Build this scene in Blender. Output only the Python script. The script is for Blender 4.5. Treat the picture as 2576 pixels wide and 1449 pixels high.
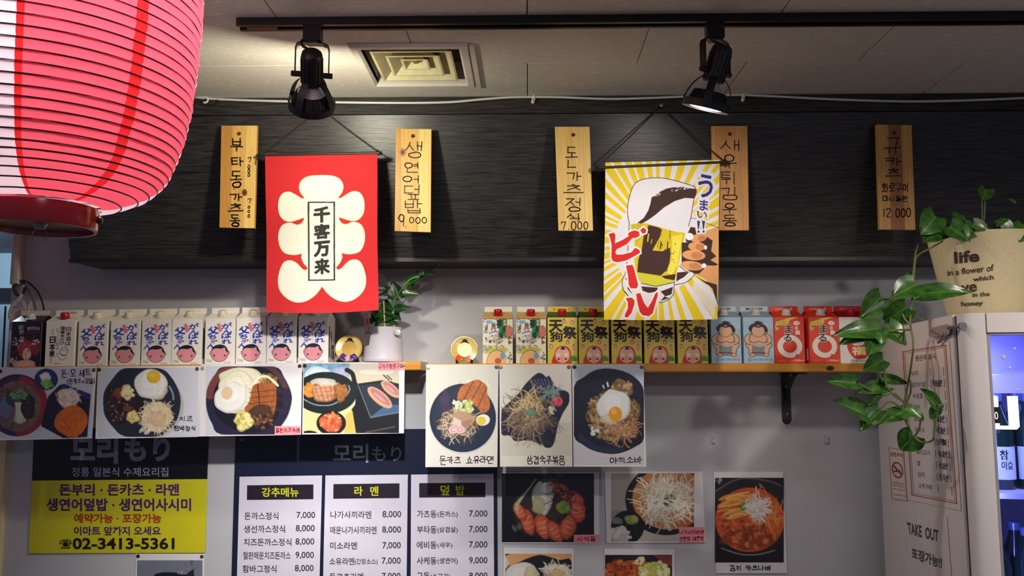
import bpy, math, random
import numpy as np
from mathutils import Vector, Matrix

# ------------------------------------------------------------------ scene, camera, light
scene = bpy.context.scene
col = scene.collection
for o in list(bpy.data.objects):
    bpy.data.objects.remove(o)

K = 1.2                      # metres per depth unit
CAMY, EYE = -2.62, 1.60
WALL = 2.62 / K              # depth of the back wall
F, CX, CY = 2050.0, 1288.0, 724.5
YAW = math.atan((1328 - CX) / F)
TILT = math.atan((945 - CY) / F)

cam_d = bpy.data.cameras.new('camera')
cam_d.sensor_width = 36
cam_d.lens = F / 2576 * 36
cam_d.clip_start = 0.02
cam = bpy.data.objects.new('camera', cam_d)
col.objects.link(cam)
cam.location = (0, CAMY, EYE)
cam.rotation_euler = (math.pi / 2 + TILT, 0, YAW)
scene.camera = cam

scene.view_settings.view_transform = 'Standard'
scene.view_settings.look = 'None'
scene.view_settings.gamma = 1
scene.view_settings.use_curve_mapping = False
scene.view_settings.exposure = 0.0

world = bpy.data.worlds.new('world')
scene.world = world
world.use_nodes = True
WB = world.node_tree.nodes['Background']
WB.inputs[0].default_value = (0.46, 0.46, 0.68, 1)
WB.inputs[1].default_value = 0.20

LAMP_W = (1.25, 3.4, 3.0, 2.9)                                      # watts: two track spotlights, then two added unseen fill spotlights
LAMP_C = ((1.0, 0.95, 0.74), (1.0, 0.90, 0.86), (1.0, 0.90, 0.80), (1.0, 0.95, 0.92))
BULB_W = 5.4                                                   # bulb inside the paper lantern
LED_W = 2.6                                                    # blue LED inside the fridge
FILL_PANEL_W = 20.0                                                 # added fill panel, unseen on the ceiling behind the camera

# ------------------------------------------------------------------ helpers: space
RM = np.array(cam.rotation_euler.to_matrix())
CL = np.array([0, CAMY, EYE])

def ray(px, py):
    px = np.asarray(px, float); py = np.asarray(py, float)
    v = np.stack([(px - CX) / F, -(py - CY) / F, -np.ones_like(px)], -1)
    return v @ RM.T

def P(px, py, d):
    """world point of a photo pixel lying d*K metres from the camera, measured square to the wall"""
    v = ray(px, py)
    t = np.asarray(d, float) * K / v[..., 1]
    return CL + v * t[..., None]

def PV(px, py, d):
    return Vector(P(px, py, d))

def PL(px, py, p0, n):
    v = ray(px, py)
    t = np.dot(np.asarray(p0) - CL, n) / (v @ np.asarray(n))
    return CL + v * t[..., None]

def on_z(px, py, z):
    v = ray(px, py)
    return Vector(CL + v * ((z - EYE) / v[2]))

def Y(d):
    return CAMY + d * K

# ------------------------------------------------------------------ helpers: materials
def lin(c):
    c = np.asarray(c, float) / 255.0
    return np.where(c <= 0.04045, c / 12.92, ((c + 0.055) / 1.055) ** 2.4)

MATS = {}
def mat(name, rgb, rough=0.5, metal=0.0, var=0.08, scale=30.0, bump=0.0, spec=0.5, emit=0.0, stretch=None, coat=0.0, trans=0.0):
    if name in MATS:
        return MATS[name]
    m = bpy.data.materials.new(name)
    m.use_nodes = True
    nt = m.node_tree; N = nt.nodes; L = nt.links
    b = N['Principled BSDF']
    c = lin(rgb)
    tc = N.new('ShaderNodeTexCoord')
    mp = N.new('ShaderNodeMapping')
    if stretch:
        mp.inputs['Scale'].default_value = stretch
    L.new(tc.outputs['Object'], mp.inputs[0])
    nz = N.new('ShaderNodeTexNoise')
    nz.inputs['Scale'].default_value = scale
    nz.inputs['Detail'].default_value = 4
    L.new(mp.outputs[0], nz.inputs['Vector'])
    r = N.new('ShaderNodeValToRGB')
    r.color_ramp.elements[0].position = 0.3
    r.color_ramp.elements[1].position = 0.7
    r.color_ramp.elements[0].color = (*(c * (1 - var)), 1)
    r.color_ramp.elements[1].color = (*np.minimum(c * (1 + var), 1), 1)
    L.new(nz.outputs['Fac'], r.inputs[0])
    L.new(r.outputs[0], b.inputs['Base Color'])
    b.inputs['Roughness'].default_value = rough
    b.inputs['Metallic'].default_value = metal
    b.inputs['Specular IOR Level'].default_value = spec
    b.inputs['Coat Weight'].default_value = coat
    b.inputs['Coat Roughness'].default_value = 0.15
    b.inputs['Transmission Weight'].default_value = trans
    if emit:
        L.new(r.outputs[0], b.inputs['Emission Color'])
        b.inputs['Emission Strength'].default_value = emit
    if bump:
        bp = N.new('ShaderNodeBump')
        bp.inputs['Strength'].default_value = bump
        bp.inputs['Distance'].default_value = 0.002
        L.new(nz.outputs['Fac'], bp.inputs['Height'])
        L.new(bp.outputs[0], b.inputs['Normal'])
    MATS[name] = m
    return m

def print_mat(name, rough=0.45, coat=0.0, sheen=0.0, bump=0.0):
    """flat print: the ink colours stored on the surface, plus fine fibre relief"""
    if name in MATS:
        return MATS[name]
    m = bpy.data.materials.new(name)
    m.use_nodes = True
    nt = m.node_tree; N = nt.nodes; L = nt.links
    b = N['Principled BSDF']
    a = N.new('ShaderNodeAttribute'); a.attribute_name = 'ink'
    L.new(a.outputs['Color'], b.inputs['Base Color'])
    b.inputs['Roughness'].default_value = rough
    b.inputs['Coat Weight'].default_value = coat
    b.inputs['Coat Roughness'].default_value = 0.12
    if bump:
        tc = N.new('ShaderNodeTexCoord')
        w = N.new('ShaderNodeTexNoise'); w.inputs['Scale'].default_value = 900
        L.new(tc.outputs['Object'], w.inputs['Vector'])
        bp = N.new('ShaderNodeBump'); bp.inputs['Strength'].default_value = bump; bp.inputs['Distance'].default_value = 0.001
        L.new(w.outputs['Fac'], bp.inputs['Height']); L.new(bp.outputs[0], b.inputs['Normal'])
    MATS[name] = m
    return m

# ------------------------------------------------------------------ helpers: meshes and objects
class MB:
    """collects polygons; build() links them as one mesh object"""
    def __init__(s):
        s.v = []; s.f = []; s.fm = []; s.mi = 0
    def add(s, vs, fs):
        b = len(s.v)
        s.v += [tuple(float(q) for q in x) for x in vs]
        s.f += [tuple(b + i for i in f) for f in fs]
        s.fm += [s.mi] * len(fs)
    def box(s, x0, x1, y0, y1, z0, z1, M=None):
        vs = [Vector((x, y, z)) for x in (x0, x1) for y in (y0, y1) for z in (z0, z1)]
        if M is not None:
            vs = [M @ v for v in vs]
        s.add(vs, [(0, 1, 3, 2), (4, 6, 7, 5), (0, 4, 5, 1), (2, 3, 7, 6), (0, 2, 6, 4), (1, 5, 7, 3)])
    def prism(s, front, back):
        """two matching outlines (world points) joined by side walls"""
        n = len(front)
        s.add(list(front) + list(back), [tuple(range(n)), tuple(range(2 * n - 1, n - 1, -1))] + [(i, i + n, (i + 1) % n + n, (i + 1) % n) for i in range(n)])
    def lathe(s, prof, seg=32, M=None, close=True):
        vs = []; fs = []
        for r, z in prof:
            for k in range(seg):
                a = 2 * math.pi * k / seg
                v = Vector((r * math.cos(a), r * math.sin(a), z))
                vs.append(M @ v if M is not None else v)
        for i in range(len(prof) - 1):
            for k in range(seg):
                k2 = (k + 1) % seg
                fs.append((i * seg + k, i * seg + k2, (i + 1) * seg + k2, (i + 1) * seg + k))
        if close:
            fs.append(tuple(range(seg - 1, -1, -1)))
            fs.append(tuple((len(prof) - 1) * seg + k for k in range(seg)))
        s.add(vs, fs)
    def tube(s, pts, r, seg=8, closed=False):
        pts = [Vector(p) for p in pts]
        n = len(pts); vs = []; fs = []
        prev = None
        for i, p in enumerate(pts):
            a = pts[(i - 1) % n] if closed or i else p
            b = pts[(i + 1) % n] if closed or i < n - 1 else p
            t = (b - a).normalized()
            if prev is None:
                u = t.orthogonal().normalized()
            else:
                u = (prev - t * prev.dot(t)).normalized()
            prev = u
            w = t.cross(u)
            rr = r[i] if isinstance(r, (list, tuple)) else r
            for k in range(seg):
                q = 2 * math.pi * k / seg
                vs.append(p + (u * math.cos(q) + w * math.sin(q)) * rr)
        m = n if closed else n - 1
        for i in range(m):
            for k in range(seg):
                k2 = (k + 1) % seg; j = (i + 1) % n
                fs.append((i * seg + k, i * seg + k2, j * seg + k2, j * seg + k))
        if not closed:
            fs.append(tuple(range(seg - 1, -1, -1)))
            fs.append(tuple((n - 1) * seg + k for k in range(seg)))
        s.add(vs, fs)
    def build(s, name, m, parent=None, smooth=False, local=False, base=None):
        off = Vector((0, 0, 0))
        if parent is not None and not local:
            off = top_loc(parent)
        if base is not None:
            off = Vector(base)
        me = bpy.data.meshes.new(name)
        me.from_pydata([tuple(Vector(v) - off) for v in s.v], [], s.f)
        for q in (m if isinstance(m, (list, tuple)) else [m]):
            me.materials.append(q)
        if isinstance(m, (list, tuple)):
            me.polygons.foreach_set('material_index', s.fm)
        if smooth:
            me.polygons.foreach_set('use_smooth', [True] * len(me.polygons))
            try:
                me.set_sharp_from_angle(angle=math.radians(40))
            except Exception:
                pass
        me.update()
        o = bpy.data.objects.new(name, me)
        col.objects.link(o)
        if base is not None:
            o.location = off
        if parent is not None:
            o.parent = parent
        return o

def top_loc(o):
    v = Vector(o.location)
    while o.parent is not None:
        o = o.parent
        v = v + Vector(o.location)
    return v

def thing(name, label, cat, loc=(0, 0, 0), group=None):
    o = bpy.data.objects.new(name, None)
    o.empty_display_size = 0.05
    col.objects.link(o)
    o.location = loc
    tag(o, label, cat, group)
    return o

def tag(o, label, cat, group=None):
    o['label'] = label; o['category'] = cat
    if group:
        o['group'] = group
    return o

def struct(o, label=None):
    o['kind'] = 'structure'
    if label:
        o['label'] = label
    return o

def copy_tree(o, parent=None):
    c = o.copy(); col.objects.link(c)
    c.parent = parent
    for ch in list(o.children):
        copy_tree(ch, c)
    return c

def spline(pts, n=8, closed=False):
    """Catmull-Rom through the points"""
    pts = [np.asarray(p, float) for p in pts]
    out = []; m = len(pts)
    for i in range(m if closed else m - 1):
        p1 = pts[i]; p2 = pts[(i + 1) % m]
        p0 = pts[(i - 1) % m] if closed or i else p1
        p3 = pts[(i + 2) % m] if closed or i < m - 2 else p2
        for k in range(n):
            t = k / n
            out.append(0.5 * (2 * p1 + (p2 - p0) * t + (2 * p0 - 5 * p1 + 4 * p2 - p3) * t * t + (3 * p1 - p0 - 3 * p2 + p3) * t ** 3))
    if not closed:
        out.append(pts[-1])
    return out

def pquad(mb, q, d, th):
    """thin sheet: four photo corners on the plane at depth d, th deep (towards the wall)"""
    f = [P(x, y, d) for x, y in q]
    mb.prism(f, [p + np.array([0, th, 0]) for p in f])

# ------------------------------------------------------------------ lettering
_T = {}
def glyphs(s, bold=0.0):
    """filled outline of a line of type, as 2-D points and faces (y up)"""
    k = (s, bold)
    if k in _T:
        return _T[k]
    c = bpy.data.curves.new('type', 'FONT')
    c.body = s; c.offset = bold; c.resolution_u = 3
    o = bpy.data.objects.new('type', c)
    m = o.to_mesh()
    v = np.array([(p.co.x, p.co.y) for p in m.vertices]) if len(m.vertices) else np.zeros((0, 2))
    f = [tuple(p.vertices) for p in m.polygons]
    o.to_mesh_clear()
    bpy.data.objects.remove(o); bpy.data.curves.remove(c)
    _T[k] = (v, f)
    return _T[k]

def fit(s, quad, bold=0.0):
    """type stretched into a quad (TL, TR, BR, BL); returns 2-D points and faces"""
    v, f = glyphs(s, bold)
    lo = v.min(0); hi = v.max(0)
    u = (v[:, 0] - lo[0]) / max(hi[0] - lo[0], 1e-6)
    w = 1 - (v[:, 1] - lo[1]) / max(hi[1] - lo[1], 1e-6)
    q = np.asarray(quad, float)
    p = ((1 - u) * (1 - w))[:, None] * q[0] + (u * (1 - w))[:, None] * q[1] + (u * w)[:, None] * q[2] + ((1 - u) * w)[:, None] * q[3]
    return p, f

def rect(x0, y0, x1, y1):
    return [(x0, y0), (x1, y0), (x1, y1), (x0, y1)]

def typeset(mb, s, quad, proj, bold=0.012):
    p, f = fit(s, quad, bold)
    mb.add(proj(p[:, 0], p[:, 1]), f)

# hand lettering: Hangul built from pen strokes
def _c(n=10, x=.5, y=.5, rx=.5, ry=.5):
    return [(x + rx * math.sin(2 * math.pi * i / n), y - ry * math.cos(2 * math.pi * i / n)) for i in range(n + 1)]
CON = {
 'ㄱ': [[(0, .05), (1, 0), (.8, 1)]], 'ㄴ': [[(0, 0), (0, 1), (1, .95)]], 'ㄷ': [[(1, 0), (0, 0), (0, 1), (1, 1)]],
 'ㄹ': [[(0, 0), (1, 0), (1, .48), (0, .5), (0, 1), (1, 1)]], 'ㅁ': [[(0, 0), (1, 0), (1, 1), (0, 1), (0, 0)]],
 'ㅂ': [[(0, 0), (0, 1), (1, 1), (1, 0)], [(0, .5), (1, .5)]], 'ㅅ': [[(.55, 0), (.4, .5), (0, 1)], [(.48, .35), (1, 1)]],
 'ㅇ': [_c()], 'ㅈ': [[(0, 0), (1, 0), (.55, .5), (0, 1)], [(.6, .45), (1, 1)]],
 'ㅊ': [[(.4, 0), (.6, .1)], [(0, .28), (1, .25), (.55, .6), (0, 1)], [(.6, .58), (1, 1)]],
 'ㅋ': [[(0, .05), (1, 0), (.8, 1)], [(0, .5), (.9, .45)]], 'ㅌ': [[(1, 0), (0, 0), (0, 1), (1, 1)], [(0, .5), (.95, .5)]],
 'ㅍ': [[(0, 0), (1, 0)], [(.3, 0), (.35, 1)], [(.7, 0), (.65, 1)], [(0, 1), (1, 1)]],
 'ㅎ': [[(.35, 0), (.65, .05)], [(0, .27), (1, .25)], _c(10, .5, .7, .38, .3)]}
for _d, _s in (('ㄲ', 'ㄱ'), ('ㄸ', 'ㄷ'), ('ㅃ', 'ㅂ'), ('ㅆ', 'ㅅ'), ('ㅉ', 'ㅈ')):
    CON[_d] = [[(x * .45 + a, y) for x, y in st] for a in (0, .55) for st in CON[_s]]
VER = {
 'ㅏ': [[(.3, 0), (.3, 1)], [(.3, .5), (1, .48)]], 'ㅑ': [[(.3, 0), (.3, 1)], [(.3, .35), (1, .33)], [(.3, .62), (1, .6)]],
 'ㅐ': [[(.2, .05), (.2, .95)], [(.2, .5), (.8, .5)], [(.8, 0), (.8, 1)]], 'ㅓ': [[(0, .5), (.7, .5)], [(.7, 0), (.7, 1)]],
 'ㅔ': [[(0, .5), (.4, .5)], [(.4, .05), (.4, .95)], [(.9, 0), (.9, 1)]], 'ㅕ': [[(0, .35), (.7, .35)], [(0, .62), (.7, .62)], [(.7, 0), (.7, 1)]],
 'ㅖ': [[(0, .35), (.4, .35)], [(0, .62), (.4, .62)], [(.4, .05), (.4, .95)], [(.9, 0), (.9, 1)]], 'ㅒ': [[(.2, 0), (.2, 1)], [(.2, .35), (.8, .35)], [(.2, .62), (.8, .62)], [(.8, 0), (.8, 1)]],
 'ㅣ': [[(.5, 0), (.5, 1)]]}
HOR = {'ㅗ': [[(.5, 0), (.5, .8)], [(0, .85), (1, .8)]], 'ㅛ': [[(.33, 0), (.33, .8)], [(.66, 0), (.66, .8)], [(0, .85), (1, .8)]],
 'ㅜ': [[(0, .2), (1, .15)], [(.5, .2), (.5, 1)]], 'ㅠ': [[(0, .2), (1, .15)], [(.33, .2), (.3, 1)], [(.66, .2), (.68, 1)]], 'ㅡ': [[(0, .5), (1, .45)]]}
MIX = {'ㅘ': ('ㅗ', 'ㅏ'), 'ㅙ': ('ㅗ', 'ㅐ'), 'ㅚ': ('ㅗ', 'ㅣ'), 'ㅝ': ('ㅜ', 'ㅓ'), 'ㅞ': ('ㅜ', 'ㅔ'), 'ㅟ': ('ㅜ', 'ㅣ'), 'ㅢ': ('ㅡ', 'ㅣ')}
INI = 'ㄱㄲㄴㄷㄸㄹㅁㅂㅃㅅㅆㅇㅈㅉㅊㅋㅌㅍㅎ'
VOW = 'ㅏㅐㅑㅒㅓㅔㅕㅖㅗㅘㅙㅚㅛㅜㅝㅞㅟㅠㅡㅢㅣ'
FIN = ' ㄱㄲㄳㄴㄵㄶㄷㄹㄺㄻㄼㄽㄾㄿㅀㅁㅂㅄㅅㅆㅇㅈㅊㅋㅌㅍㅎ'
OTH = {'0': [_c(12, .5, .5, .42, .5)], '1': [[(.5, 0), (.5, 1)]], '2': [[(.05, .2), (.3, 0), (.75, .05), (.85, .3), (.1, 1), (.95, 1)]],
 '7': [[(.1, .25), (.1, .02), (.9, 0), (.45, 1)]], '9': [_c(12, .5, .3, .35, .3), [(.85, .3), (.8, 1)]], '.': [[(.4, .95), (.5, 1)]], ',': [[(.5, .9), (.4, 1.1)]],
 '(': [[(.7, -.05), (.4, .3), (.4, .7), (.7, 1.05)]], ')': [[(.3, -.05), (.6, .3), (.6, .7), (.3, 1.05)]], '+': [[(.5, .25), (.5, .85)], [(.15, .55), (.85, .55)]],
 '·': [[(.45, .5), (.55, .52)]], '[': [[(.7, 0), (.4, 0), (.4, 1), (.7, 1)]], ']': [[(.3, 0), (.6, 0), (.6, 1), (.3, 1)]], ' ': [], '!': [[(.5, 0), (.5, .7)], [(.5, .92), (.5, 1)]]}

def bx(sts, x0, y0, x1, y1):
    return [[(x0 + (x1 - x0) * x, y0 + (y1 - y0) * y) for x, y in st] for st in sts]

def pen(ch):
    k = ord(ch) - 0xAC00
    if not 0 <= k < 11172:
        return OTH.get(ch, [])
    c, v, f = INI[k // 588], VOW[k % 588 // 28], FIN[k % 28]
    b = .58 if f != ' ' else 1.0
    out = []
    if v in VER:
        out += bx(CON[c], .02, .1 * b, .52, .82 * b if b == 1 else b * .95) + bx(VER[v], .62, 0, 1, b)
    elif v in HOR:
        out += bx(CON[c], .18, 0, .82, .5 * b) + bx(HOR[v], 0, .55 * b, 1, .98 * b)
    else:
        h, w = MIX[v]
        out += bx(CON[c], .05, 0, .58, .48 * b) + bx(HOR[h], 0, .52 * b, .64, .95 * b) + bx(VER[w], .7, 0, 1, b)
    if f != ' ':
        out += bx(CON[f], .2, .66, .9, 1)
    return out

def strokes_to(mb, sts, w, proj, taper=True):
    for st in sts:
        p = np.array(spline(st, 3) if len(st) > 4 else st, float)
        for i in range(len(p) - 1):
            a, b = p[i], p[i + 1]
            t = b - a; L = np.hypot(*t)
            if L < 1e-6:
                continue
            t /= L; n = np.array([-t[1], t[0]]) * w / 2
            e = t * w * .35
            q = np.array([a - n * .8 - e, a - n, b - n, b - n * .8 + e, b + n * .8 + e, b + n, a + n, a + n * .8 - e])
            mb.add(proj(q[:, 0], q[:, 1]), [tuple(range(8))])

def handwrite(mb, s, quad, w, proj, seed=1, gap=.12, jit=.03):
    """a line of hand lettering filling a quad"""
    rng = random.Random(seed)
    q = np.asarray(quad, float)
    adv = [(.45 if c in '.·,![](1' or c in ')' else .4 if c == ' ' else .75 if c in '0279+' else 1.0) for c in s]
    tot = sum(adv) + gap * (len(s) - 1)
    x = 0
    for c, a in zip(s, adv):
        dy = rng.uniform(-.05, .05); sc = rng.uniform(.9, 1.04)
        for st in pen(c):
            o = []
            for px, py in st:
                u = (x + a * (.5 + (px - .5) * sc) + rng.uniform(-jit, jit)) / tot
                v = .5 + (py - .5) * sc + dy + rng.uniform(-jit, jit)
                o.append((1 - u) * (1 - v) * q[0] + u * (1 - v) * q[1] + u * v * q[2] + (1 - u) * v * q[3])
            strokes_to(mb, [o], w, proj)
        x += a + gap

# ------------------------------------------------------------------ flat print: a small painter
class Cv:
    """ink colours on a fine sheet. Units are those of the caller; step = size of one cell"""
    def __init__(s, x0, y0, x1, y1, step, bg, seed=1):
        s.x0, s.y0, s.x1, s.y1 = x0, y0, x1, y1
        s.nx = max(2, int(round((x1 - x0) / step)) + 1); s.ny = max(2, int(round((y1 - y0) / step)) + 1)
        s.W, s.H = s.nx * 2, s.ny * 2
        s.X = x0 + (np.arange(s.W) + .5) / s.W * (x1 - x0)
        s.Y = y0 + (np.arange(s.H) + .5) / s.H * (y1 - y0)
        s.im = np.empty((s.H, s.W, 3)); s.im[:] = lin(bg)
        s.rng = np.random.default_rng(seed)
    def win(s, a, b, c, d):
        i0, i1 = np.searchsorted(s.X, (a, c)); j0, j1 = np.searchsorted(s.Y, (b, d))
        return slice(j0, j1), slice(i0, i1)
    def put(s, w, m, c, al=1.0):
        c = lin(c)
        v = s.im[w]
        k = (m * al)[..., None]
        s.im[w] = v * (1 - k) + c * k
    def mask(s, pts):
        p = np.asarray(pts, float)
        w = s.win(*p.min(0), *p.max(0))
        X = s.X[w[1]][None, :]; Yy = s.Y[w[0]][:, None]
        m = np.zeros((Yy.shape[0], X.shape[1]), bool)
        j = len(p) - 1
        for i in range(len(p)):
            (xi, yi), (xj, yj) = p[i], p[j]
            if yi != yj:
                c = ((yi > Yy) != (yj > Yy)) & (X < (xj - xi) * (Yy - yi) / (yj - yi) + xi)
                m ^= c
            j = i
        return w, m
    def poly(s, pts, c, al=1.0, sm=0):
        if sm:
            pts = spline(pts, sm, True)
        w, m = s.mask(pts)
        s.put(w, m.astype(float), c, al)
    def ell(s, cx, cy, rx, ry, c, rot=0, al=1.0):
        R = max(rx, ry)
        w = s.win(cx - R, cy - R, cx + R, cy + R)
        dx = s.X[w[1]][None, :] - cx; dy = s.Y[w[0]][:, None] - cy
        a = math.radians(rot); ca, sa = math.cos(a), math.sin(a)
        m = ((dx * ca + dy * sa) / rx) ** 2 + ((dy * ca - dx * sa) / ry) ** 2 <= 1
        s.put(w, m.astype(float), c, al)
    def line(s, pts, wd, c, al=1.0, sm=0, closed=False):
        if sm:
            pts = spline(pts, sm, closed)
        p = np.asarray(pts, float)
        if closed:
            p = np.vstack([p, p[:1]])
        lo, hi = p.min(0) - wd, p.max(0) + wd
        w = s.win(*lo, *hi)
        X = s.X[w[1]][None, :]; Yy = s.Y[w[0]][:, None]
        best = np.full((Yy.shape[0], X.shape[1]), 1e9)
        for (ax, ay), (bx_, by) in zip(p[:-1], p[1:]):
            ux, uy = bx_ - ax, by - ay
            t = np.clip(((X - ax) * ux + (Yy - ay) * uy) / max(ux * ux + uy * uy, 1e-9), 0, 1)
            best = np.minimum(best, (X - ax - t * ux) ** 2 + (Yy - ay - t * uy) ** 2)
        s.put(w, (best <= (wd / 2) ** 2).astype(float), c, al)
    def text(s, t, quad, c, bold=.02, al=1.0):
        """type in a quad; bold thickens the strokes by that share of the line height"""
        p, f = fit(t, quad, 0.0)
        hgt = p[:, 1].max() - p[:, 1].min()
        r = bold * hgt
        W = s.win(p[:, 0].min() - r - 1e-6, p[:, 1].min() - r - 1e-6, p[:, 0].max() + r, p[:, 1].max() + r)
        XX = s.X[W[1]]; YY = s.Y[W[0]]
        M = np.zeros((len(YY), len(XX)), bool)
        for k in f:
            q = p[list(k)]
            for i in range(1, len(q) - 1):
                tri = q[[0, i, i + 1]]
                i0, i1 = np.searchsorted(XX, (tri[:, 0].min(), tri[:, 0].max())); j0, j1 = np.searchsorted(YY, (tri[:, 1].min(), tri[:, 1].max()))
                if i1 <= i0 or j1 <= j0:
                    continue
                X = XX[i0:i1][None, :]; Yy = YY[j0:j1][:, None]
                e = []
                for a, b in ((0, 1), (1, 2), (2, 0)):
                    e.append((tri[b, 0] - tri[a, 0]) * (Yy - tri[a, 1]) - (tri[b, 1] - tri[a, 1]) * (X - tri[a, 0]))
                M[j0:j1, i0:i1] |= ((e[0] >= 0) & (e[1] >= 0) & (e[2] >= 0)) | ((e[0] <= 0) & (e[1] <= 0) & (e[2] <= 0))
        px = (s.x1 - s.x0) / s.W
        n = int(r / px + .5)
        if n > 0:
            D = M.copy()
            H_, W_ = M.shape
            for dy in range(-n, n + 1):
                for dx in range(-n, n + 1):
                    if dx * dx + dy * dy > n * n + .5 or (dx == 0 and dy == 0):
                        continue
                    ys, yd = (slice(0, H_ - dy), slice(dy, H_)) if dy >= 0 else (slice(-dy, H_), slice(0, H_ + dy))
                    xs, xd = (slice(0, W_ - dx), slice(dx, W_)) if dx >= 0 else (slice(-dx, W_), slice(0, W_ + dx))
                    D[yd, xd] |= M[ys, xs]
            M = D
        s.put(W, M.astype(float), c, al)
    def blob(s, cx, cy, rx, ry, c, irr=.12, n=14, al=1.0, rot=0):
        a0 = math.radians(rot)
        pts = []
        for i in range(n):
            a = 2 * math.pi * i / n
            k = 1 + s.rng.uniform(-irr, irr)
            x, y = rx * k * math.cos(a), ry * k * math.sin(a)
            pts.append((cx + x * math.cos(a0) - y * math.sin(a0), cy + x * math.sin(a0) + y * math.cos(a0)))
        c = np.asarray(c, float); q = np.asarray(pts); m = np.array([cx, cy])
        pale = c.mean() > 195
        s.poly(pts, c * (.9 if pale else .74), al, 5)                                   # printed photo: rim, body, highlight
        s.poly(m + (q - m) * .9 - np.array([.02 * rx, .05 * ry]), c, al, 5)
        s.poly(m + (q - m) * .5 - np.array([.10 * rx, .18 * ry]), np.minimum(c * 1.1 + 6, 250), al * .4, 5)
        if min(rx, ry) > 40 * (s.x1 - s.x0) / 1200:
            w, mk = s.mask(spline(pts, 5, True))
            s.grain(.05 if pale else .2, .25 * min(rx, ry), w, 1.0, 1.0, mk)
        return pts
    def scatter(s, cx, cy, rx, ry, n, cols, size, al=.8, irr=.35):
        for i in range(n):
            r = math.sqrt(s.rng.random()); a = s.rng.random() * 6.283
            z = size * s.rng.uniform(.5, 1.3)
            s.blob(cx + rx * r * math.cos(a), cy + ry * r * math.sin(a), z, z * s.rng.uniform(.5, 1), cols[s.rng.integers(len(cols))], irr, 7, al, s.rng.uniform(0, 180))
    def strands(s, cx, cy, rx, ry, n, cols, ln, wd, al=.85, curl=1.0):
        for i in range(n):
            r = math.sqrt(s.rng.random()); a = s.rng.random() * 6.283
            x, y = cx + rx * r * math.cos(a), cy + ry * r * math.sin(a)
            h = s.rng.random() * 6.283; k = s.rng.uniform(-1, 1) * curl
            pts = [(x, y)]
            for j in range(4):
                h += k * .6
                x += math.cos(h) * ln / 4; y += math.sin(h) * ln / 4
                pts.append((x, y))
            s.line(pts, wd, cols[s.rng.integers(len(cols))], al)
    def grain(s, amt, cell, w=None, sx=1.0, sy=1.0, m=1.0):
        """ink unevenness"""
        w = w or (slice(0, s.H), slice(0, s.W))
        X = s.X[w[1]]; Yy = s.Y[w[0]]
        tot = np.zeros((len(Yy), len(X)))
        for o in range(3):
            c = cell / 2 ** o
            gx = (X - s.x0) / (c * sx); gy = (Yy - s.y0) / (c * sy)
            g = s.rng.random((int(gy.max()) + 3, int(gx.max()) + 3)) if len(gy) and len(gx) else np.zeros((2, 2))
            ix = gx.astype(int); iy = gy.astype(int)
            fx = (gx - ix)[None, :]; fy = (gy - iy)[:, None]
            q = g[iy][:, ix] * (1 - fx) * (1 - fy) + g[iy][:, ix + 1] * fx * (1 - fy) + g[iy + 1][:, ix] * (1 - fx) * fy + g[iy + 1][:, ix + 1] * fx * fy
            tot += (q - .5) / 1.5 ** o
        s.im[w] *= np.clip(1 + amt * tot * m, .2, 2)[..., None]
    def grain_in(s, a, b, c, d, amt, cell, sx=1.0, sy=1.0):
        s.grain(amt, cell, s.win(a, b, c, d), sx, sy)
    def build(s, name, m, proj, parent=None, gain=1.0, local=False, keep=None):
        im = s.im.reshape(s.ny, 2, s.nx, 2, 3).mean((1, 3))
        im = np.clip(im * gain, 0, .92)
        gx = np.linspace(s.x0, s.x1, s.nx); gy = np.linspace(s.y0, s.y1, s.ny)
        XX, YY = np.meshgrid(gx, gy)
        v = np.asarray(proj(XX.ravel(), YY.ravel()), float)
        if parent is not None and not local:
            v = v - np.array(top_loc(parent))
        i = np.arange(s.nx * s.ny).reshape(s.ny, s.nx)
        f = np.stack([i[:-1, :-1], i[1:, :-1], i[1:, 1:], i[:-1, 1:]], -1).reshape(-1, 4)
        if keep is not None:
            f = f[keep(XX.ravel()[f].mean(1), YY.ravel()[f].mean(1))]
        me = bpy.data.meshes.new(name)
        me.vertices.add(len(v)); me.vertices.foreach_set('co', v.ravel())
        me.loops.add(f.size); me.loops.foreach_set('vertex_index', f.ravel())
        me.polygons.add(len(f)); me.polygons.foreach_set('loop_start', np.arange(0, f.size, 4))
        me.update(calc_edges=True)
        a = me.attributes.new('ink', 'FLOAT_COLOR', 'POINT')
        a.data.foreach_set('color', np.concatenate([im.reshape(-1, 3), np.ones((len(v), 1))], 1).ravel().astype(np.float32))
        me.materials.append(m)
        o = bpy.data.objects.new(name, me); col.objects.link(o)
        if parent is not None:
            o.parent = parent
        return o

# ================================================================== the room
ZC = float(P(1328, 240, 1.93)[2])          # ceiling height
def d_at(py, z):
    """depth at which the horizontal plane z shows at photo row py (at the vanishing column)"""
    v = ray(1328.0, py)
    return (z - EYE) / v[2] * v[1] / K

M_wall = mat('grey_wall_paint', (186, 188, 192), rough=.75, var=.03, scale=6, bump=.05)
M_ceil = mat('ceiling_tile', (214, 208, 196), rough=.8, var=.03, scale=90, bump=.35, stretch=(.25, 2, 1))
M_black = mat('black_metal', (20, 20, 22), rough=.38, var=.1, scale=60, spec=.5)
M_white = mat('white_plastic', (225, 224, 220), rough=.4, var=.03, scale=20)

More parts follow.
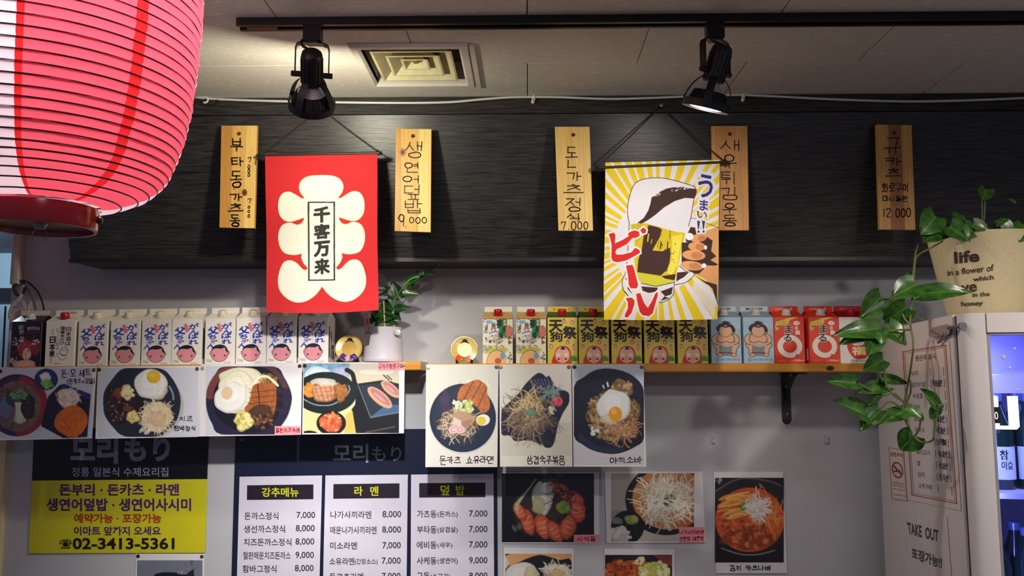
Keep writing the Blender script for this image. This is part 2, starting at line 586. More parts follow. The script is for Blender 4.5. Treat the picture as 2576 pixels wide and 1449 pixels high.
XL = float(P(24, 800, WALL)[0])            # left end of the back wall
mb = MB(); mb.box(XL, 2.6, 0, .12, 0, ZC + .1)
wall = struct(mb.build('wall_back', M_wall), 'pale grey painted wall behind the shelves and menus')
mb = MB(); mb.box(XL - 1.6, XL + .3, 1.0, 1.1, 0, ZC + .1)
struct(mb.build('wall_left', mat('blue_grey_wall', (128, 158, 178), rough=.6, var=.1, scale=4)), 'blue-grey kitchen wall seen past the end of the counter wall')
mb = MB()
mb.box(XL - .7, float(P(20, 1200, WALL)[0]), -.02, .14, 0, float(P(20, 1080, WALL)[2]))
struct(mb.build('trim_1', mat('cream_jamb', (226, 206, 160), rough=.5, var=.05, scale=8)), 'cream painted low partition at the end of the wall')
mb = MB(); mb.box(-3.2, 2.8, -4.6, 1.2, -.05, 0)
struct(mb.build('floor', mat('brown_floor', (96, 82, 72), rough=.5, var=.1, scale=5)), 'brown floor of the restaurant')

# ceiling: slab and separate tiles, staggered
mb = MB(); mb.box(-3.2, 2.8, -4.6, 1.2, ZC + .10, ZC + .14)
ceil = struct(mb.build('ceiling', M_ceil, base=(0, 0, ZC + .1)), 'white textured tile ceiling')
TW, TD = .576, .288
y_seam = Y(d_at(160, ZC))
vent_x0, vent_x1 = float(P(873, 105, d_at(105, ZC))[0]), float(P(1178, 105, d_at(105, ZC))[0])
vent_y0, vent_y1 = Y(d_at(104, ZC)), Y(d_at(215, ZC))
VI = .026                                   # flange width
hole = (vent_x0 + VI, vent_x1 - VI, vent_y0 + VI, vent_y1 - VI)
ysoff = Y(1.93)

def tile_mesh(x0, x1, y0, y1):
    mb = MB(); g = .0011
    x0 += g; x1 -= g; y0 += g; y1 -= g
    hx0, hx1, hy0, hy1 = hole
    if hx0 < x1 and hx1 > x0 and hy0 < y1 and hy1 > y0:
        a0, a1, b0, b1 = max(hx0, x0), min(hx1, x1), max(hy0, y0), min(hy1, y1)
        for r in ((x0, a0, y0, y1), (a1, x1, y0, y1), (a0, a1, y0, b0), (a0, a1, b1, y1)):
            if r[1] - r[0] > 1e-4 and r[3] - r[2] > 1e-4:
                mb.box(r[0], r[1], r[2], r[3], ZC, ZC + .014)
        return mb
    e = .0018
    v = [(x0, y0, ZC + .014), (x1, y0, ZC + .014), (x1, y1, ZC + .014), (x0, y1, ZC + .014),
         (x0, y0, ZC + e), (x1, y0, ZC + e), (x1, y1, ZC + e), (x0, y1, ZC + e),
         (x0 + e, y0 + e, ZC), (x1 - e, y0 + e, ZC), (x1 - e, y1 - e, ZC), (x0 + e, y1 - e, ZC)]
    mb.add(v, [(0, 1, 2, 3), (0, 4, 5, 1), (1, 5, 6, 2), (2, 6, 7, 3), (3, 7, 4, 0), (4, 8, 9, 5), (5, 9, 10, 6), (6, 10, 11, 7), (7, 11, 8, 4), (8, 11, 10, 9)])
    return mb

M_tile = bpy.data.materials.new('fissured_tile'); M_tile.use_nodes = True
nt = M_tile.node_tree; N = nt.nodes; L = nt.links
tc = N.new('ShaderNodeTexCoord'); mp = N.new('ShaderNodeMapping'); mp.inputs['Scale'].default_value = (28, 150, 1)
L.new(tc.outputs['Object'], mp.inputs[0])
nz = N.new('ShaderNodeTexNoise'); nz.inputs['Scale'].default_value = 1.6; nz.inputs['Detail'].default_value = 2
L.new(mp.outputs[0], nz.inputs['Vector'])
rp = N.new('ShaderNodeValToRGB')
rp.color_ramp.elements[0].position = .62; rp.color_ramp.elements[0].color = (*lin((206, 201, 190)), 1)
rp.color_ramp.elements[1].position = .72; rp.color_ramp.elements[1].color = (*lin((250, 247, 236)), 1)
L.new(nz.outputs['Fac'], rp.inputs[0]); L.new(rp.outputs[0], N['Principled BSDF'].inputs['Base Color'])
bp = N.new('ShaderNodeBump'); bp.inputs['Strength'].default_value = .4; bp.inputs['Distance'].default_value = .002
L.new(nz.outputs['Fac'], bp.inputs['Height']); L.new(bp.outputs[0], N['Principled BSDF'].inputs['Normal'])
N['Principled BSDF'].inputs['Roughness'].default_value = .7

for r in range(-1, 11):
    y1 = y_seam + (1 - r) * TD; y0 = y1 - TD
    if r == -1:
        continue
    if r == 0:
        y1 = min(y1, .0)
    xo = 0.0 if r % 2 == 0 else TW / 2
    for c in range(-5, 5):
        x0 = xo + c * TW
        if x0 + TW < -2.4 or x0 > 2.4:
            continue
        tile_mesh(x0, x0 + TW, y0, y1).build('tile', M_tile, ceil)

# dark bulkhead over the shelves: upright strip above, leaning panel below
M_dark = mat('charcoal_wood_film', (46, 45, 44), rough=.36, var=.85, scale=26, stretch=(.55, 5, 15), bump=.25, spec=.45)
XS0 = float(P(178, 653, 2.03)[0]); XS1 = 2.6
z_seam = float(P(1328, 284, 1.93)[2]); z_bot = float(P(1328, 655, 2.03)[2])
mb = MB()
mb.box(XS0, XS1, Y(1.935), -.001, z_seam + .001, ZC)
bulk = struct(mb.build('wall_bulkhead', M_dark), 'dark charcoal wood-look bulkhead hung above the shelves')
mb = MB()
prof = [(Y(1.93), z_seam - .004), (Y(1.945), z_seam - .003), (-.001, z_seam + .001), (-.001, z_bot), (Y(2.03), z_bot)]
mb.prism([(XS0, y, z) for y, z in prof], [(XS1, y, z) for y, z in prof])
mb.build('panel', M_dark, bulk)
mb = MB(); mb.box(XS0 - .001, XS1, Y(2.022), Y(2.03) + .004, z_bot - .004, z_bot + .007)
mb.build('edge_strip', mat('dark_edge', (30, 28, 28), rough=.35, var=.2, scale=40), bulk)

# ================================================================== ceiling air diffuser
vc = Vector(((vent_x0 + vent_x1) / 2, (vent_y0 + vent_y1) / 2, ZC))
vent = thing('air_vent', 'square cream air diffuser with stepped louvres set in the ceiling', 'vent', vc)
vh = (vent_x1 - vent_x0) / 2
M_cream = mat('cream_painted_metal', (206, 198, 156), rough=.5, var=.1, scale=50)
M_frame = mat('white_painted_metal', (208, 202, 192), rough=.45, var=.03, scale=30)
def sq_ring(mb, a, za, b, zb, c):
    pa = [Vector((c.x + s * a, c.y + t * a, za)) for s, t in ((-1, -1), (1, -1), (1, 1), (-1, 1))]
    pb = [Vector((c.x + s * b, c.y + t * b, zb)) for s, t in ((-1, -1), (1, -1), (1, 1), (-1, 1))]
    mb.add(pa + pb, [(i, (i + 1) % 4, 4 + (i + 1) % 4, 4 + i) for i in range(4)])
mb = MB()
sq_ring(mb, vh, ZC - .001, vh - .004, ZC - .009, vc); sq_ring(mb, vh - .004, ZC - .009, vh - VI + .006, ZC - .009, vc)
sq_ring(mb, vh - VI + .006, ZC - .009, vh - VI, ZC - .003, vc); sq_ring(mb, vh - VI, ZC - .003, vh - VI, ZC + .06, vc)
mb.build('frame', M_frame, vent)
mb = MB(); a = vh - VI
mb.add([(vc.x - a, vc.y - a, ZC + .06), (vc.x + a, vc.y - a, ZC + .06), (vc.x + a, vc.y + a, ZC + .06), (vc.x - a, vc.y + a, ZC + .06)], [(0, 1, 2, 3)])
mb.build('duct_plate', mat('dusty_duct', (92, 74, 48), rough=.8, var=.3, scale=30), vent)
for a, b, z0, z1 in ((.100, .066, -.004, .030), (.066, .036, -.002, .026), (.032, .016, .002, .020)):
    mb = MB()
    sq_ring(mb, a, ZC + z0, b, ZC + z1, vc); sq_ring(mb, a - .003, ZC + z0 + .0005, b - .003, ZC + z1, vc)
    sq_ring(mb, a, ZC + z0, a - .003, ZC + z0 + .0005, vc)
    sq_ring(mb, a + .004, ZC + z0 + .001, a, ZC + z0, vc)
    mb.build('louvre', M_cream, vent)
mb = MB(); mb.lathe([(.012, ZC + .022), (.012, ZC + .012), (.007, ZC + .008)], 16, Matrix.Translation((vc.x, vc.y, 0)))
mb.build('center_knob', mat('brass_knob', (176, 140, 62), rough=.35, metal=.6), vent)
mb = MB(); mb.box(vent_x1 + .001, vent_x1 + .014, vent_y0 + .01, vent_y1 + .005, ZC - .007, ZC - .0005)
mb.build('side_lip', M_frame, vent)

# ================================================================== lighting track and spotlights
tx0 = float(P(600, 45, 1.495)[0]); ty0, ty1 = Y(1.483), Y(1.512); tz = ZC - .019
track = thing('lighting_track', 'black ceiling track that carries the spotlights', 'lighting track', (tx0, (ty0 + ty1) / 2, tz))
mb = MB(); ym = (ty0 + ty1) / 2; X1 = 2.4
prof = [(ty0, ZC), (ty0, tz), (ty0 + .009, tz), (ty0 + .009, tz + .008), (ty1 - .009, tz + .008), (ty1 - .009, tz), (ty1, tz), (ty1, ZC)]
mb.prism([(tx0, y, z) for y, z in prof], [(X1, y, z) for y, z in prof])
mb.build('rail', M_black, track)
mb = MB(); mb.box(tx0 + .02, float(P(700, 45, 1.5)[0]), ty0 + .008, ty1 - .008, tz - .001, tz + .008)
mb.build('end_block', mat('dark_brown_block', (66, 40, 30), rough=.5, var=.2, scale=40), track)

M_glow = mat('lit_lens', (255, 248, 238), emit=14.0, var=.01)
M_bulbw = mat('white_bulb_neck', (200, 198, 205), rough=.35, var=.05)
M_fin = mat('black_fins', (34, 34, 38), rough=.45, var=.1)

def spotlight(px, yoke_rot, tilt, lean, label, watts, rgb, d=1.4975, wide=1.0, spread=180, swing=0.0):
    """track spotlight; tilt leans the beam towards the wall, lean to the right"""
    top = PV(px, 60, d); top.y = Y(d); top.z = tz
    t = thing('track_spotlight', label, 'spotlight', top, 'black spotlights on the ceiling track')
    mb = MB(); mb.box(-.02, .02, -.013, .013, -.034, .004); mb.box(-.013, .013, -.011, .011, -.04, -.033)
    mb.build('adapter', M_black, t, local=True)
    R = Matrix.Rotation(yoke_rot, 4, 'Z')
    piv = Vector((0, 0, -.112))
    path = [(-.0375, -.112), (-.0375, -.052), (-.034, -.042), (-.024, -.038), (.024, -.038), (.034, -.042), (.0375, -.052), (.0375, -.112)]
    mb = MB(); hw = .009; th = .0014
    for i in range(len(path) - 1):
        (a, za), (b, zb) = path[i], path[i + 1]
        n = Vector((-(zb - za), 0, b - a)).normalized() * th
        v = []
        for x, z in ((a, za), (b, zb)):
            for yy in (-hw, hw):
                for s in (-1, 1):
                    v.append(R @ (Vector((x, yy, z)) + n * s))
        mb.add(v, [(0, 1, 3, 2), (4, 6, 7, 5), (0, 4, 5, 1), (2, 3, 7, 6), (0, 2, 6, 4), (1, 5, 7, 3)])
    mb.build('yoke', M_black, t, local=True)
    mb = MB()
    for s in (-1, 1):
        mb = MB(); mb.lathe([(.0065, -.014), (.0065, .005), (.005, .007)], 14, Matrix.Translation(piv) @ R @ Matrix.Translation((s * .0395, 0, 0)) @ Matrix.Rotation(s * math.pi / 2, 4, 'Y'))
        mb.build('pivot_knob', M_black, t, local=True)
    H = Matrix.Translation(piv) @ Matrix.Rotation(swing, 4, 'Z') @ Matrix.Rotation(tilt, 4, 'X') @ Matrix.Rotation(lean, 4, 'Y') @ R
    mb = MB(); mb.lathe([(.0, .060), (.016, .060), (.022, .055), (.024, .048), (.024, -.0217), (.022, -.0234), (0, -.0234)], 24, H)
    h = mb.build('lamp_holder', M_black, t, True, local=True)
    mb = MB()
    for k in range(12):
        a = 2 * math.pi * k / 12
        mb.box(.0235, .0255, -.0022, .0022, -.018, .042, H @ Matrix.Rotation(a, 4, 'Z'))
    mb.build('ridge', M_black, h, local=True)
    mb = MB()
    mb.lathe([(.0545, -.0855), (.0545, -.0687), (.051, -.0670), (.051, -.0855)], 40, H, close=False)
    mb.lathe([(.0545, -.0855), (.051, -.0855)], 40, H, close=False)
    mb.build('shade_ring', M_black, t, True, local=True)
    for k in range(4):
        a = math.pi / 4 + k * math.pi / 2
        mb = MB(); Q = H @ Matrix.Rotation(a, 4, 'Z')
        pr = spline([(.022, -.012), (.034, -.0234), (.045, -.0410), (.051, -.0586), (.0535, -.0704)], 3)
        v = []
        for r, z in pr:
            for yy in (-.009, .009):
                for dr in (0, .002):
                    v.append(Q @ Vector((r + dr, yy, z)))
        fs = []
        for i in range(len(pr) - 1):
            b = i * 4
            fs += [(b, b + 2, b + 6, b + 4), (b + 1, b + 5, b + 7, b + 3), (b, b + 4, b + 5, b + 1), (b + 2, b + 3, b + 7, b + 6)]
        mb.add(v, fs); mb.build('shade_arm', M_black, t, local=True)
    mb = MB(); mb.lathe([(.015, -.0217), (.017, -.0284), (.026, -.0402), (.033, -.0469), (.0, -.0469)], 28, H)
    bulb = mb.build('bulb', M_bulbw, t, True, local=True)
    mb = MB(); mb.lathe([(.033, -.0452), (.040, -.0603), (.046, -.0788), (.046, -.0822), (.04, -.0822)], 32, H, close=False)
    for k in range(28):
        mb.add([H @ Matrix.Rotation(2 * math.pi * k / 28, 4, 'Z') @ Vector(q) for q in ((.033, -.0008, -.0452), (.0365, -.0008, -.0452), (.049, -.0008, -.0771), (.046, -.0008, -.0788), (.033, .0008, -.0452), (.0365, .0008, -.0452), (.049, .0008, -.0771), (.046, .0008, -.0788))],
               [(0, 1, 2, 3), (7, 6, 5, 4), (1, 5, 6, 2), (0, 4, 5, 1), (2, 6, 7, 3)])
    mb.build('heat_sink', M_fin, bulb, local=True)
    mb = MB(); mb.lathe([(.036, -.0817), (.036, -.0826)], 28, H); mb.build('lens', M_glow, bulb, local=True)
    c0 = Vector((.004, -.004, -.036)); c1 = H @ Vector((0, 0, .06)); c2 = R @ Vector((-.03, -.004, -.040))
    mb = MB(); mb.tube(spline([c0, c0 * .3 + c2 * .7 + Vector((0, -.006, .004)), c2 * .55 + c1 * .45 + Vector((-.004, -.004, .0)), c1], 6), .0032, 8)
    mb.build('cable', M_black, t, True, local=True)
    ld = bpy.data.lights.new('spot_beam', 'AREA'); ld.shape = 'DISK'; ld.size = .066; ld.energy = watts; ld.color = rgb; ld.spread = math.radians(spread)
    lo = bpy.data.objects.new('spot_beam', ld); col.objects.link(lo)
    lo.parent = t; lo.matrix_local = H @ Matrix.Translation((0, 0, -.0859))
    ld = bpy.data.lights.new('bulb_glow', 'POINT'); ld.energy = watts * wide; ld.color = rgb; ld.shadow_soft_size = .02
    lo = bpy.data.objects.new('bulb_glow', ld); col.objects.link(lo)
    lo.parent = t; lo.matrix_local = H @ Matrix.Translation((0, 0, -.0906))
    return t

spotlight(788, .24, math.radians(50), 0.0, 'black spotlight over the red banner, beam tipped towards the wall', LAMP_W[0], LAMP_C[0], wide=6.8, swing=.24)
spotlight(1797, .55, math.radians(17), math.radians(14), 'black spotlight over the yellow beer banner, lit lens showing', LAMP_W[1], LAMP_C[1], wide=.3)
ty2 = Y(.72)  # track added out of view to carry the two fill spotlights
tr2 = thing('lighting_track', 'added black ceiling track, unseen over the dining side', 'lighting track', (.5, ty2, tz))
mb = MB(); pr2 = [(y - ym + ty2, z) for y, z in prof]
mb.prism([(-1.3, y, z) for y, z in pr2], [(2.4, y, z) for y, z in pr2]); mb.build('rail', M_black, tr2)
spotlight(4250, 0.4, math.radians(44), 0.0, 'added unseen black fill spotlight aimed at the fridge door', LAMP_W[2], LAMP_C[2], d=.72, wide=.02, spread=90)  # added lamp, brightens the fridge door
spotlight(972, 0.2, math.radians(58), math.radians(13), 'added unseen black fill spotlight aimed at the menu board', LAMP_W[3], LAMP_C[3], d=.72, wide=.0, spread=44)  # added lamp, brightens the lower menu wall

# LED fill panel added out of view behind the camera to raise brightness
pl = thing('fill_ceiling_light', 'added square white LED fill panel, unseen on the dining room ceiling', 'ceiling light', (.55, -3.55, ZC - .02))
mb = MB(); mb.box(-.32, .32, -.32, .32, 0, .02); mb.build('frame', M_white, pl, local=True)
mb = MB(); mb.box(-.30, .30, -.30, .30, -.002, .0); mb.build('diffuser', mat('fill_diffuser', (250, 248, 255), emit=1.5, var=.01), pl, local=True)
ld = bpy.data.lights.new('fill_panel_glow', 'AREA'); ld.shape = 'SQUARE'; ld.size = .6; ld.energy = FILL_PANEL_W; ld.color = (.95, .93, 1.0)
lo = bpy.data.objects.new('fill_panel_glow', ld); col.objects.link(lo); lo.parent = pl; lo.location = (0, 0, -.006)

kl = thing('fill_ceiling_light', 'added round kitchen fill light, unseen past the end of the wall', 'ceiling light', (XL - .55, .45, ZC - .03))  # added lamp, brightens the blue-grey wall beyond the opening
mb = MB(); mb.lathe([(.16, .03), (.16, .012), (.13, 0), (0, -.002)], 32, None, close=False); mb.build('shade', mat('fill_diffuser', (250, 248, 255), emit=1.5, var=.01), kl, True, local=True)
ld = bpy.data.lights.new('kitchen_fill_glow', 'AREA'); ld.shape = 'DISK'; ld.size = .26; ld.energy = 9.0; ld.color = (.85, .93, 1.0)
lo = bpy.data.objects.new('kitchen_fill_glow', ld); col.objects.link(lo); lo.parent = kl; lo.location = (0, 0, -.01)

# ================================================================== white cable and clips along the bulkhead
pts = [(440, 236), (480, 243), (560, 250), (760, 256), (1000, 259), (1130, 257), (1210, 250), (1280, 245), (1345, 244), (1420, 245), (1530, 249), (1620, 247), (1720, 243), (1800, 240), (1870, 239), (1960, 243), (2100, 250), (2260, 255), (2380, 254), (2500, 250), (2640, 245), (2900, 247)]
mb = MB(); mb.tube(spline([P(x, y, 1.9295) for x, y in pts], 4), .0034, 8)
o = mb.build('power_cable', mat('white_cable', (214, 212, 205), rough=.4, var=.02), None, True, base=P(1345, 244, 1.9295)); tag(o, 'thin white cable running along the top of the dark bulkhead', 'cable')
for x, y, s in ((1342, 250, 'beside the ceiling tile seam'), (1870, 245, 'past the lit spotlight')):
    b = PV(x, y, 1.929)
    t = thing('cable_clip', 'small white plastic cable clip on the bulkhead ' + s, 'cable clip', b, 'white cable clips')
    mb = MB(); mb.lathe([(.0045, -.012), (.0052, -.008), (.0052, .006), (.003, .012)], 12, Matrix.Rotation(.25, 4, 'Y'))
    mb.build('clip', M_white, t, True, local=True)
    mb = MB(); mb.lathe([(.002, 0), (.0022, .002)], 10, Matrix.Translation((-.001, -.005, -.004)) @ Matrix.Rotation(math.pi / 2, 4, 'X'))
    mb.build('nail', mat('steel', (150, 150, 152), rough=.3, metal=.9), t, local=True)
b = PV(506, 250, 1.927)
mb = MB(); mb.tube(spline([P(495, 245, 1.927), P(515, 244, 1.925), P(523, 251, 1.924), P(518, 258, 1.924), P(512, 257, 1.924)], 5), .0028, 8)
tag(mb.build('cup_hook', M_white, None, True, base=b), 'small white hook beside the paper lantern on the bulkhead', 'hook')
mb = MB(); mb.tube(spline([P(505, 262, 1.928), P(530, 266, 1.926), P(548, 260, 1.926), P(546, 251, 1.927)], 5), .0016, 6)
tag(mb.build('loose_wire', M_black, None, True, base=P(525, 262, 1.927)), 'short black loop of wire under the small white hook', 'wire')

# ================================================================== shelves
M_pine = mat('varnished_pine', (206, 142, 52), rough=.32, var=.2, scale=14, stretch=(.12, 4, 4), spec=.5, coat=.3)
SF = 2.03                                                # shelf front depth
zsR = float(P(1328, 914.5, SF)[2])
SLX0, SLX1 = float(P(60, 923, SF)[0]), float(P(850, 912, SF)[0])
SLZ0, SLZ1 = float(P(60, 923, SF)[2]), float(P(850, 912, SF)[2])
SLOPE = (SLZ1 - SLZ0) / (SLX1 - SLX0)                    # the left shelf hangs slightly out of level
def zL(x):
    return SLZ0 + (x - SLX0) * SLOPE
def shelf(x0, x1, zt, label, th=.026, zt1=None):
    zt1 = zt if zt1 is None else zt1
    b = ((x0 + x1) / 2, Y(SF + .07), (zt + zt1) / 2 - th)
    t = thing('wall_shelf', label, 'shelf', b)
    mb = MB(); y0, y1 = Y(SF), -.0005; e = .003
    pr = [(y0, zt - e), (y0 + e, zt), (y1, zt), (y1, zt - th), (y0 + e, zt - th), (y0, zt - th + e)]
    mb.prism([(x0, y, z) for y, z in pr], [(x1, y, z + zt1 - zt) for y, z in pr])
    mb.build('board', M_pine, t)
    return t
sx0, sx1 = XL + .002, float(P(1058, 920, SF)[0])
shL = shelf(sx0, sx1, zL(sx0), 'pine shelf carrying the white cartons and potted plant', zt1=zL(sx1))
rx0, rx1 = float(P(1084, 920, SF)[0]), float(P(2196, 920, SF)[0])
shR = shelf(rx0, rx1, zsR, 'pine shelf carrying the yellow, blue and red cartons')
def bracket(sh, x, zt):
    mb = MB(); y1 = -.0005; z0 = zt - .026
    ln = .16
    mb.box(x - .0135, x + .0135, y1 - .006, y1, z0 - ln + .01, z0)
    mb.box(x - .0135, x + .0135, Y(SF) + .02, y1, z0 - .005, z0)
    mb.lathe([(.0135, -.006), (.0135, 0)], 16, Matrix.Translation((x, y1, z0 - ln + .01)) @ Matrix.Rotation(math.pi / 2, 4, 'X'))
    pts = spline([(x, y1 - .004, z0 - .085), (x, y1 - .03, z0 - .05), (x, y1 - .085, z0 - .01), (x, y1 - .10, z0 - .004)], 5)
    mb.tube(pts, .007, 8)
    o = mb.build('bracket', M_black, sh)
    for dz in (-.045, -.13):
        mb = MB(); mb.lathe([(.004, 0), (.003, .002)], 10, Matrix.Translation((x, y1 - .006, z0 + dz)) @ Matrix.Rotation(math.pi / 2, 4, 'X'))
        mb.build('screw', mat('steel', (150, 150, 152), rough=.3, metal=.9), o)
bracket(shR, float(P(1977, 1000, WALL)[0]), zsR)
bracket(shR, float(P(1200, 1000, WALL)[0]), zsR)
bracket(shL, float(P(900, 1000, WALL)[0]), zL(float(P(900, 1000, WALL)[0])) - .001)
bracket(shL, float(P(200, 1000, WALL)[0]), zL(float(P(200, 1000, WALL)[0])) - .001)
mb = MB(); mb.lathe([(.011, -.001), (.011, .0015), (.008, .003)], 14, Matrix.Translation(P(2088, 926, SF)) @ Matrix.Rotation(math.pi / 2, 4, 'X') @ Matrix.Scale(.6, 4, (0, 1, 0)))
mb.build('knot', mat('dark_knot', (58, 30, 16), rough=.5, var=.3), shR)
for x in (1793, 2079):
    b = PV(x, 1103, WALL - .001)
    t = thing('adhesive_hook', 'tiny clear hook left on the bare wall, %s' % ('under the sumo cartons' if x < 1900 else 'close to the fridge side'), 'hook', b, 'clear hooks on the bare wall')
    mb = MB()
    mb.tube([b + Vector((0, -.002, .010)), b + Vector((.003, -.006, .008)), b + Vector((.003, -.007, .003)), b + Vector((0, -.003, 0))], .0018, 6)
    mb.tube([b + Vector((0, -.002, -.004)), b + Vector((.003, -.006, -.006)), b + Vector((.002, -.006, -.010)), b + Vector((0, -.002, -.011))], .0018, 6)
    mb.build('hook', M_white, t)
    mb = MB(); mb.box(b.x - .006, b.x + .006, b.y - .002, b.y + .0008, b.z - .016, b.z + .012)
    mb.build('pad', mat('clear_pad', (180, 182, 186), rough=.4, var=.02), t)

# ================================================================== wooden plaques
M_ink = mat('dark_brown_pen', (44, 26, 12), rough=.6, var=.1)
M_prt = print_mat('wood_face', rough=.5, bump=.1)
def plaque(q, chars, label, base_rgb, bands, knots=(), pen_w=3.7, org=(520, 280), sc=2.684, seed=3, hole=(0, 0)):
    d = 1.914
    q = np.asarray(q, float)
    b = (P(*q[2], d) + P(*q[3], d)) / 2
    t = thing('wooden_plaque', label, 'wooden sign', b, 'wooden menu plaques on the bulkhead')
    mb = MB(); pquad(mb, q, d + .0006, .012)
    mb.build('board', mat('pine_edge', (196, 146, 70), rough=.55, var=.15, scale=40, stretch=(4, 4, .4)), t)
    cv = Cv(0, 0, 90, 260, 1.15, base_rgb, seed)
    for x0, x1, c in bands:
        cv.poly([(x0, 0), (x1, 0), (x1 + 2, 260), (x0 - 1, 260)], c)
    cv.grain(.22, 9, None, .35, 14); cv.grain(.10, 3, None, .4, 30)
    for (kx, ky, kr, dark) in knots:
        for i in range(5, 0, -1):
            cv.line([(kx + kr * (1 + i * .55) * .7 * math.sin(a), ky - kr * (1.1 + i * .9) * math.cos(a)) for a in np.linspace(0, 6.283, 26)], 1.2, (150, 98, 40), .45)
        cv.ell(kx, ky, kr * .8, kr, dark); cv.ell(kx, ky, kr * .4, kr * .5, (60, 34, 14))
    def uv(x, y):
        u = np.asarray(x) / 90; v = np.asarray(y) / 260
        px = (1 - u) * (1 - v) * q[0, 0] + u * (1 - v) * q[1, 0] + u * v * q[2, 0] + (1 - u) * v * q[3, 0]
        py = (1 - u) * (1 - v) * q[0, 1] + u * (1 - v) * q[1, 1] + u * v * q[2, 1] + (1 - u) * v * q[3, 1]
        return P(px, py, d)
    cv.build('wood_face', M_prt, uv, t)
    mb = MB()
    pj = lambda x, y: P(org[0] + np.asarray(x) / sc, org[1] + np.asarray(y) / sc, d - .0006)
    for i, (s, x0, y0, x1, y1) in enumerate(chars):
        handwrite(mb, s, rect(x0, y0, x1, y1), pen_w * sc * (.55 if s[0] in '07' and len(s) == 1 and x1 - x0 < 40 else .8 if len(s) > 2 else 1), pj, seed + i, jit=.025)
    mb.build('lettering', M_ink, t)
    h = P(*hole, d - .0005)
    mb = MB(); mb.lathe([(.0055, -.0004), (.0055, .0004)], 14, Matrix.Translation(h) @ Matrix.Rotation(math.pi / 2, 4, 'X'))
    mb.build('nail_hole', mat('hole_dark', (40, 24, 12), rough=.8), t)
    mb = MB(); mb.lathe([(.0024, -.001), (.0024, .004), (.001, .005)], 10, Matrix.Translation(h) @ Matrix.Rotation(math.pi / 2, 4, 'X'))
    mb.build('nail', mat('brass_nail', (150, 116, 52), rough=.3, metal=.8), t)
    return t

PB, PD, PLt = (210, 166, 84), (190, 138, 62), (224, 186, 108)
z7 = lambda ys: [('7' if i == 0 else '0', 277, y0, 303 if i == 0 else 293, y1) for i, (y0, y1) in enumerate(ys)]
plaque([(557, 316), (647, 316), (640, 574), (552, 572)],
       [('부', 160, 185, 243, 275), ('타', 165, 308, 250, 372), ('동', 162, 402, 236, 512), ('·', 172, 515, 196, 535), ('가', 152, 555, 243, 606), ('츠', 147, 627, 243, 688), ('동', 157, 697, 226, 780)] + z7([(310, 345), (362, 388), (391, 415), (420, 441)]) + z7([(592, 620), (637, 655), (668, 685), (697, 716)]),
       'pine plaque lettered with two rice bowl dishes and two prices, knot near its lower half', PB, [(0, 28, PD), (62, 90, PLt)],
       [(62, 170, 9, (120, 66, 24)), (91, 94, 8, (150, 100, 46))], seed=3, hole=(601, 336))
plaque([(996, 324), (1085, 325), (1083, 584), (993, 581)],
       [('생', 1336, 207, 1460, 318), ('연', 1330, 338, 1440, 412), ('어', 1325, 432, 1440, 482), ('덮', 1336, 496, 1443, 590), ('밥', 1338, 602, 1450, 686), ('9', 1288, 690, 1340, 778), ('.', 1338, 766, 1352, 780), ('000', 1366, 716, 1487, 756)],
       'pine plaque with salmon rice bowl lettering priced 9.000, pale stripe at its edge', PB, [(0, 14, PD), (60, 90, (230, 200, 116))],
       [(18, 60, 11, (170, 104, 70))], 2.5, seed=21, hole=(1039, 342))
plaque([(1396, 319), (1483, 319), (1492, 580), (1405, 580)],
       [('돈', 168, 237, 250, 383), ('가', 172, 407, 278, 470), ('츠', 157, 497, 288, 570), ('정', 167, 587, 280, 678), ('식', 177, 688, 275, 742), ('7.000', 138, 742, 323, 798)],
       'pale pine plaque lettered vertically with cutlet set priced 7.000', (224, 188, 108), [(28, 50, (216, 178, 94))], (), 2.8, (1360, 280), 2.683, 41, (1442, 339))
plaque([(1790, 317), (1880, 317), (1884, 579), (1796, 579)],
       [('새', 1210, 192, 1350, 265), ('우', 1224, 285, 1325, 385), ('튀', 1217, 407, 1325, 495), ('김', 1217, 512, 1330, 595), ('우', 1226, 620, 1324, 690), ('동', 1226, 702, 1324, 780)],
       'tan wooden plaque half hidden behind the yellow beer banner', (206, 152, 88), [(10, 40, (198, 142, 78))], (), 2.8, (1360, 280), 2.683, 61, (1836, 337))
plaque([(2205, 313), (2293, 315), (2303, 578), (2213, 577)],
       [('규', 467, 178, 583, 288), ('카', 472, 310, 588, 370), ('츠', 480, 388, 580, 450), ('화로구이', 454, 487, 632, 545), ('미니돌판', 459, 570, 627, 608), ('12.000', 458, 655, 648, 712)],
       'brown streaked plaque priced 12.000 hung above the trailing plant', (204, 154, 84), [(30, 62, (150, 96, 50))], [(60, 210, 6, (150, 110, 60))], 2.9, (2050, 280), 2.683, 81, (2250, 334))

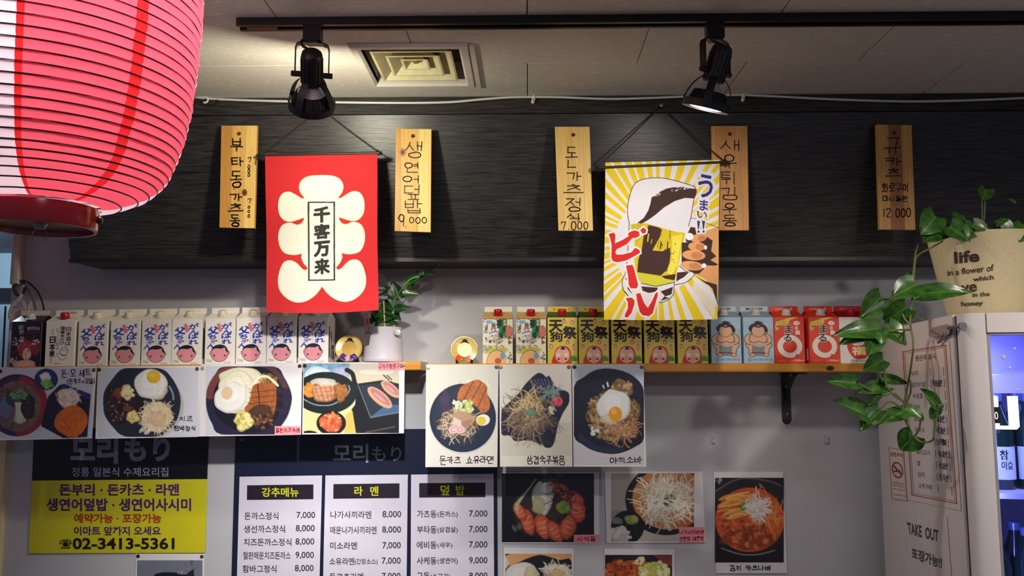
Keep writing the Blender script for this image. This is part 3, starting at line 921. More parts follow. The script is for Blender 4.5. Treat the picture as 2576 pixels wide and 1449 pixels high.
# ================================================================== fabric banners
M_cloth = print_mat('printed_cotton', rough=.85, bump=.25)
M_rod = mat('black_dowel', (26, 24, 24), rough=.5)
M_cord = mat('black_cord', (22, 21, 20), rough=.8, var=.2, scale=200)
def banner(q, rod, apex, draw, label, org, sc, ext, seed, hem):
    d = 1.893
    q = np.asarray(q, float)
    b = (P(*q[2], d) + P(*q[3], d)) / 2
    t = thing('hanging_banner', label, 'banner', b)
    cv = Cv(*ext, 2.15, (255, 255, 255), seed); draw(cv)
    rng = random.Random(seed); ph = [rng.uniform(0, 6) for _ in range(6)]
    x0, y0, x1, y1 = ext
    def pj(x, y, dd=0):
        u = (np.asarray(x) - x0) / (x1 - x0); v = (np.asarray(y) - y0) / (y1 - y0)
        px = (1 - u) * (1 - v) * q[0, 0] + u * (1 - v) * q[1, 0] + u * v * q[2, 0] + (1 - u) * v * q[3, 0]
        py = (1 - u) * (1 - v) * q[0, 1] + u * (1 - v) * q[1, 1] + u * v * q[2, 1] + (1 - u) * v * q[3, 1]
        px = px + 1.6 * np.sin(v * 7 + ph[0]) * (u - .5) * 2 * v
        py = py + hem * np.sin(u * math.pi) * v ** 3
        w = .0035 * np.sin(u * 9 + ph[1] + v * 1.5) * v + .0030 * np.sin(v * 11 + ph[2] + u * 2) * np.minimum(1, v * 3) + .0028 * np.sin(u * 4 + v * 5 + ph[3]) * v
        return P(px, py, d + dd + w)
    c = cv.build('cloth', M_cloth, pj, t)
    c.data.polygons.foreach_set('use_smooth', [True] * len(c.data.polygons))
    mb = MB(); mb.tube([P(*rod[0], d + .002), P(*rod[1], d + .002)], .0046, 12)
    mb.build('dowel', M_rod, t, True)
    mb = MB()
    for r in rod:
        r2 = (r[0] + (8 if r is rod[0] else -8), r[1] - 1)
        mb.tube([P(*r2, d + .001), P((r2[0] + apex[0]) / 2, (r2[1] + apex[1]) / 2 + 2, d + .008), P(*apex, 1.921)], .0017, 6)
        mb.tube([P(r2[0] + dx, r2[1] + dy, d - .003 + e) for dx, dy, e in ((-2, -6, 0), (3, 0, -.004), (-2, 6, 0), (-5, 0, .008))], .0022, 6, True)
    mb.build('cord', M_cord, t, True)
    mb = MB(); mb.lathe([(.003, 0), (.003, .012), (.0055, .0125), (.0055, .014), (.002, .016)], 12, Matrix.Translation(P(apex[0], apex[1], 1.93)) @ Matrix.Rotation(math.pi / 2, 4, 'X'))
    mb.build('nail', mat('steel', (150, 150, 152), rough=.3, metal=.9), t, True)
    return t

def draw_red(cv):
    red = (180, 22, 28)
    cv.poly(rect(0, 0, 3000, 3000), red)
    h = [(772, 437), (845, 441), (896, 463), (918, 503), (912, 545), (893, 572), (882, 588), (905, 592), (950, 566), (990, 547), (1030, 556), (1055, 590), (1063, 640), (1055, 695), (1025, 731), (985, 741), (935, 728), (893, 716), (890, 735), (912, 762), (945, 769), (985, 755), (1030, 765), (1056, 797), (1066, 850), (1055, 910), (1025, 950), (970, 963), (935, 960), (905, 956), (908, 985), (892, 1022), (868, 1050), (874, 1069), (903, 1066), (950, 1022), (990, 1007), (1030, 1020), (1056, 1072), (1068, 1140), (1055, 1203), (1010, 1252), (950, 1277), (890, 1271), (840, 1245), (803, 1212)]
    pts = [np.array(p) for p in spline(h + [(772, 1170)], 5)]
    left = [np.array([1544 - p[0], p[1]]) for p in pts[::-1]]
    full = pts + left
    cv.line(full, 9, (214, 206, 164), closed=True)
    cv.poly(full, (208, 208, 196))
    cv.poly([(678, 610), (866, 613), (862, 1140), (677, 1140)], (26, 26, 24))
    cv.poly([(690, 620), (855, 622), (851, 1131), (688, 1131)], (210, 210, 200))
    for ch, x0, y0, x1, y1 in (('千', 722, 650, 826, 748), ('客', 722, 764, 826, 858), ('万', 722, 880, 824, 975), ('来', 724, 995, 822, 1092)):
        cv.text(ch, [(x0, y0 + 5), (x1, y0 - 3), (x1, y1 - 3), (x0, y1 + 3)], (26, 26, 24), .06)
    cv.line([(400, 318), (1150, 316)], 3, (186, 24, 30), .6)
    cv.grain(.05, 8)
banner([(667, 386), (949, 384), (951, 780), (672, 785)], [(646, 391), (961, 385)], (805, 272), draw_red,
       'red fabric banner with white scalloped crest and black framed characters', (520, 280), 2.684, (392, 283, 1156, 1352), 4, 5)

def draw_beer(cv):
    yel, wht, brn, blu, red, skin = (230, 200, 20), (226, 226, 228), (62, 36, 30), (40, 40, 124), (216, 34, 34), (222, 160, 100)
    cv.poly(rect(0, 0, 3000, 3000), yel)
    rng = random.Random(8); a = 0.05
    while a < 6.28:
        w = rng.choice((.03, .04, .05, .075)); g = rng.choice((.05, .07, .09, .115))
        R = 1400
        cv.poly([(800, 880), (800 + R * math.cos(a), 880 + R * math.sin(a)), (800 + R * math.cos(a + w), 880 + R * math.sin(a + w))], wht)
        a += w + g
    cv.ell(800, 900, 300, 330, wht)
    # glass
    cv.poly([(600, 745), (1005, 780), (985, 850), (915, 1170), (905, 1240), (850, 1282), (740, 1290), (640, 1265), (585, 1230), (563, 1160), (585, 1080)], wht)
    cv.line([(602, 745), (588, 1060), (563, 1130), (568, 1200), (600, 1240)], 5, brn, sm=4)
    cv.poly([(610, 762), (700, 752), (800, 780), (985, 828), (960, 930), (935, 1060), (915, 1150), (800, 1178), (700, 1160), (655, 1120), (640, 1000), (640, 860)], (214, 190, 30))
    cv.poly([(612, 762), (690, 757), (700, 830), (650, 900), (640, 840), (620, 820)], (196, 180, 40))
    cv.poly([(895, 845), (965, 835), (930, 1050), (893, 1105), (862, 1090), (895, 1000)], (232, 222, 70))
    cv.poly([(703, 830), (735, 768), (802, 785), (826, 800), (812, 850), (762, 940), (830, 946), (880, 922), (886, 960), (880, 1020), (862, 1072), (820, 1110), (662, 1085), (668, 1000), (690, 930)], brn)
    for i in range(16):
        x = rng.uniform(690, 890); y = rng.uniform(800, 900)
        cv.line([(x, y), (x - 6, y + rng.uniform(20, 70))], rng.uniform(3, 9), rng.choice((brn, (214, 190, 30))))
    for i in range(50):
        cv.ell(rng.uniform(650, 920), rng.uniform(800, 1080), rng.uniform(1.5, 5), rng.uniform(1.5, 5), brn)
    cv.poly([(825, 1112), (922, 1100), (915, 1142), (850, 1130)], brn)
    cv.poly([(660, 1092), (800, 1120), (900, 1140), (900, 1160), (790, 1180), (690, 1160)], (206, 206, 50))
    cv.line([(690, 1160), (790, 1182), (915, 1155)], 5, brn)
    cv.line([(912, 1150), (905, 1240), (850, 1282), (812, 1290)], 5, brn, sm=4)
    cv.poly([(690, 1180), (800, 1190), (800, 1215), (740, 1225), (700, 1210)], brn)
    cv.poly([(820, 1215), (905, 1185), (895, 1235), (850, 1250), (880, 1260), (820, 1280), (850, 1245)], brn)
    for i in range(14):
        x = rng.uniform(575, 640); y = rng.uniform(1120, 1240)
        cv.line([(x, y), (x + 12, y + 18)], 5, brn)
    # handle
    cv.line([(945, 1045), (1000, 1085), (1055, 1080), (1030, 1130), (980, 1160), (915, 1172)], 5, brn, sm=4)
    cv.poly([(930, 1090), (985, 1085), (1010, 1090), (980, 1120), (925, 1150)], brn)
    # hand
    cv.poly([(1095, 830), (1215, 780), (1215, 1240), (1140, 1150), (1070, 1110), (1000, 1060), (1010, 900), (1000, 860)], skin, sm=0)
    cv.poly([(985, 860), (1020, 785), (1050, 790), (1060, 830), (1030, 890), (990, 885)], brn)
    cv.poly([(960, 890), (1100, 880), (1120, 845), (1170, 880), (1160, 950), (1195, 985), (1155, 1010), (1212, 1042), (1130, 1060), (1100, 1100), (1050, 1100), (960, 1050)], brn)
    for x, y, rx, ry, r in ((1075, 860, 55, 28, -8), (1062, 917, 58, 30, 4), (1043, 975, 78, 34, 5), (1030, 1045, 78, 30, 8)):
        cv.ell(x, y, rx, ry, skin, r); cv.ell(x + 20, y + 4, rx * .5, ry * .7, (196, 128, 78), r)
    for x, y, rx, ry in ((1012, 850, 28, 24), (1122, 925, 10, 14), (1112, 1047, 16, 16)):
        cv.ell(x, y, rx, ry, (244, 240, 236))
    cv.poly([(1075, 1105), (1135, 1045), (1210, 1050), (1210, 1180), (1150, 1165), (1120, 1140)], skin)
    cv.poly([(1040, 1110), (1120, 1150), (1200, 1175), (1212, 1320), (1170, 1200), (1090, 1140)], brn)
    cv.poly([(1050, 1130), (1150, 1180), (1195, 1270), (1190, 1400), (1030, 1200)], wht, .7)
    cv.line([(1125, 762), (1215, 795)], 4, brn)
    # foam
    foam = [(600, 745), (590, 690), (592, 620), (612, 540), (635, 490), (680, 462), (760, 450), (840, 455), (920, 475), (1000, 500), (1045, 520), (1055, 555), (1040, 600), (1030, 660), (1020, 725), (1005, 780), (985, 825), (930, 818), (860, 800), (790, 775), (720, 755), (640, 758)]
    cv.poly(foam, wht)
    cv.line(foam[:16], 5, brn, sm=3); cv.line([(1020, 725), (1055, 732)], 4, brn)
    cv.poly([(655, 754), (700, 720), (730, 670), (745, 620), (752, 582), (795, 552), (850, 525), (900, 516), (960, 520), (1050, 530), (1055, 565), (1040, 595), (980, 590), (910, 610), (840, 650), (780, 700), (730, 735), (690, 757)], brn)
    for i in range(70):
        x = rng.uniform(750, 1000); y = 520 + (1000 - x) ** 2 / 1100 + rng.uniform(-6, 18)
        cv.line([(x, y), (x + 14, y - 8)], 3, rng.choice((brn, brn, wht)))
    for ch, x0, y0, x1, y1 in (('う', 1070, 437, 1163, 588), ('ま', 1080, 606, 1136, 676), ('い', 1064, 682, 1130, 728)):
        for off, c in ((.10, wht), (.03, blu)):
            cv.text(ch, [(x0, y0 - 4), (x1, y0 + 4), (x1, y1 + 4), (x0, y1 - 4)] if off < .1 else [(x0 - 9, y0 - 12), (x1 + 9, y0 - 6), (x1 + 9, y1 + 12), (x0 - 9, y1 + 6)], c, off)
    for x in (1072, 1106):
        cv.line([(x + 2, 742), (x, 800)], 26, wht); cv.ell(x + 2, 818, 17, 17, wht)
        cv.poly([(x - 9, 744), (x + 12, 748), (x + 4, 802), (x - 3, 802)], blu); cv.ell(x + 2, 818, 8, 8, blu)
    S = [[(463, 825), (500, 815), (510, 835), (507, 890), (560, 865), (600, 840), (640, 838), (612, 870), (590, 895), (520, 930), (512, 950), (520, 965), (560, 965), (620, 950), (645, 920), (675, 935), (680, 955), (655, 970), (590, 1005), (530, 1018), (495, 1010), (485, 985), (485, 900), (475, 860)],
         [(600, 838), (592, 826), (612, 810), (640, 802), (668, 812), (676, 838), (655, 852), (625, 856)], [(676, 802), (698, 783), (720, 800), (716, 820), (695, 828)],
         [(585, 1040), (630, 1035), (640, 1060), (670, 1170), (660, 1195), (620, 1195), (605, 1170), (600, 1110)],
         [(585, 1260), (625, 1255), (645, 1275), (645, 1300), (625, 1360), (600, 1390), (580, 1390), (580, 1370), (600, 1330), (600, 1290)],
         [(655, 1230), (685, 1225), (710, 1290), (735, 1325), (760, 1285), (785, 1230), (800, 1215), (803, 1240), (770, 1360), (745, 1380), (700, 1375), (680, 1350), (665, 1290)]]
    for s in S:
        cv.line(s, 20, (246, 240, 228), closed=True)
    for s in S:
        cv.poly(s, red)
    cv.line([(437, 368), (1210, 356)], 3, (214, 190, 30), .6)
    cv.line([(1203, 340), (1203, 1400)], 3, (220, 200, 60), .5)
    cv.grain(.05, 8)
banner([(1523, 409), (1811, 402), (1805, 803), (1519, 804)], [(1493, 423), (1832, 408)], (1662, 268), draw_beer,
       'yellow and white sunburst banner with a hand holding a beer mug', (1360, 280), 2.683, (436, 338, 1212, 1408), 9, 2)

# ================================================================== sake cartons
CW, CH, CR, CF = .0903, .1368, .021, .0155           # width, shoulder height, roof rise, fin height
M_card = print_mat('printed_carton', rough=.38)
def carton(draw, ext, body, roof, fin, cap, fin_text=None, fin_ink=(60, 60, 60), side_art=None, step=None):
    t = bpy.data.objects.new('sake_carton', None); col.objects.link(t); t.empty_display_size = .04
    h = CW / 2
    mb = MB(); e = .0025
    o2 = [(-h + e, -h), (h - e, -h), (h, -h + e), (h, h - e), (h - e, h), (-h + e, h), (-h, h - e), (-h, -h + e)]
    mb.prism([(x, y, 0) for x, y in o2], [(x, y, CH) for x, y in o2])
    mb.build('body', body, t, local=True)
    mb = MB()                                             # gable roof with tucked-in ends
    a = [(-h, -h, CH), (h, -h, CH), (h, h, CH), (-h, h, CH)]
    k = h * .93
    r = [(-k, -.002, CH + CR), (k, -.002, CH + CR), (k, .002, CH + CR), (-k, .002, CH + CR)]
    i = [(-h * .72, 0, CH + CR * .75), (h * .72, 0, CH + CR * .75)]
    mb.add(a + r + i, [(0, 1, 5, 4), (2, 3, 7, 6), (0, 4, 8), (3, 8, 7), (0, 8, 3), (1, 9, 5), (2, 6, 9), (1, 2, 9), (4, 5, 6, 7)])
    mb.build('roof', roof, t, local=True)
    mb = MB(); mb.box(-k, k, -.0018, .0018, CH + CR - .001, CH + CR + CF)
    f = mb.build('fin', fin, t, local=True)
    if fin_text:
        mb = MB()
        typeset(mb, fin_text, rect(-k * .62, CH + CR + CF * .72, k * .62, CH + CR + CF * .25), lambda x, y: np.stack([x, np.full_like(x, -.0022), y], -1), .02)
        mb.build('lettering', mat('fin_ink_%d_%d_%d' % fin_ink, fin_ink, rough=.6), f, local=True)
    sl = math.atan2(CR, h)
    Mx = Matrix.Translation((0, -h * .52, CH + CR * .48)) @ Matrix.Rotation(sl * .55, 4, 'X')
    mb = MB(); mb.lathe([(.0155, -.001), (.0155, .001), (.0125, .002), (.0128, .013), (.0105, .0165), (.004, .017), (0, .017)], 24, Mx)
    mb.build('cap', cap, t, True, local=True)
    x0, y0, x1, y1 = ext
    cv = Cv(x0, y0, x1, y1, (x1 - x0) / 96, (255, 255, 255), 5)
    draw(cv)
    hi = h - e * .4
    def pj(x, y):
        u = (np.asarray(x) - x0) / (x1 - x0); v = (np.asarray(y) - y0) / (y1 - y0)
        return np.stack([-hi + 2 * hi * u, np.full_like(u, -h - .0004), CH * (1 - v) + .0002], -1)
    cv.build('front_print', M_card, pj, t, local=True)
    if side_art is not None:
        for s in (-1, 1):
            mb = MB(); mb.mi = 0
            for (u0, v0, u1, v1) in side_art:
                mb.box(s * (h + .0002) - .0002, s * (h + .0002) + .0002, -h + CW * u0, -h + CW * u1, CH * v0, CH * v1)
            mb.build('side_print', mat('side_print_ink', (70, 66, 62), rough=.5, var=.4, scale=200), t, local=True)
    return t

wh = (236, 232, 222)
M_cwhite = mat('carton_white', (236, 232, 220), rough=.4, var=.02)
M_ccap = mat('cream_cap', (222, 212, 182), rough=.35, var=.02)
M_redcap = mat('red_cap', (180, 16, 20), rough=.25, var=.03)
M_wcap = mat('white_cap', (206, 200, 188), rough=.35, var=.02)

def d_blue(cv):
    B = (30, 52, 168)
    cv.poly(rect(0, 0, 440, 670), wh)
    for ch, x0, y0, x1, y1, sk in (('が', 240, 72, 395, 148, -10), ('ん', 262, 156, 392, 222, -8), ('ば', 246, 216, 395, 292, -6), ('れ', 246, 308, 392, 374, -6), ('父', 40, 124, 196, 234, -12), ('ち', 52, 240, 166, 304, -8), ('ゃ', 76, 312, 186, 366, -8), ('ん', 32, 364, 166, 430, -8)):
        cv.text(ch, [(x0, y0 - sk), (x1, y0 + sk), (x1, y1 + sk), (x0, y1 - sk)], B, .06)
    a = math.radians(-18)
    c = [(210 + x * math.cos(a) - y * math.sin(a), 135 + x * math.sin(a) + y * math.cos(a)) for x, y in ((-22, -60), (22, -60), (22, 60), (-22, 60))]
    cv.poly(c, (226, 130, 130)); cv.line(c, 6, (206, 84, 84), closed=True)
    for i, ch in enumerate('ハイパック'):
        cv.text(ch, rect(198, 228 + i * 28, 222, 250 + i * 28), (110, 116, 124), 0)
    # plain pink disc with a dark cap stands where the pack carries its printed face
    cv.ell(98, 505, 26, 30, (24, 24, 26)); cv.ell(98, 505, 20, 24, (226, 176, 176)); cv.ell(346, 505, 26, 30, (24, 24, 26)); cv.ell(346, 505, 20, 24, (226, 176, 176))
    cv.ell(222, 515, 132, 122, (24, 24, 26)); cv.ell(222, 515, 124, 114, (226, 150, 158))
    cv.poly([(98, 470), (120, 420), (180, 388), (250, 384), (310, 410), (340, 460), (344, 500), (310, 470), (300, 430), (240, 444), (150, 440)], (26, 28, 40), sm=4)
    cv.ell(140, 545, 18, 18, (170, 62, 66)); cv.ell(300, 545, 18, 18, (170, 62, 66))
    cv.text('900ml', rect(28, 596, 106, 640), (130, 130, 134), .0)
    cv.text('日本酒', rect(292, 636, 386, 664), (190, 50, 54), .02)
T_blue = carton(d_blue, (0, 0, 440, 670), M_cwhite, M_cwhite, M_cwhite, M_ccap, side_art=[(.1, .12, .24, .8), (.4, .1, .5, .7), (.55, .3, .8, .4), (.6, .08, .8, .28)])

def d_script(cv):
    cv.poly(rect(640, 665, 1090, 1345), wh)
    K_ = (28, 26, 26)
    def colm(s, x0, x1, y0, y1, b):
        n = len(s); st = (y1 - y0) / n
        for i, ch in enumerate(s):
            cv.text(ch, rect(x0, y0 + i * st + 3, x1, y0 + (i + 1) * st - 3), K_, b)
    colm('日本酒は', 945, 1025, 760, 1040, .03); colm('国産米だけ', 862, 930, 750, 1030, .03); colm('じっくり醸造', 800, 850, 765, 1100, .02); colm('日本泉', 705, 790, 900, 1205, .05); colm('甘口', 728, 764, 785, 880, .02)
    cv.line([(870, 1130), (885, 1080), (940, 1060), (985, 1085), (990, 1140), (960, 1175), (900, 1170)], 8, (60, 58, 56), sm=4, closed=True)
    cv.line([(820, 1160), (850, 1150), (900, 1180), (960, 1190), (965, 1220), (900, 1250), (850, 1215)], 7, (70, 68, 66), sm=4, closed=True)
    for i in range(7):
        cv.line([(890 + i * 14, 1085), (894 + i * 14, 1125)], 4, (70, 68, 66))
    cv.poly(rect(715, 1220, 752, 1295), (214, 150, 140)); cv.text('清酒', rect(720, 1228, 748, 1288), (240, 210, 200), .02)
    cv.text('900ml', rect(785, 1290, 890, 1318), (70, 70, 70), .02)
T_script = carton(d_script, (640, 665, 1090, 1345), M_cwhite, M_cwhite, M_cwhite, M_redcap, '純米酒日本酒', (110, 108, 106))

def d_navy(cv):
    cv.poly(rect(130, 665, 580, 1355), (38, 30, 46)); cv.grain(.3, 60)
    cv.text('萩', rect(232, 722, 312, 790), (190, 190, 200), 0); cv.text('野', rect(246, 800, 316, 862), (190, 190, 200), 0)
    cv.text('谷', rect(255, 890, 330, 950), (206, 200, 206), 0); cv.text('々', rect(170, 900, 215, 950), (190, 186, 196), 0)
    cv.text('IPPIN', rect(370, 750, 545, 802), (196, 196, 204), 0); cv.text('JUNMAI', rect(368, 824, 540, 856), (150, 40, 56), .01)
    # plain colour masses in place of the pack illustration
    cv.blob(360, 1090, 130, 150, (150, 54, 60), .1); cv.blob(500, 1060, 80, 110, (128, 46, 54), .2)
    cv.blob(375, 1160, 62, 92, (226, 190, 172), .06); cv.blob(350, 1320, 170, 70, (206, 158, 138), .12)
    cv.strands(400, 1060, 150, 120, 40, [(120, 36, 46), (176, 72, 74)], 120, 8, .7, .6)
    cv.scatter(240, 1000, 90, 60, 16, [(226, 214, 222), (206, 190, 206)], 12); cv.scatter(500, 980, 60, 40, 12, [(232, 220, 226)], 12); cv.scatter(200, 1250, 70, 50, 18, [(190, 150, 176), (206, 176, 196)], 16)
M_cnavy = mat('carton_navy', (30, 28, 34), rough=.4, var=.05)
T_navy = carton(d_navy, (130, 665, 580, 1355), M_cnavy, M_cnavy, mat('pale_fin', (206, 192, 186), rough=.4), M_wcap, side_art=[(.3, .4, .5, .92), (.55, .3, .7, .5)])

def d_tales(cv):
    cv.poly(rect(110, 380, 680, 1250), (238, 230, 206))
    cv.ell(300, 470, 190, 90, (232, 240, 234)); cv.ell(230, 465, 70, 32, (140, 176, 200)); cv.ell(320, 500, 60, 24, (190, 210, 214))
    cv.line([(125, 480), (140, 430), (230, 398), (330, 405), (400, 440)], 12, (60, 66, 54), sm=4)
    cv.poly(rect(415, 384, 572, 770), (32, 140, 66))
    for ch, q in (('夢', rect(380, 425, 478, 580)), ('長', rect(470, 560, 580, 670)), ('者', rect(395, 650, 500, 780))):
        cv.text(ch, q, (22, 54, 30), .05)
    cv.ell(528, 452, 26, 24, (226, 172, 166)); cv.ell(528, 508, 26, 24, (226, 172, 166))
    cv.poly([(265, 590), (285, 560), (345, 560), (365, 600), (350, 640), (270, 640)], (206, 104, 96)); cv.ell(310, 620, 20, 26, wh)
    cv.poly([(270, 560), (280, 500), (300, 475), (310, 500), (330, 470), (345, 505), (365, 560)], (104, 116, 100))
    cv.line([(240, 680), (330, 650), (430, 665)], 26, (92, 144, 196), sm=4)
    for i in range(18):
        cv.line([(125 + cv.rng.uniform(0, 95), 490 + cv.rng.uniform(0, 190)), (130 + cv.rng.uniform(0, 95), 500 + cv.rng.uniform(0, 190))], 9, (70, 76, 64))
    cv.blob(610, 650, 70, 120, (206, 116, 96), .15); cv.scatter(615, 800, 55, 90, 20, [(190, 172, 96), (150, 130, 70), (96, 86, 60)], 20)
    cv.scatter(350, 800, 190, 90, 34, [(206, 170, 150), (96, 146, 140), (100, 140, 190), (206, 140, 130), (60, 60, 54), (180, 176, 150)], 26)
    for i in range(60):
        x, y = cv.rng.uniform(120, 560), cv.rng.uniform(930, 1040); r = cv.rng.uniform(20, 34)
        cv.ell(x, y, r + 4, r + 4, (96, 86, 40)); cv.ell(x, y, r, r, ((228, 216, 66), (228, 216, 66), (214, 206, 96), (196, 176, 196), (130, 180, 120))[cv.rng.integers(5)])
    # plain tan mass with blue and red spots in place of the printed figure
    cv.ell(380, 1220, 196, 224, (50, 40, 30)); cv.ell(380, 1222, 188, 216, (238, 184, 118))
    cv.ell(488, 1110, 44, 66, (110, 160, 206)); cv.ell(402, 1200, 66, 54, (200, 84, 54))
    cv.poly(rect(560, 1020, 680, 1250), (238, 230, 206)); cv.scatter(615, 1130, 45, 100, 30, [(70, 66, 54), (120, 116, 90), (220, 210, 180)], 16)
T_tales = carton(d_tales, (110, 380, 680, 1250), mat('carton_cream', (232, 222, 188), rough=.4), mat('tan_roof', (190, 156, 84), rough=.4), M_cwhite, M_redcap, side_art=[(.15, .3, .5, .75), (.6, .1, .85, .5)])
mb = MB(); mb.box(-CW / 2 - .0003, CW / 2 + .0003, -CW / 2 - .0009, -CW / 2, CH - .0045, CH - .0003)
mb.build('orange_band', mat('orange_band', (206, 106, 44), rough=.4, var=.3, scale=300), T_tales, local=True)

def d_mask(cv):
    yl, red, K_ = (224, 206, 76), (206, 46, 42), (44, 24, 24)
    cv.poly(rect(1350, 375, 1910, 1250), yl); cv.grain(.06, 40)
    for ch, q in (('天', rect(1382, 430, 1625, 655)), ('祭', [(1635, 545), (1880, 565), (1895, 785), (1650, 770)]), ('狗', rect(1400, 655, 1625, 835))):
        cv.text(ch, q, K_, .045)
    for x, y, rx, ry, c in ((1655, 450, 34, 52, (214, 84, 60)), (1812, 475, 38, 50, (196, 110, 70)), (1415, 925, 38, 50, (206, 110, 90)), (1728, 850, 38, 52, (206, 70, 50)), (1838, 945, 28, 68, (206, 100, 84))):
        cv.ell(x, y, rx + 5, ry + 5, (240, 226, 190)); cv.ell(x, y, rx, ry, c); cv.ell(x, y + 4, rx * .5, ry * .45, (240, 206, 180)); cv.poly(rect(x - rx, y + ry * .7, x + rx, y + ry + 8), yl, .7)
    cv.poly([(1440, 1250), (1470, 1080), (1520, 960), (1640, 915), (1750, 960), (1790, 1080), (1800, 1200), (1760, 1250)], red, sm=4)
    cv.ell(1625, 1090, 136, 150, (240, 180, 160))
    cv.poly([(1590, 990), (1605, 945), (1640, 930), (1672, 965), (1672, 990)], (50, 30, 26))
    cv.poly(rect(1600, 1120, 1645, 1250), (232, 164, 146)); cv.line([(1600, 1120), (1592, 1250)], 6, (196, 116, 104)); cv.line([(1645, 1120), (1650, 1250)], 6, (196, 116, 104))
    for s in (-1, 1):
        cv.ell(1622 + s * 75, 1085, 34, 32, (246, 226, 186)); cv.poly([(1622 + s * 35, 1160), (1622 + s * 75, 1145), (1622 + s * 95, 1160), (1622 + s * 70, 1190)], (70, 26, 22))
    for a in range(-4, 5):
        g = math.radians(-90 + a * 26)
        cv.poly([(1830 + 26 * math.cos(g - 1.4), 1180 + 26 * math.sin(g - 1.4)), (1830 + 108 * math.cos(g), 1180 + 108 * math.sin(g)), (1830 + 26 * math.cos(g + 1.4), 1180 + 26 * math.sin(g + 1.4))], (74, 140, 60))
    cv.poly([(1820, 1220), (1860, 1230), (1850, 1250), (1800, 1250)], (214, 216, 130))
T_mask = carton(d_mask, (1350, 375, 1910, 1250), mat('carton_yellow', (220, 196, 70), rough=.4), mat('green_roof', (46, 86, 30), rough=.4), mat('yellow_fin', (232, 206, 74), rough=.4), M_redcap, 'まつりてんぐ', (206, 66, 40), side_art=[(.2, .2, .7, .8)])

def d_sumo(cv):
    K_, sk = (40, 22, 26), (232, 178, 140)
    cv.poly(rect(565, 295, 1035, 1010), (170, 200, 216)); cv.grain(.08, 120)
    cv.blob(960, 560, 120, 90, (176, 200, 190), .2, al=.6)
    cv.ell(800, 860, 150, 34, (120, 136, 146))
    def out(pts, c=sk, w=10):
        p = spline(pts, 5, True)
        cv.poly(p, c); cv.line(p, w, K_, closed=True)
    out([(640, 790), (600, 740), (600, 700), (650, 680), (720, 740), (720, 820), (700, 880), (640, 860)])
    out([(960, 790), (1000, 740), (1000, 700), (950, 690), (880, 740), (870, 820), (890, 880), (950, 850)])
    out([(650, 880), (690, 850), (740, 870), (730, 895), (670, 900)], w=8); out([(870, 885), (900, 850), (950, 870), (950, 895), (890, 900)], w=8)
    out([(690, 545), (620, 570), (575, 630), (590, 690), (650, 720), (690, 690), (660, 640), (690, 600)]); out([(910, 545), (960, 570), (1003, 630), (990, 690), (930, 720), (900, 690), (930, 640), (910, 600)])
    out([(700, 560), (880, 560), (930, 640), (910, 720), (800, 760), (690, 720), (655, 640)])
    cv.line([(670, 670), (720, 690), (770, 684)], 9, K_, sm=3); cv.line([(830, 684), (880, 690), (930, 668)], 9, K_, sm=3); cv.line([(775, 680), (800, 668), (825, 680)], 8, K_, sm=3)
    cv.poly([(700, 740), (890, 740), (880, 850), (690, 850)], (86, 96, 92))
    for i in range(6):
        for j in range(5):
            cv.line([(712 + i * 30, 758 + j * 18), (726 + i * 30, 752 + j * 18)], 7, (206, 216, 206))
    cv.line([(690, 845), (880, 845)], 16, (120, 40, 56))
    for i in range(13):
        x = 672 + i * 22; y = 700 + 46 * math.sin(math.pi * i / 12)
        cv.ell(x, y, 13, 17, K_); cv.ell(x, y, 9, 13, (236, 230, 214))
    # head left as plain shapes: topknot, hair and a smooth face
    cv.poly([(645, 470), (690, 410), (790, 380), (890, 410), (945, 480), (930, 540), (880, 500), (860, 430), (790, 440), (720, 430), (700, 500), (680, 530)], (36, 22, 30), sm=4)
    cv.ell(795, 510, 108, 96, K_); cv.ell(795, 512, 99, 88, sk)
    cv.poly([(690, 470), (730, 420), (800, 440), (860, 420), (905, 470), (880, 440), (800, 462), (720, 440)], (36, 22, 30))
    cv.poly([(725, 372), (790, 352), (890, 380), (840, 392), (780, 388)], (28, 20, 26))
    cv.ell(648, 950, 30, 30, (56, 66, 74)); cv.ell(648, 950, 23, 23, (176, 200, 212)); cv.text('大', rect(634, 936, 662, 964), (56, 66, 74), .02)
    cv.text('OZEKI SAKE SUMO', rect(696, 934, 948, 964), (40, 48, 66), .02); cv.poly(rect(962, 932, 998, 968), (220, 120, 124))
T_sumo = carton(d_sumo, (565, 295, 1035, 1010), mat('carton_light_blue', (160, 186, 198), rough=.4), mat('blue_roof', (140, 160, 168), rough=.4), mat('pale_blue_fin', (188, 206, 212), rough=.4), M_wcap, '清酒大関', (56, 60, 66), side_art=[(.2, .2, .75, .85)])

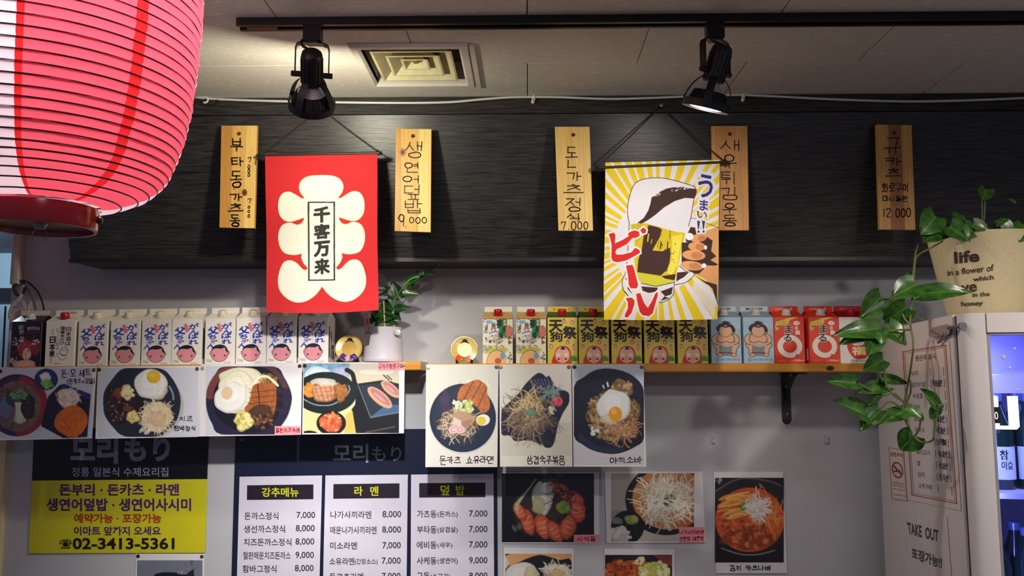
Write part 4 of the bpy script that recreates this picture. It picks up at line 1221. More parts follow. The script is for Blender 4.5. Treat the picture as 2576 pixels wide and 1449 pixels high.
def d_ring(cv):
    cv.poly(rect(1040, 260, 1510, 1010), (226, 58, 30))
    g = (238, 232, 214)
    cv.ell(1278, 735, 192, 184, g); cv.ell(1280, 735, 110, 104, (226, 58, 30)); cv.blob(1330, 880, 60, 28, (226, 58, 30), .3); cv.ell(1300, 875, 70, 30, g)
    for ch, q in (('ま', rect(1215, 395, 1325, 515)), ('る', rect(1190, 535, 1305, 660))):
        cv.text(ch, q, (240, 230, 210), .09); cv.text(ch, q, (30, 20, 24), .045)
    cv.poly([(1060, 400), (1080, 330), (1200, 290), (1400, 250), (1440, 240), (1440, 262), (1290, 310), (1270, 370), (1150, 420), (1070, 490)], (224, 190, 70))
    cv.poly([(1070, 310), (1210, 280), (1240, 292), (1090, 336)], (120, 70, 20), .6)
    cv.text('No.1', [(1085, 400), (1180, 368), (1185, 408), (1095, 440)], (60, 36, 16), .03); cv.text('日本酒', [(1110, 358), (1210, 325), (1213, 342), (1115, 376)], (110, 70, 30), 0); cv.text('アン', [(1195, 360), (1245, 344), (1248, 376), (1200, 392)], (90, 60, 26), 0)
    cv.ell(1396, 358, 50, 34, g); cv.line([(1385, 375), (1400, 350), (1425, 348)], 8, (226, 58, 30), sm=3)
    cv.text('白', rect(1372, 405, 1412, 465), g, .03); cv.text('鶴', rect(1372, 475, 1444, 545), g, .02)
    cv.text('900ml', rect(1345, 945, 1490, 978), g, .03); cv.text('清酒', rect(1292, 955, 1335, 980), (240, 180, 160), 0); cv.text('品質表示', rect(1085, 945, 1220, 985), (236, 130, 100), -.0)
M_cred = mat('carton_red', (222, 54, 30), rough=.38, var=.03)
T_ring = carton(d_ring, (1040, 260, 1510, 1010), M_cred, M_cred, M_cred, M_wcap, '心をまるく一杯', (246, 226, 206), side_art=None)
mb = MB(); mb.box(-CW / 2 - .0005, -CW / 2, -CW * .36, -CW * .12, CH * .06, CH * .32); mb.build('side_label', M_cwhite, T_ring, local=True)

def d_luck(cv):
    cv.poly(rect(2080, 290, 2500, 1000), (232, 228, 216))
    r = (206, 50, 56)
    cv.poly([(2180, 700), (2200, 640), (2260, 580), (2340, 560), (2420, 580), (2470, 650), (2490, 740), (2470, 850), (2420, 925), (2280, 925), (2215, 850), (2185, 770)], r, sm=4)
    cv.ell(2335, 660, 116, 70, (236, 232, 222))
    for s in (-1, 1):
        cv.ell(2335 + s * 50, 634, 15, 13, (50, 46, 44)); cv.line([(2335 + s * 22, 612), (2335 + s * 60, 596), (2335 + s * 92, 606)], 9, (60, 56, 54), sm=3); cv.line([(2335 + s * 30, 668), (2335 + s * 80, 676), (2335 + s * 104, 650)], 6, (110, 104, 100), sm=3)
    cv.line([(2310, 705), (2335, 700), (2362, 705)], 5, (90, 80, 76))
    cv.text('福', rect(2245, 745, 2430, 870), (236, 214, 150), .05)
    cv.text('清酒900ml', rect(2215, 935, 2470, 980), (60, 56, 54), .01)
M_cfred = mat('carton_dark_red', (150, 22, 32), rough=.38, var=.03)
T_luck = carton(d_luck, (2080, 290, 2500, 1000), M_cwhite, M_cfred, mat('red_fin', (196, 34, 44), rough=.4), M_redcap, '純米酒', (226, 150, 140), side_art=[(.3, .1, .36, .8), (.5, .1, .55, .7)])

def put_carton(tpl, px, zt, label, used, group='sake cartons on the shelves', turn=0.0, dd=0.0):
    o = tpl if not used else copy_tree(tpl)
    p = P(px, 916, SF + .004 + dd)
    left = zt is None
    o.location = (p[0], p[1] + CW / 2, (zL(p[0]) if left else zt) + .0004)
    o.rotation_euler = (0, -math.atan(SLOPE) if left else 0, turn)
    tag(o, label, 'carton', group)
ORD = ['first', 'second', 'third', 'fourth', 'fifth', 'sixth', 'seventh', 'eighth']
random.seed(5)
for i, x in enumerate((231, 312, 391, 467, 551, 629, 708, 787)):
    put_carton(T_blue, x, None, 'white sake carton with blue lettering and pink disc, %s along from the red-capped white carton' % ORD[i], i > 0, turn=random.uniform(-.03, .03))
put_carton(T_script, 149, None, 'white sake carton with black brush script and a red cap', False)
put_carton(T_navy, 61, None, 'dark navy sake carton lettered IPPIN with a pale top strip', False, turn=.05)
put_carton(T_tales, 1252, zsR, 'busy cartoon-pattern sake carton beside the small gold plate with the red kimono', False)
put_carton(T_tales, 1336, zsR, 'busy cartoon-pattern sake carton beside the first yellow mask carton', True)
for i, x in enumerate((1415, 1494.5, 1577, 1661, 1744.5)):
    put_carton(T_mask, x, zsR, 'yellow sake carton with red-hooded mask, %s along from the cartoon-pattern cartons' % ORD[i], i > 0, turn=random.uniform(-.02, .02))
put_carton(T_sumo, 1828.5, zsR, 'light blue sumo wrestler sake carton beside the yellow mask cartons', False)
put_carton(T_sumo, 1910.5, zsR, 'light blue sumo wrestler sake carton beside the red ring carton', True)
put_carton(T_ring, 1988, zsR, 'red sake carton with white ring beside the light blue cartons', False)
put_carton(T_ring, 2076, zsR, 'red sake carton with white ring next to the red-topped white carton', True)
put_carton(T_luck, 2153, zsR, 'white sake carton with red top and round red doll, behind the vine leaves', False)

# ================================================================== photo cards and tacks
M_photo = print_mat('laminated_photo', rough=.35, coat=.5)
M_paper = mat('laminated_white_sheet', (226, 225, 226), rough=.35, var=.02, scale=8, coat=.4)
M_pen = mat('dark_purple_marker', (52, 30, 48), rough=.5)
M_redpen = mat('red_marker', (176, 40, 44), rough=.5)
M_pink = mat('pink_sticker', (236, 150, 160), rough=.5, var=.03)
def card(q, d, label, org, sc, ext, draw, bg, captions=(), stickers=(), tacks=(), short='', seed=1, gain=1.0, pin_cols=()):
    q = np.asarray(q, float)
    base = (P(*q[2], d) + P(*q[3], d)) / 2
    t = thing('menu_photo', label, 'photo', base, 'laminated food photos')
    mb = MB(); pquad(mb, q, d, .0012)
    mb.build('sheet', M_paper, t)
    pj = lambda dd: (lambda x, y: P(org[0] + np.asarray(x) / sc, org[1] + np.asarray(y) / sc, d - dd))
    cv = Cv(*ext, 1.35 * sc, bg, seed); draw(cv)
    cv.build('print', M_photo, pj(.0004), t, gain)
    if captions:
        mb = MB()
        for i, (s, qq, w) in enumerate(captions):
            handwrite(mb, s, qq, w, pj(.0008), seed * 10 + i)
        mb.build('caption', M_pen, t)
    for qq, lines in stickers:
        mb = MB(); f = pj(.0008)(np.array([p[0] for p in qq], float), np.array([p[1] for p in qq], float))
        mb.prism(list(f), [p + np.array([0, .0003, 0]) for p in f])
        st = mb.build('sticker', M_pink, t)
        mb = MB()
        for i, (s, rr, w) in enumerate(lines):
            handwrite(mb, s, rr, w, pj(.0012), seed * 7 + i)
        mb.build('caption', M_redpen, st)
    for (x, y, where), rgb in zip(tacks, pin_cols or [(118, 116, 120)] * len(tacks)):
        b = PV(x, y, d - .0005)
        mb = MB(); mb.lathe([(.0056, 0), (.0056, .0012), (.0042, .0026), (.0, .0030)], 16, Matrix.Rotation(math.pi / 2, 4, 'X'))
        o = mb.build('thumb_tack', mat('tack_%d' % rgb[0], rgb, rough=.35, metal=.5), None, True)
        o.location = b
        tag(o, 'round tack at the %s corner of the %s photo' % (where, short), 'tack', 'tacks holding the menu photos')
    return t

SD = SF - .0035
def shade_plate(cv, x, y, rx, ry, c, rim):
    cv.ell(x, y, rx, ry, rim); cv.ell(x, y, rx * .95, ry * .95, c); cv.line([(x + rx * .9 * math.cos(a), y + ry * .9 * math.sin(a)) for a in np.linspace(-.5, .35, 14)], rx * .025, (90, 104, 116), .7)

def a1(cv):
    cv.poly(rect(-200, 700, 1300, 1100), (196, 206, 224), .5)
    cv.ell(215, 592, 378, 385, (38, 30, 66)); cv.ell(225, 600, 362, 366, (52, 34, 70)); cv.poly([(240, 250), (420, 290), (560, 420), (592, 600), (540, 790), (400, 920), (200, 950), (240, 600)], (140, 38, 46), sm=5)
    cv.ell(215, 605, 295, 315, (112, 88, 78)); cv.grain_in(-80, 290, 510, 920, .5, 40)
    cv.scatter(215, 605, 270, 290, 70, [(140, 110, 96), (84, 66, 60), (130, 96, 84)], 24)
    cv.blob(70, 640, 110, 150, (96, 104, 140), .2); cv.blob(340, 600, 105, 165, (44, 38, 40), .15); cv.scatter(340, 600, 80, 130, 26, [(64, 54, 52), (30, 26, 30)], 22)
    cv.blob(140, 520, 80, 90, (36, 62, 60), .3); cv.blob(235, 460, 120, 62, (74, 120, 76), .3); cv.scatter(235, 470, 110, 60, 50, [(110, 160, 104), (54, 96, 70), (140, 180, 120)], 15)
    for i in range(9):
        cv.line([(190 + i * 9, 560), (205 + i * 6, 660), (185 + i * 17, 820 - abs(i - 4) * 8)], 13, ((196, 206, 190), (160, 186, 150), (214, 220, 206))[i % 3], sm=4)
    cv.ell(575, 272, 146, 134, (26, 40, 104)); cv.ell(575, 280, 118, 108, (34, 50, 92)); cv.blob(565, 245, 68, 60, (206, 216, 226), .15); cv.blob(588, 330, 76, 56, (130, 186, 84), .25); cv.scatter(590, 335, 64, 44, 24, [(160, 206, 106), (100, 160, 70)], 15)
    cv.poly([(600, 480), (740, 340), (800, 325), (1130, 455), (1085, 985), (790, 1000), (510, 850)], (24, 24, 40)); cv.poly([(740, 345), (800, 325), (1130, 455), (1120, 520), (800, 390)], (38, 46, 110))
    cv.blob(850, 500, 132, 112, (216, 198, 198), .12); cv.strands(850, 500, 130, 110, 150, [(240, 226, 220), (190, 170, 170), (226, 206, 200)], 60, 8)
    cv.poly([(680, 780), (735, 680), (880, 592), (1000, 622), (1085, 735), (1062, 870), (930, 995), (790, 950), (690, 870)], (206, 106, 26), sm=5); cv.grain_in(680, 595, 1085, 995, .45, 26)
    cv.line([(740, 700), (840, 860), (930, 990)], 6, (120, 60, 20), .8, sm=3); cv.line([(760, 860), (860, 920)], 5, (140, 70, 20), .6)
card([(-24, 927), (243, 922), (231, 1103), (-26, 1108)], SD, 'laminated photo of noodle soup and cutlet set pinned under the navy carton', (0, 900), 4.954, (-110, 128, 1150, 1002), a1, (192, 196, 214),
     [('돈·모 세트', [(762, 150), (1128, 142), (1130, 238), (765, 242)], 9), ('(돈카츠+모밀)', [(832, 262), (1185, 258), (1185, 322), (835, 328)], 8)],
     (), [(2, 934, 'outer upper'), (237, 930, 'inner upper')], 'noodle soup set', 11, pin_cols=[(60, 60, 66), (96, 98, 92)])

def a2(cv):
    cv.poly(rect(1220, 120, 1500, 1000), (196, 212, 226), .6); cv.ell(1800, 600, 490, 430, (176, 172, 160), al=.7)
    cv.poly([(1290, 600), (1300, 430), (1400, 270), (1560, 132), (1975, 132), (2130, 240), (2235, 440), (2245, 620), (2190, 800), (2080, 910), (1960, 978), (1560, 978), (1400, 850), (1310, 720)], (34, 40, 56), sm=4)
    cv.ell(1770, 560, 420, 380, (30, 40, 54)); cv.line([(2110, 360), (2150, 440), (2160, 520)], 22, (150, 164, 172), .8, sm=4)
    cv.blob(1500, 600, 170, 250, (48, 28, 30), .15); cv.blob(1640, 600, 150, 150, (40, 26, 28), .15); cv.scatter(1480, 580, 150, 220, 90, [(24, 18, 22), (90, 60, 60), (140, 110, 110), (60, 34, 34)], 16)
    cv.blob(1480, 440, 70, 70, (130, 66, 36), .2, al=.7); cv.blob(1600, 640, 70, 50, (120, 60, 36), .2, al=.7)
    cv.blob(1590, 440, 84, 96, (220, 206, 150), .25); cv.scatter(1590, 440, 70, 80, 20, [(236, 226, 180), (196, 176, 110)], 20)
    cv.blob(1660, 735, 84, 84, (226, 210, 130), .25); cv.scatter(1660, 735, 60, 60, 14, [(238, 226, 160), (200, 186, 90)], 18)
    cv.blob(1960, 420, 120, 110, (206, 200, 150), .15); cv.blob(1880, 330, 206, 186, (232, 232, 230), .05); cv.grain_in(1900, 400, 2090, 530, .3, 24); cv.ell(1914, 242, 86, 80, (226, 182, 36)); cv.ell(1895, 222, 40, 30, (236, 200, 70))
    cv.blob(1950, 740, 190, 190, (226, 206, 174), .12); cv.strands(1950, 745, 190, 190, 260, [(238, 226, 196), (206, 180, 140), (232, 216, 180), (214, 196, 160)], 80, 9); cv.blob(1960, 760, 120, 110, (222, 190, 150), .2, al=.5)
    cv.scatter(1800, 900, 80, 40, 14, [(226, 226, 226), (206, 206, 196)], 22)
card([(246, 922), (505, 920), (499, 1099), (240, 1104)], SD, 'laminated photo of cheese hamburg plate with round fried egg', (0, 900), 4.954, (1222, 128, 2470, 985), a2, (206, 210, 220),
     [('치즈', [(2235, 728), (2405, 728), (2400, 798), (2235, 790)], 9), ('함박정식', [(2165, 845), (2445, 850), (2440, 915), (2165, 910)], 9)],
     (), [(250, 930, 'inner upper'), (496, 928, 'far upper')], 'cheese hamburg plate', 12, pin_cols=[(66, 62, 66), (96, 96, 96)])

def a3(cv):
    cv.poly(rect(900, 100, 1200, 900), (226, 226, 220), .6)
    cv.poly([(125, 510), (150, 360), (230, 220), (345, 140), (860, 140), (980, 260), (1055, 420), (1060, 540), (1010, 700), (900, 850), (860, 885), (300, 885), (190, 760), (140, 640)], (40, 36, 60), sm=4)
    cv.poly([(130, 480), (150, 350), (240, 210), (350, 140), (440, 142), (300, 270), (220, 400), (205, 490)], (116, 62, 60), sm=4); cv.poly([(720, 140), (860, 142), (960, 250), (1020, 380), (900, 330)], (84, 56, 60), sm=4)
    cv.poly([(200, 500), (230, 360), (330, 240), (470, 160), (760, 160), (900, 260), (960, 420), (950, 600), (860, 760), (700, 860), (480, 850), (300, 740), (230, 640)], (26, 26, 36), sm=4)
    cv.blob(830, 420, 120, 190, (44, 34, 40), .12); cv.strands(900, 480, 90, 200, 40, [(70, 60, 66), (30, 26, 34)], 90, 9, .6, .3)
    cv.blob(500, 300, 240, 150, (226, 222, 190), .1); cv.blob(470, 420, 220, 240, (230, 226, 200), .08); cv.grain_in(240, 160, 720, 720, .12, 14)
    cv.scatter(800, 280, 90, 60, 30, [(150, 110, 50), (240, 232, 206), (190, 150, 90), (96, 70, 40)], 26); cv.line([(640, 340), (700, 270), (790, 250), (890, 330), (910, 350)], 22, (240, 232, 200), sm=4)
    cv.poly([(645, 350), (720, 322), (870, 330), (892, 420), (890, 560), (850, 700), (740, 760), (620, 700), (545, 610), (600, 520), (620, 420)], (160, 92, 48), sm=4)
    cv.grain_in(545, 322, 892, 760, .5, 22)
    cv.line([(690, 330), (705, 480), (720, 700)], 12, (70, 40, 26), sm=3)
    for y in (420, 480, 540, 600, 660):
        cv.line([(600, y + 10), (700, y - 4), (880, y - 20)], 8, (84, 50, 30), sm=3)
    cv.blob(720, 650, 150, 80, (74, 48, 40), .2, al=.75); cv.scatter(740, 740, 120, 80, 50, [(60, 40, 36), (110, 76, 56), (40, 28, 28), (150, 110, 70)], 20)
    cv.blob(400, 480, 190, 160, (236, 236, 230), .06, rot=-30); cv.ell(355, 432, 62, 72, (222, 182, 116), 15, .75)
    cv.blob(540, 740, 104, 108, (222, 212, 130), .2); cv.scatter(545, 740, 90, 90, 34, [(236, 230, 170), (200, 186, 96), (180, 160, 80)], 20)
card([(505, 916), (760, 913), (757, 1094), (500, 1098)], SD, 'laminated photo of curry rice with sliced cutlet and white egg', (490, 890), 4.366, (120, 138, 1165, 888), a3, (204, 210, 220),
     (), [([(878, 795), (1162, 795), (1162, 888), (878, 888)], [('철판치즈카레', [(888, 812), (1152, 818), (1152, 866), (888, 868)], 7)])],
     [(510, 926, 'inner upper'), (754, 921, 'far upper')], 'curry rice cutlet', 13, pin_cols=[(206, 200, 180), (70, 62, 62)])

def a4(cv):
    cv.poly(rect(1190, 100, 2260, 340), (196, 190, 166)); cv.poly([(1190, 600), (1720, 560), (1780, 880), (1190, 880)], (216, 206, 150)); cv.poly(rect(1190, 100, 1700, 240), (120, 160, 186)); cv.grain_in(1190, 100, 1700, 260, .7, 40)
    cv.poly(rect(1700, 100, 2260, 190), (196, 192, 176)); cv.ell(2000, 200, 190, 30, (224, 220, 206), al=.6)
    cv.blob(1350, 220, 140, 80, (206, 220, 232), .1); cv.blob(1600, 210, 90, 70, (176, 180, 206), .2, al=.7)
    cv.line([(1670, 180), (1730, 220), (1760, 330), (1790, 360)], 50, (22, 24, 26), sm=4)
    cv.ell(1440, 430, 340, 230, (24, 32, 32)); cv.line([(1200, 500), (1330, 560), (1500, 560), (1640, 480), (1700, 400), (1690, 350)], 10, (150, 160, 160), sm=5)
    cv.blob(1260, 400, 76, 80, (216, 140, 52), .2); cv.blob(1430, 420, 150, 112, (200, 140, 104), .1); cv.blob(1600, 420, 80, 100, (150, 96, 52), .25); cv.grain_in(1200, 310, 1690, 540, .5, 24)
    for i in range(5):
        cv.line([(1310 + i * 55, 320), (1380 + i * 48, 530)], 7, (84, 54, 40), .7); cv.line([(1300, 350 + i * 38), (1560, 330 + i * 38)], 6, (90, 60, 44), .5)
    cv.blob(1430, 310, 150, 40, (216, 216, 206), .2, al=.45)
    cv.poly([(1780, 330), (2060, 290), (2245, 330), (2245, 870), (1770, 870), (1720, 610), (1760, 560)], (22, 24, 30)); cv.poly([(1800, 350), (2160, 300), (2245, 400), (2245, 650), (1930, 700)], (36, 48, 62)); cv.poly([(1920, 700), (2240, 650), (2240, 560), (2100, 560)], (70, 100, 140), .8)
    cv.line([(1790, 340), (1930, 700), (2245, 640)], 8, (130, 140, 146), .7)
    for x, y, rx, ry in ((2030, 480, 165, 66), (2150, 390, 130, 56)):
        cv.ell(x, y, rx, ry, (206, 156, 116), 40); cv.ell(x + 6, y - 8, rx * .85, ry * .6, (176, 116, 120), 40); cv.ell(x, y, rx * .5, ry * .2, (206, 150, 150), 40)
    cv.line([(2070, 235), (2130, 290)], 14, (60, 60, 60)); cv.line([(2110, 240), (2160, 285)], 12, (50, 50, 50))
    cv.line([(1880, 860), (2190, 800)], 18, (86, 80, 70), .7)
    cv.poly([(1660, 660), (1730, 620), (1770, 870), (1640, 870)], (206, 176, 90))
    cv.ell(1500, 760, 162, 132, (24, 22, 26)); cv.blob(1495, 755, 122, 104, (216, 100, 56), .15); cv.scatter(1495, 755, 110, 90, 60, [(232, 130, 80), (190, 70, 40), (236, 160, 110), (206, 90, 60)], 26)
    cv.ell(1260, 900, 110, 60, (24, 24, 26))
card([(763, 912), (1018, 911), (1016, 1090), (760, 1093)], SD, 'laminated photo of grilled beef cutlet set with kimchi bowl', (490, 890), 4.366, (1195, 105, 2243, 870), a4, (200, 196, 180),
     (), [([(2012, 96), (2300, 92), (2300, 178), (2012, 182)], [('규카츠화로구이', [(2020, 112), (2288, 110), (2288, 160), (2020, 164)], 6)])],
     [(767, 920, 'inner upper'), (1014, 919, 'far upper')], 'grilled beef cutlet', 14, pin_cols=[(62, 54, 54), (150, 136, 100)])

def a5(cv):
    cv.poly(rect(90, 75, 870, 500), (220, 220, 206)); cv.grain(.015, 300)
    cv.ell(490, 660, 362, 378, (200, 206, 214)); cv.ell(490, 650, 356, 368, (30, 42, 62)); cv.ell(490, 655, 330, 345, (36, 48, 66))
    for i in range(7):
        cv.line([(250 + i * 70, 330 + abs(i - 3) * 30), (260 + i * 68, 940 - abs(i - 3) * 40)], 26, (50, 66, 96), .25)
    cv.blob(300, 480, 60, 120, (70, 60, 90), .2, al=.6)
    cv.blob(450, 700, 200, 160, (120, 96, 76), .15); cv.strands(450, 720, 200, 150, 160, [(206, 190, 160), (150, 120, 90), (96, 72, 56), (220, 206, 180)], 90, 8)
    cv.poly([(430, 420), (470, 320), (570, 260), (665, 240), (750, 310), (750, 380), (780, 480), (770, 560), (700, 600), (640, 530), (520, 470), (440, 460)], (190, 112, 62), sm=4); cv.grain_in(430, 240, 780, 600, .45, 22)
    for a, b in (((600, 260), (500, 460)), ((690, 270), (560, 500)), ((745, 330), (640, 560))):
        cv.line([a, b], 10, (110, 60, 34))
    cv.scatter(520, 530, 110, 60, 34, [(206, 220, 130), (230, 236, 190), (170, 196, 90)], 30); cv.scatter(450, 490, 60, 30, 14, [(226, 232, 200)], 20)
    cv.poly([(390, 600), (500, 575), (610, 640), (600, 700), (510, 760), (400, 680)], (186, 150, 124), sm=3); cv.poly([(390, 640), (470, 680), (480, 750), (380, 720)], (222, 204, 184)); cv.poly([(480, 690), (600, 660), (560, 740), (480, 750)], (170, 130, 104))
    for x in (390, 460):
        cv.ell(x, 775, 52, 44, (232, 196, 200)); cv.ell(x, 775, 34, 28, (226, 150, 166)); cv.ell(x, 775, 18, 14, (240, 214, 216))
    cv.ell(706, 672, 74, 60, (240, 240, 238), -10); cv.ell(688, 680, 50, 46, (224, 206, 60))
card([(1072, 917), (1254, 917), (1251, 1175), (1070, 1175)], SD, 'laminated photo of cutlet ramen with half boiled egg', (1050, 900), 4.293, (96, 78, 862, 1172), a5, (224, 222, 212),
     [('돈카츠', [(240, 1062), (470, 1066), (468, 1148), (242, 1152)], 9), ('쇼유라멘', [(528, 1068), (822, 1060), (820, 1140), (528, 1142)], 9)],
     (), [(1077, 925, 'outer upper'), (1249, 923, 'inner upper')], 'cutlet ramen', 15, pin_cols=[(214, 206, 176), (110, 108, 102)])

def a6(cv):
    cv.grain(.015, 300); cv.poly(rect(905, 700, 1660, 1060), (196, 190, 172), .5)
    pl = [(910, 600), (930, 540), (1080, 400), (1180, 270), (1290, 172), (1350, 175), (1390, 210), (1420, 195), (1450, 240), (1500, 320), (1620, 370), (1640, 430), (1630, 500), (1570, 600), (1520, 720), (1490, 860), (1460, 950), (1400, 972), (1320, 930), (1200, 890), (1060, 900), (1000, 840), (910, 820)]
    cv.poly(pl, (40, 42, 58), sm=4); w_, m_ = cv.mask(spline(pl, 4, True)); cv.grain(.5, 60, w_, 1.0, 1.0, m_)
    for i in range(7):
        cv.line([(1230 + i * 35, 240 - i * 3), (1300 + i * 30, 330 + i * 8)], 12, (120, 140, 180), .6)
    for i in range(9):
        cv.line([(1300 + i * 25, 860 + i * 6), (1480, 700 + i * 20)], 6, (26, 26, 36), .5)
    cv.blob(1230, 620, 200, 190, (110, 96, 84), .25, al=.7); cv.strands(1230, 620, 210, 210, 220, [(166, 142, 104), (136, 114, 84), (120, 100, 90), (90, 76, 70), (186, 170, 140)], 190, 8, .8, 1.0)
    cv.strands(1210, 470, 120, 60, 30, [(206, 180, 120), (230, 210, 160)], 170, 9)
    cv.blob(1220, 590, 60, 40, (110, 150, 120), .3, al=.8); cv.strands(1440, 370, 90, 50, 46, [(130, 160, 150), (90, 130, 120), (176, 196, 186)], 90, 7, .8, .4)
    cv.blob(1508, 475, 56, 56, (226, 96, 116), .2); cv.scatter(1508, 475, 44, 44, 16, [(240, 130, 146), (206, 66, 90)], 16); cv.scatter(1455, 570, 40, 46, 12, [(206, 206, 170), (226, 226, 196)], 16)
card([(1256, 917), (1437, 917), (1440, 1174), (1258, 1174)], SD, 'laminated photo of fried bean sprouts on a jagged dark plate', (1050, 900), 4.293, (905, 80, 1660, 1168), a6, (222, 220, 208),
     [('삼겹숙주볶음', [(1180, 1060), (1590, 1062), (1588, 1150), (1184, 1150)], 9)], (), [(1260, 923, 'inner upper'), (1431, 923, 'far upper')], 'jagged plate', 16, pin_cols=[(170, 164, 146), (124, 122, 116)])

def a7(cv):
    cv.poly(rect(1680, 75, 2450, 500), (196, 206, 220)); cv.poly(rect(1680, 800, 2470, 1110), (206, 206, 212))
    cv.poly([(1688, 820), (1688, 330), (1800, 210), (1920, 135), (2060, 118), (2200, 140), (2330, 200), (2428, 310), (2446, 480), (2446, 860), (2350, 960), (2200, 1025), (2060, 1036), (1900, 1000), (1780, 930)], (26, 32, 46), sm=3); cv.ell(2065, 590, 370, 400, (30, 36, 50)); cv.line([(1760, 850), (1900, 960), (2060, 1000), (2200, 980)], 60, (44, 58, 86), .7, sm=5)
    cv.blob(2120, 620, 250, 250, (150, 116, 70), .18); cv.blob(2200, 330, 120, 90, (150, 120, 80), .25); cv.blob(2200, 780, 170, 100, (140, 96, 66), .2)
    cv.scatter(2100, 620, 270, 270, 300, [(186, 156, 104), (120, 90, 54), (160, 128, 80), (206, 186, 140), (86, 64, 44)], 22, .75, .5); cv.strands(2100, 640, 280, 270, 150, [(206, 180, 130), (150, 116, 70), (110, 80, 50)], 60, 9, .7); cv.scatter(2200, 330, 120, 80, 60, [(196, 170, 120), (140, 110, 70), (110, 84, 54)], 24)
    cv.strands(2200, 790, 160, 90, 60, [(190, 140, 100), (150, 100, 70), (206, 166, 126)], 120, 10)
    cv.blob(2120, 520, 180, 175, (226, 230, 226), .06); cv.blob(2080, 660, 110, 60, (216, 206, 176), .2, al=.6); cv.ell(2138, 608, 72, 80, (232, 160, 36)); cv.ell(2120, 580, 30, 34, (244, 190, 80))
    cv.scatter(1900, 800, 50, 60, 8, [(226, 230, 226)], 16); cv.line([(2050, 270), (2060, 310)], 18, (226, 230, 230)); cv.line([(2005, 300), (2015, 330)], 14, (220, 224, 226))
card([(1439, 917), (1618, 917), (1626, 1174), (1443, 1174)], SD, 'laminated photo of fried noodles topped with an orange egg yolk', (1050, 900), 4.293, (1690, 80, 2446, 1150), a7, (206, 210, 216),
     [('야끼소바', [(2080, 1075), (2425, 1068), (2425, 1138), (2082, 1140)], 9)], (), [(1445, 923, 'inner upper'), (1614, 923, 'far upper')], 'fried noodle', 17, pin_cols=[(56, 56, 62), (90, 96, 100)])

WD = WALL - .003
def b1(cv):
    cv.poly(rect(540, 100, 860, 300), (30, 36, 56), .7); cv.grain(.3, 90)
    cv.blob(480, 430, 300, 250, (60, 44, 40), .1, al=.7)
    org, o2, wt = (206, 84, 50), (226, 116, 70), (236, 190, 160)
    for x, y, rx, ry, r in ((690, 350, 110, 80, 60), (720, 430, 90, 70, 80), (300, 520, 110, 56, 75), (430, 560, 110, 70, 70), (530, 600, 100, 60, 60), (640, 560, 110, 66, 110), (230, 430, 90, 46, 60), (600, 260, 80, 50, 50), (500, 230, 60, 90, 20)):
        cv.blob(x, y, rx, ry, org, .08, rot=r); cv.blob(x - 8, y - 6, rx * .8, ry * .7, o2, .1, rot=r, al=.6)
        for k in (-.4, 0, .4):
            a = math.radians(r)
            cx_, cy_ = x + rx * k * math.cos(a), y + rx * k * math.sin(a)
            cv.line([(cx_ - ry * .6 * math.sin(a), cy_ + ry * .6 * math.cos(a)), (cx_ + 8, cy_ + 6), (cx_ + ry * .6 * math.sin(a), cy_ - ry * .6 * math.cos(a))], 6, wt, .6, sm=3)
    cv.blob(420, 310, 96, 140, (206, 210, 196), .12); cv.blob(390, 380, 60, 80, (190, 190, 140), .15, al=.7)
    for i in range(12):
        cv.line([(370 - i * 6, 150 + i * 9), (280 - i * 8, 280 + i * 8), (190 + i * 3, 400 + i * 6)], 7, ((206, 214, 180), (150, 170, 110))[i % 2], .8, sm=3)
    cv.strands(610, 260, 110, 90, 40, [(40, 22, 30), (70, 30, 40), (24, 16, 22)], 120, 8); cv.scatter(480, 130, 130, 40, 20, [(40, 60, 40), (60, 80, 50)], 24)
    cv.blob(600, 395, 60, 56, (130, 160, 60), .12); cv.scatter(600, 395, 44, 40, 12, [(150, 180, 80), (110, 140, 50)], 16); cv.scatter(215, 570, 40, 40, 8, [(90, 96, 76), (50, 56, 46)], 20)
card([(1261, 1188), (1507, 1187), (1508, 1367), (1262, 1367)], WD, 'photo of raw salmon rice bowl in black dish on the wall', (1240, 1160), 3.389, (76, 104, 862, 692), b1, (16, 16, 22),
     (), [([(690, 628), (908, 626), (908, 695), (690, 695)], [('사케동', [(716, 645), (876, 642), (876, 684), (716, 686)], 6)])], (), '', 18)
def b2(cv):
    cv.poly(rect(1000, 100, 1240, 420), (176, 174, 164)); cv.poly(rect(1240, 580, 1730, 690), (190, 184, 170)); cv.grain(.12, 60)
    cv.ell(1480, 330, 350, 300, (28, 30, 40)); cv.ell(1500, 320, 310, 262, (196, 130, 66)); cv.grain_in(1190, 100, 1730, 590, .25, 40); cv.blob(1620, 470, 130, 100, (196, 110, 60), .2, al=.6)
    cv.blob(1470, 360, 100, 80, (104, 96, 74), .2)
    cv.strands(1480, 330, 220, 190, 260, [(226, 224, 206), (206, 204, 180), (240, 238, 226), (190, 186, 150)], 120, 8, .95); cv.blob(1500, 330, 56, 50, (96, 86, 66), .3, al=.9); cv.strands(1480, 330, 210, 180, 60, [(240, 238, 226), (220, 216, 196)], 110, 8)
    cv.ell(1150, 560, 140, 140, (24, 24, 28)); cv.blob(1180, 500, 60, 44, (150, 176, 80), .2); cv.blob(1060, 510, 50, 30, (120, 130, 130), .2); cv.scatter(1100, 620, 80, 60, 24, [(226, 222, 214), (206, 200, 190), (236, 232, 226)], 34)
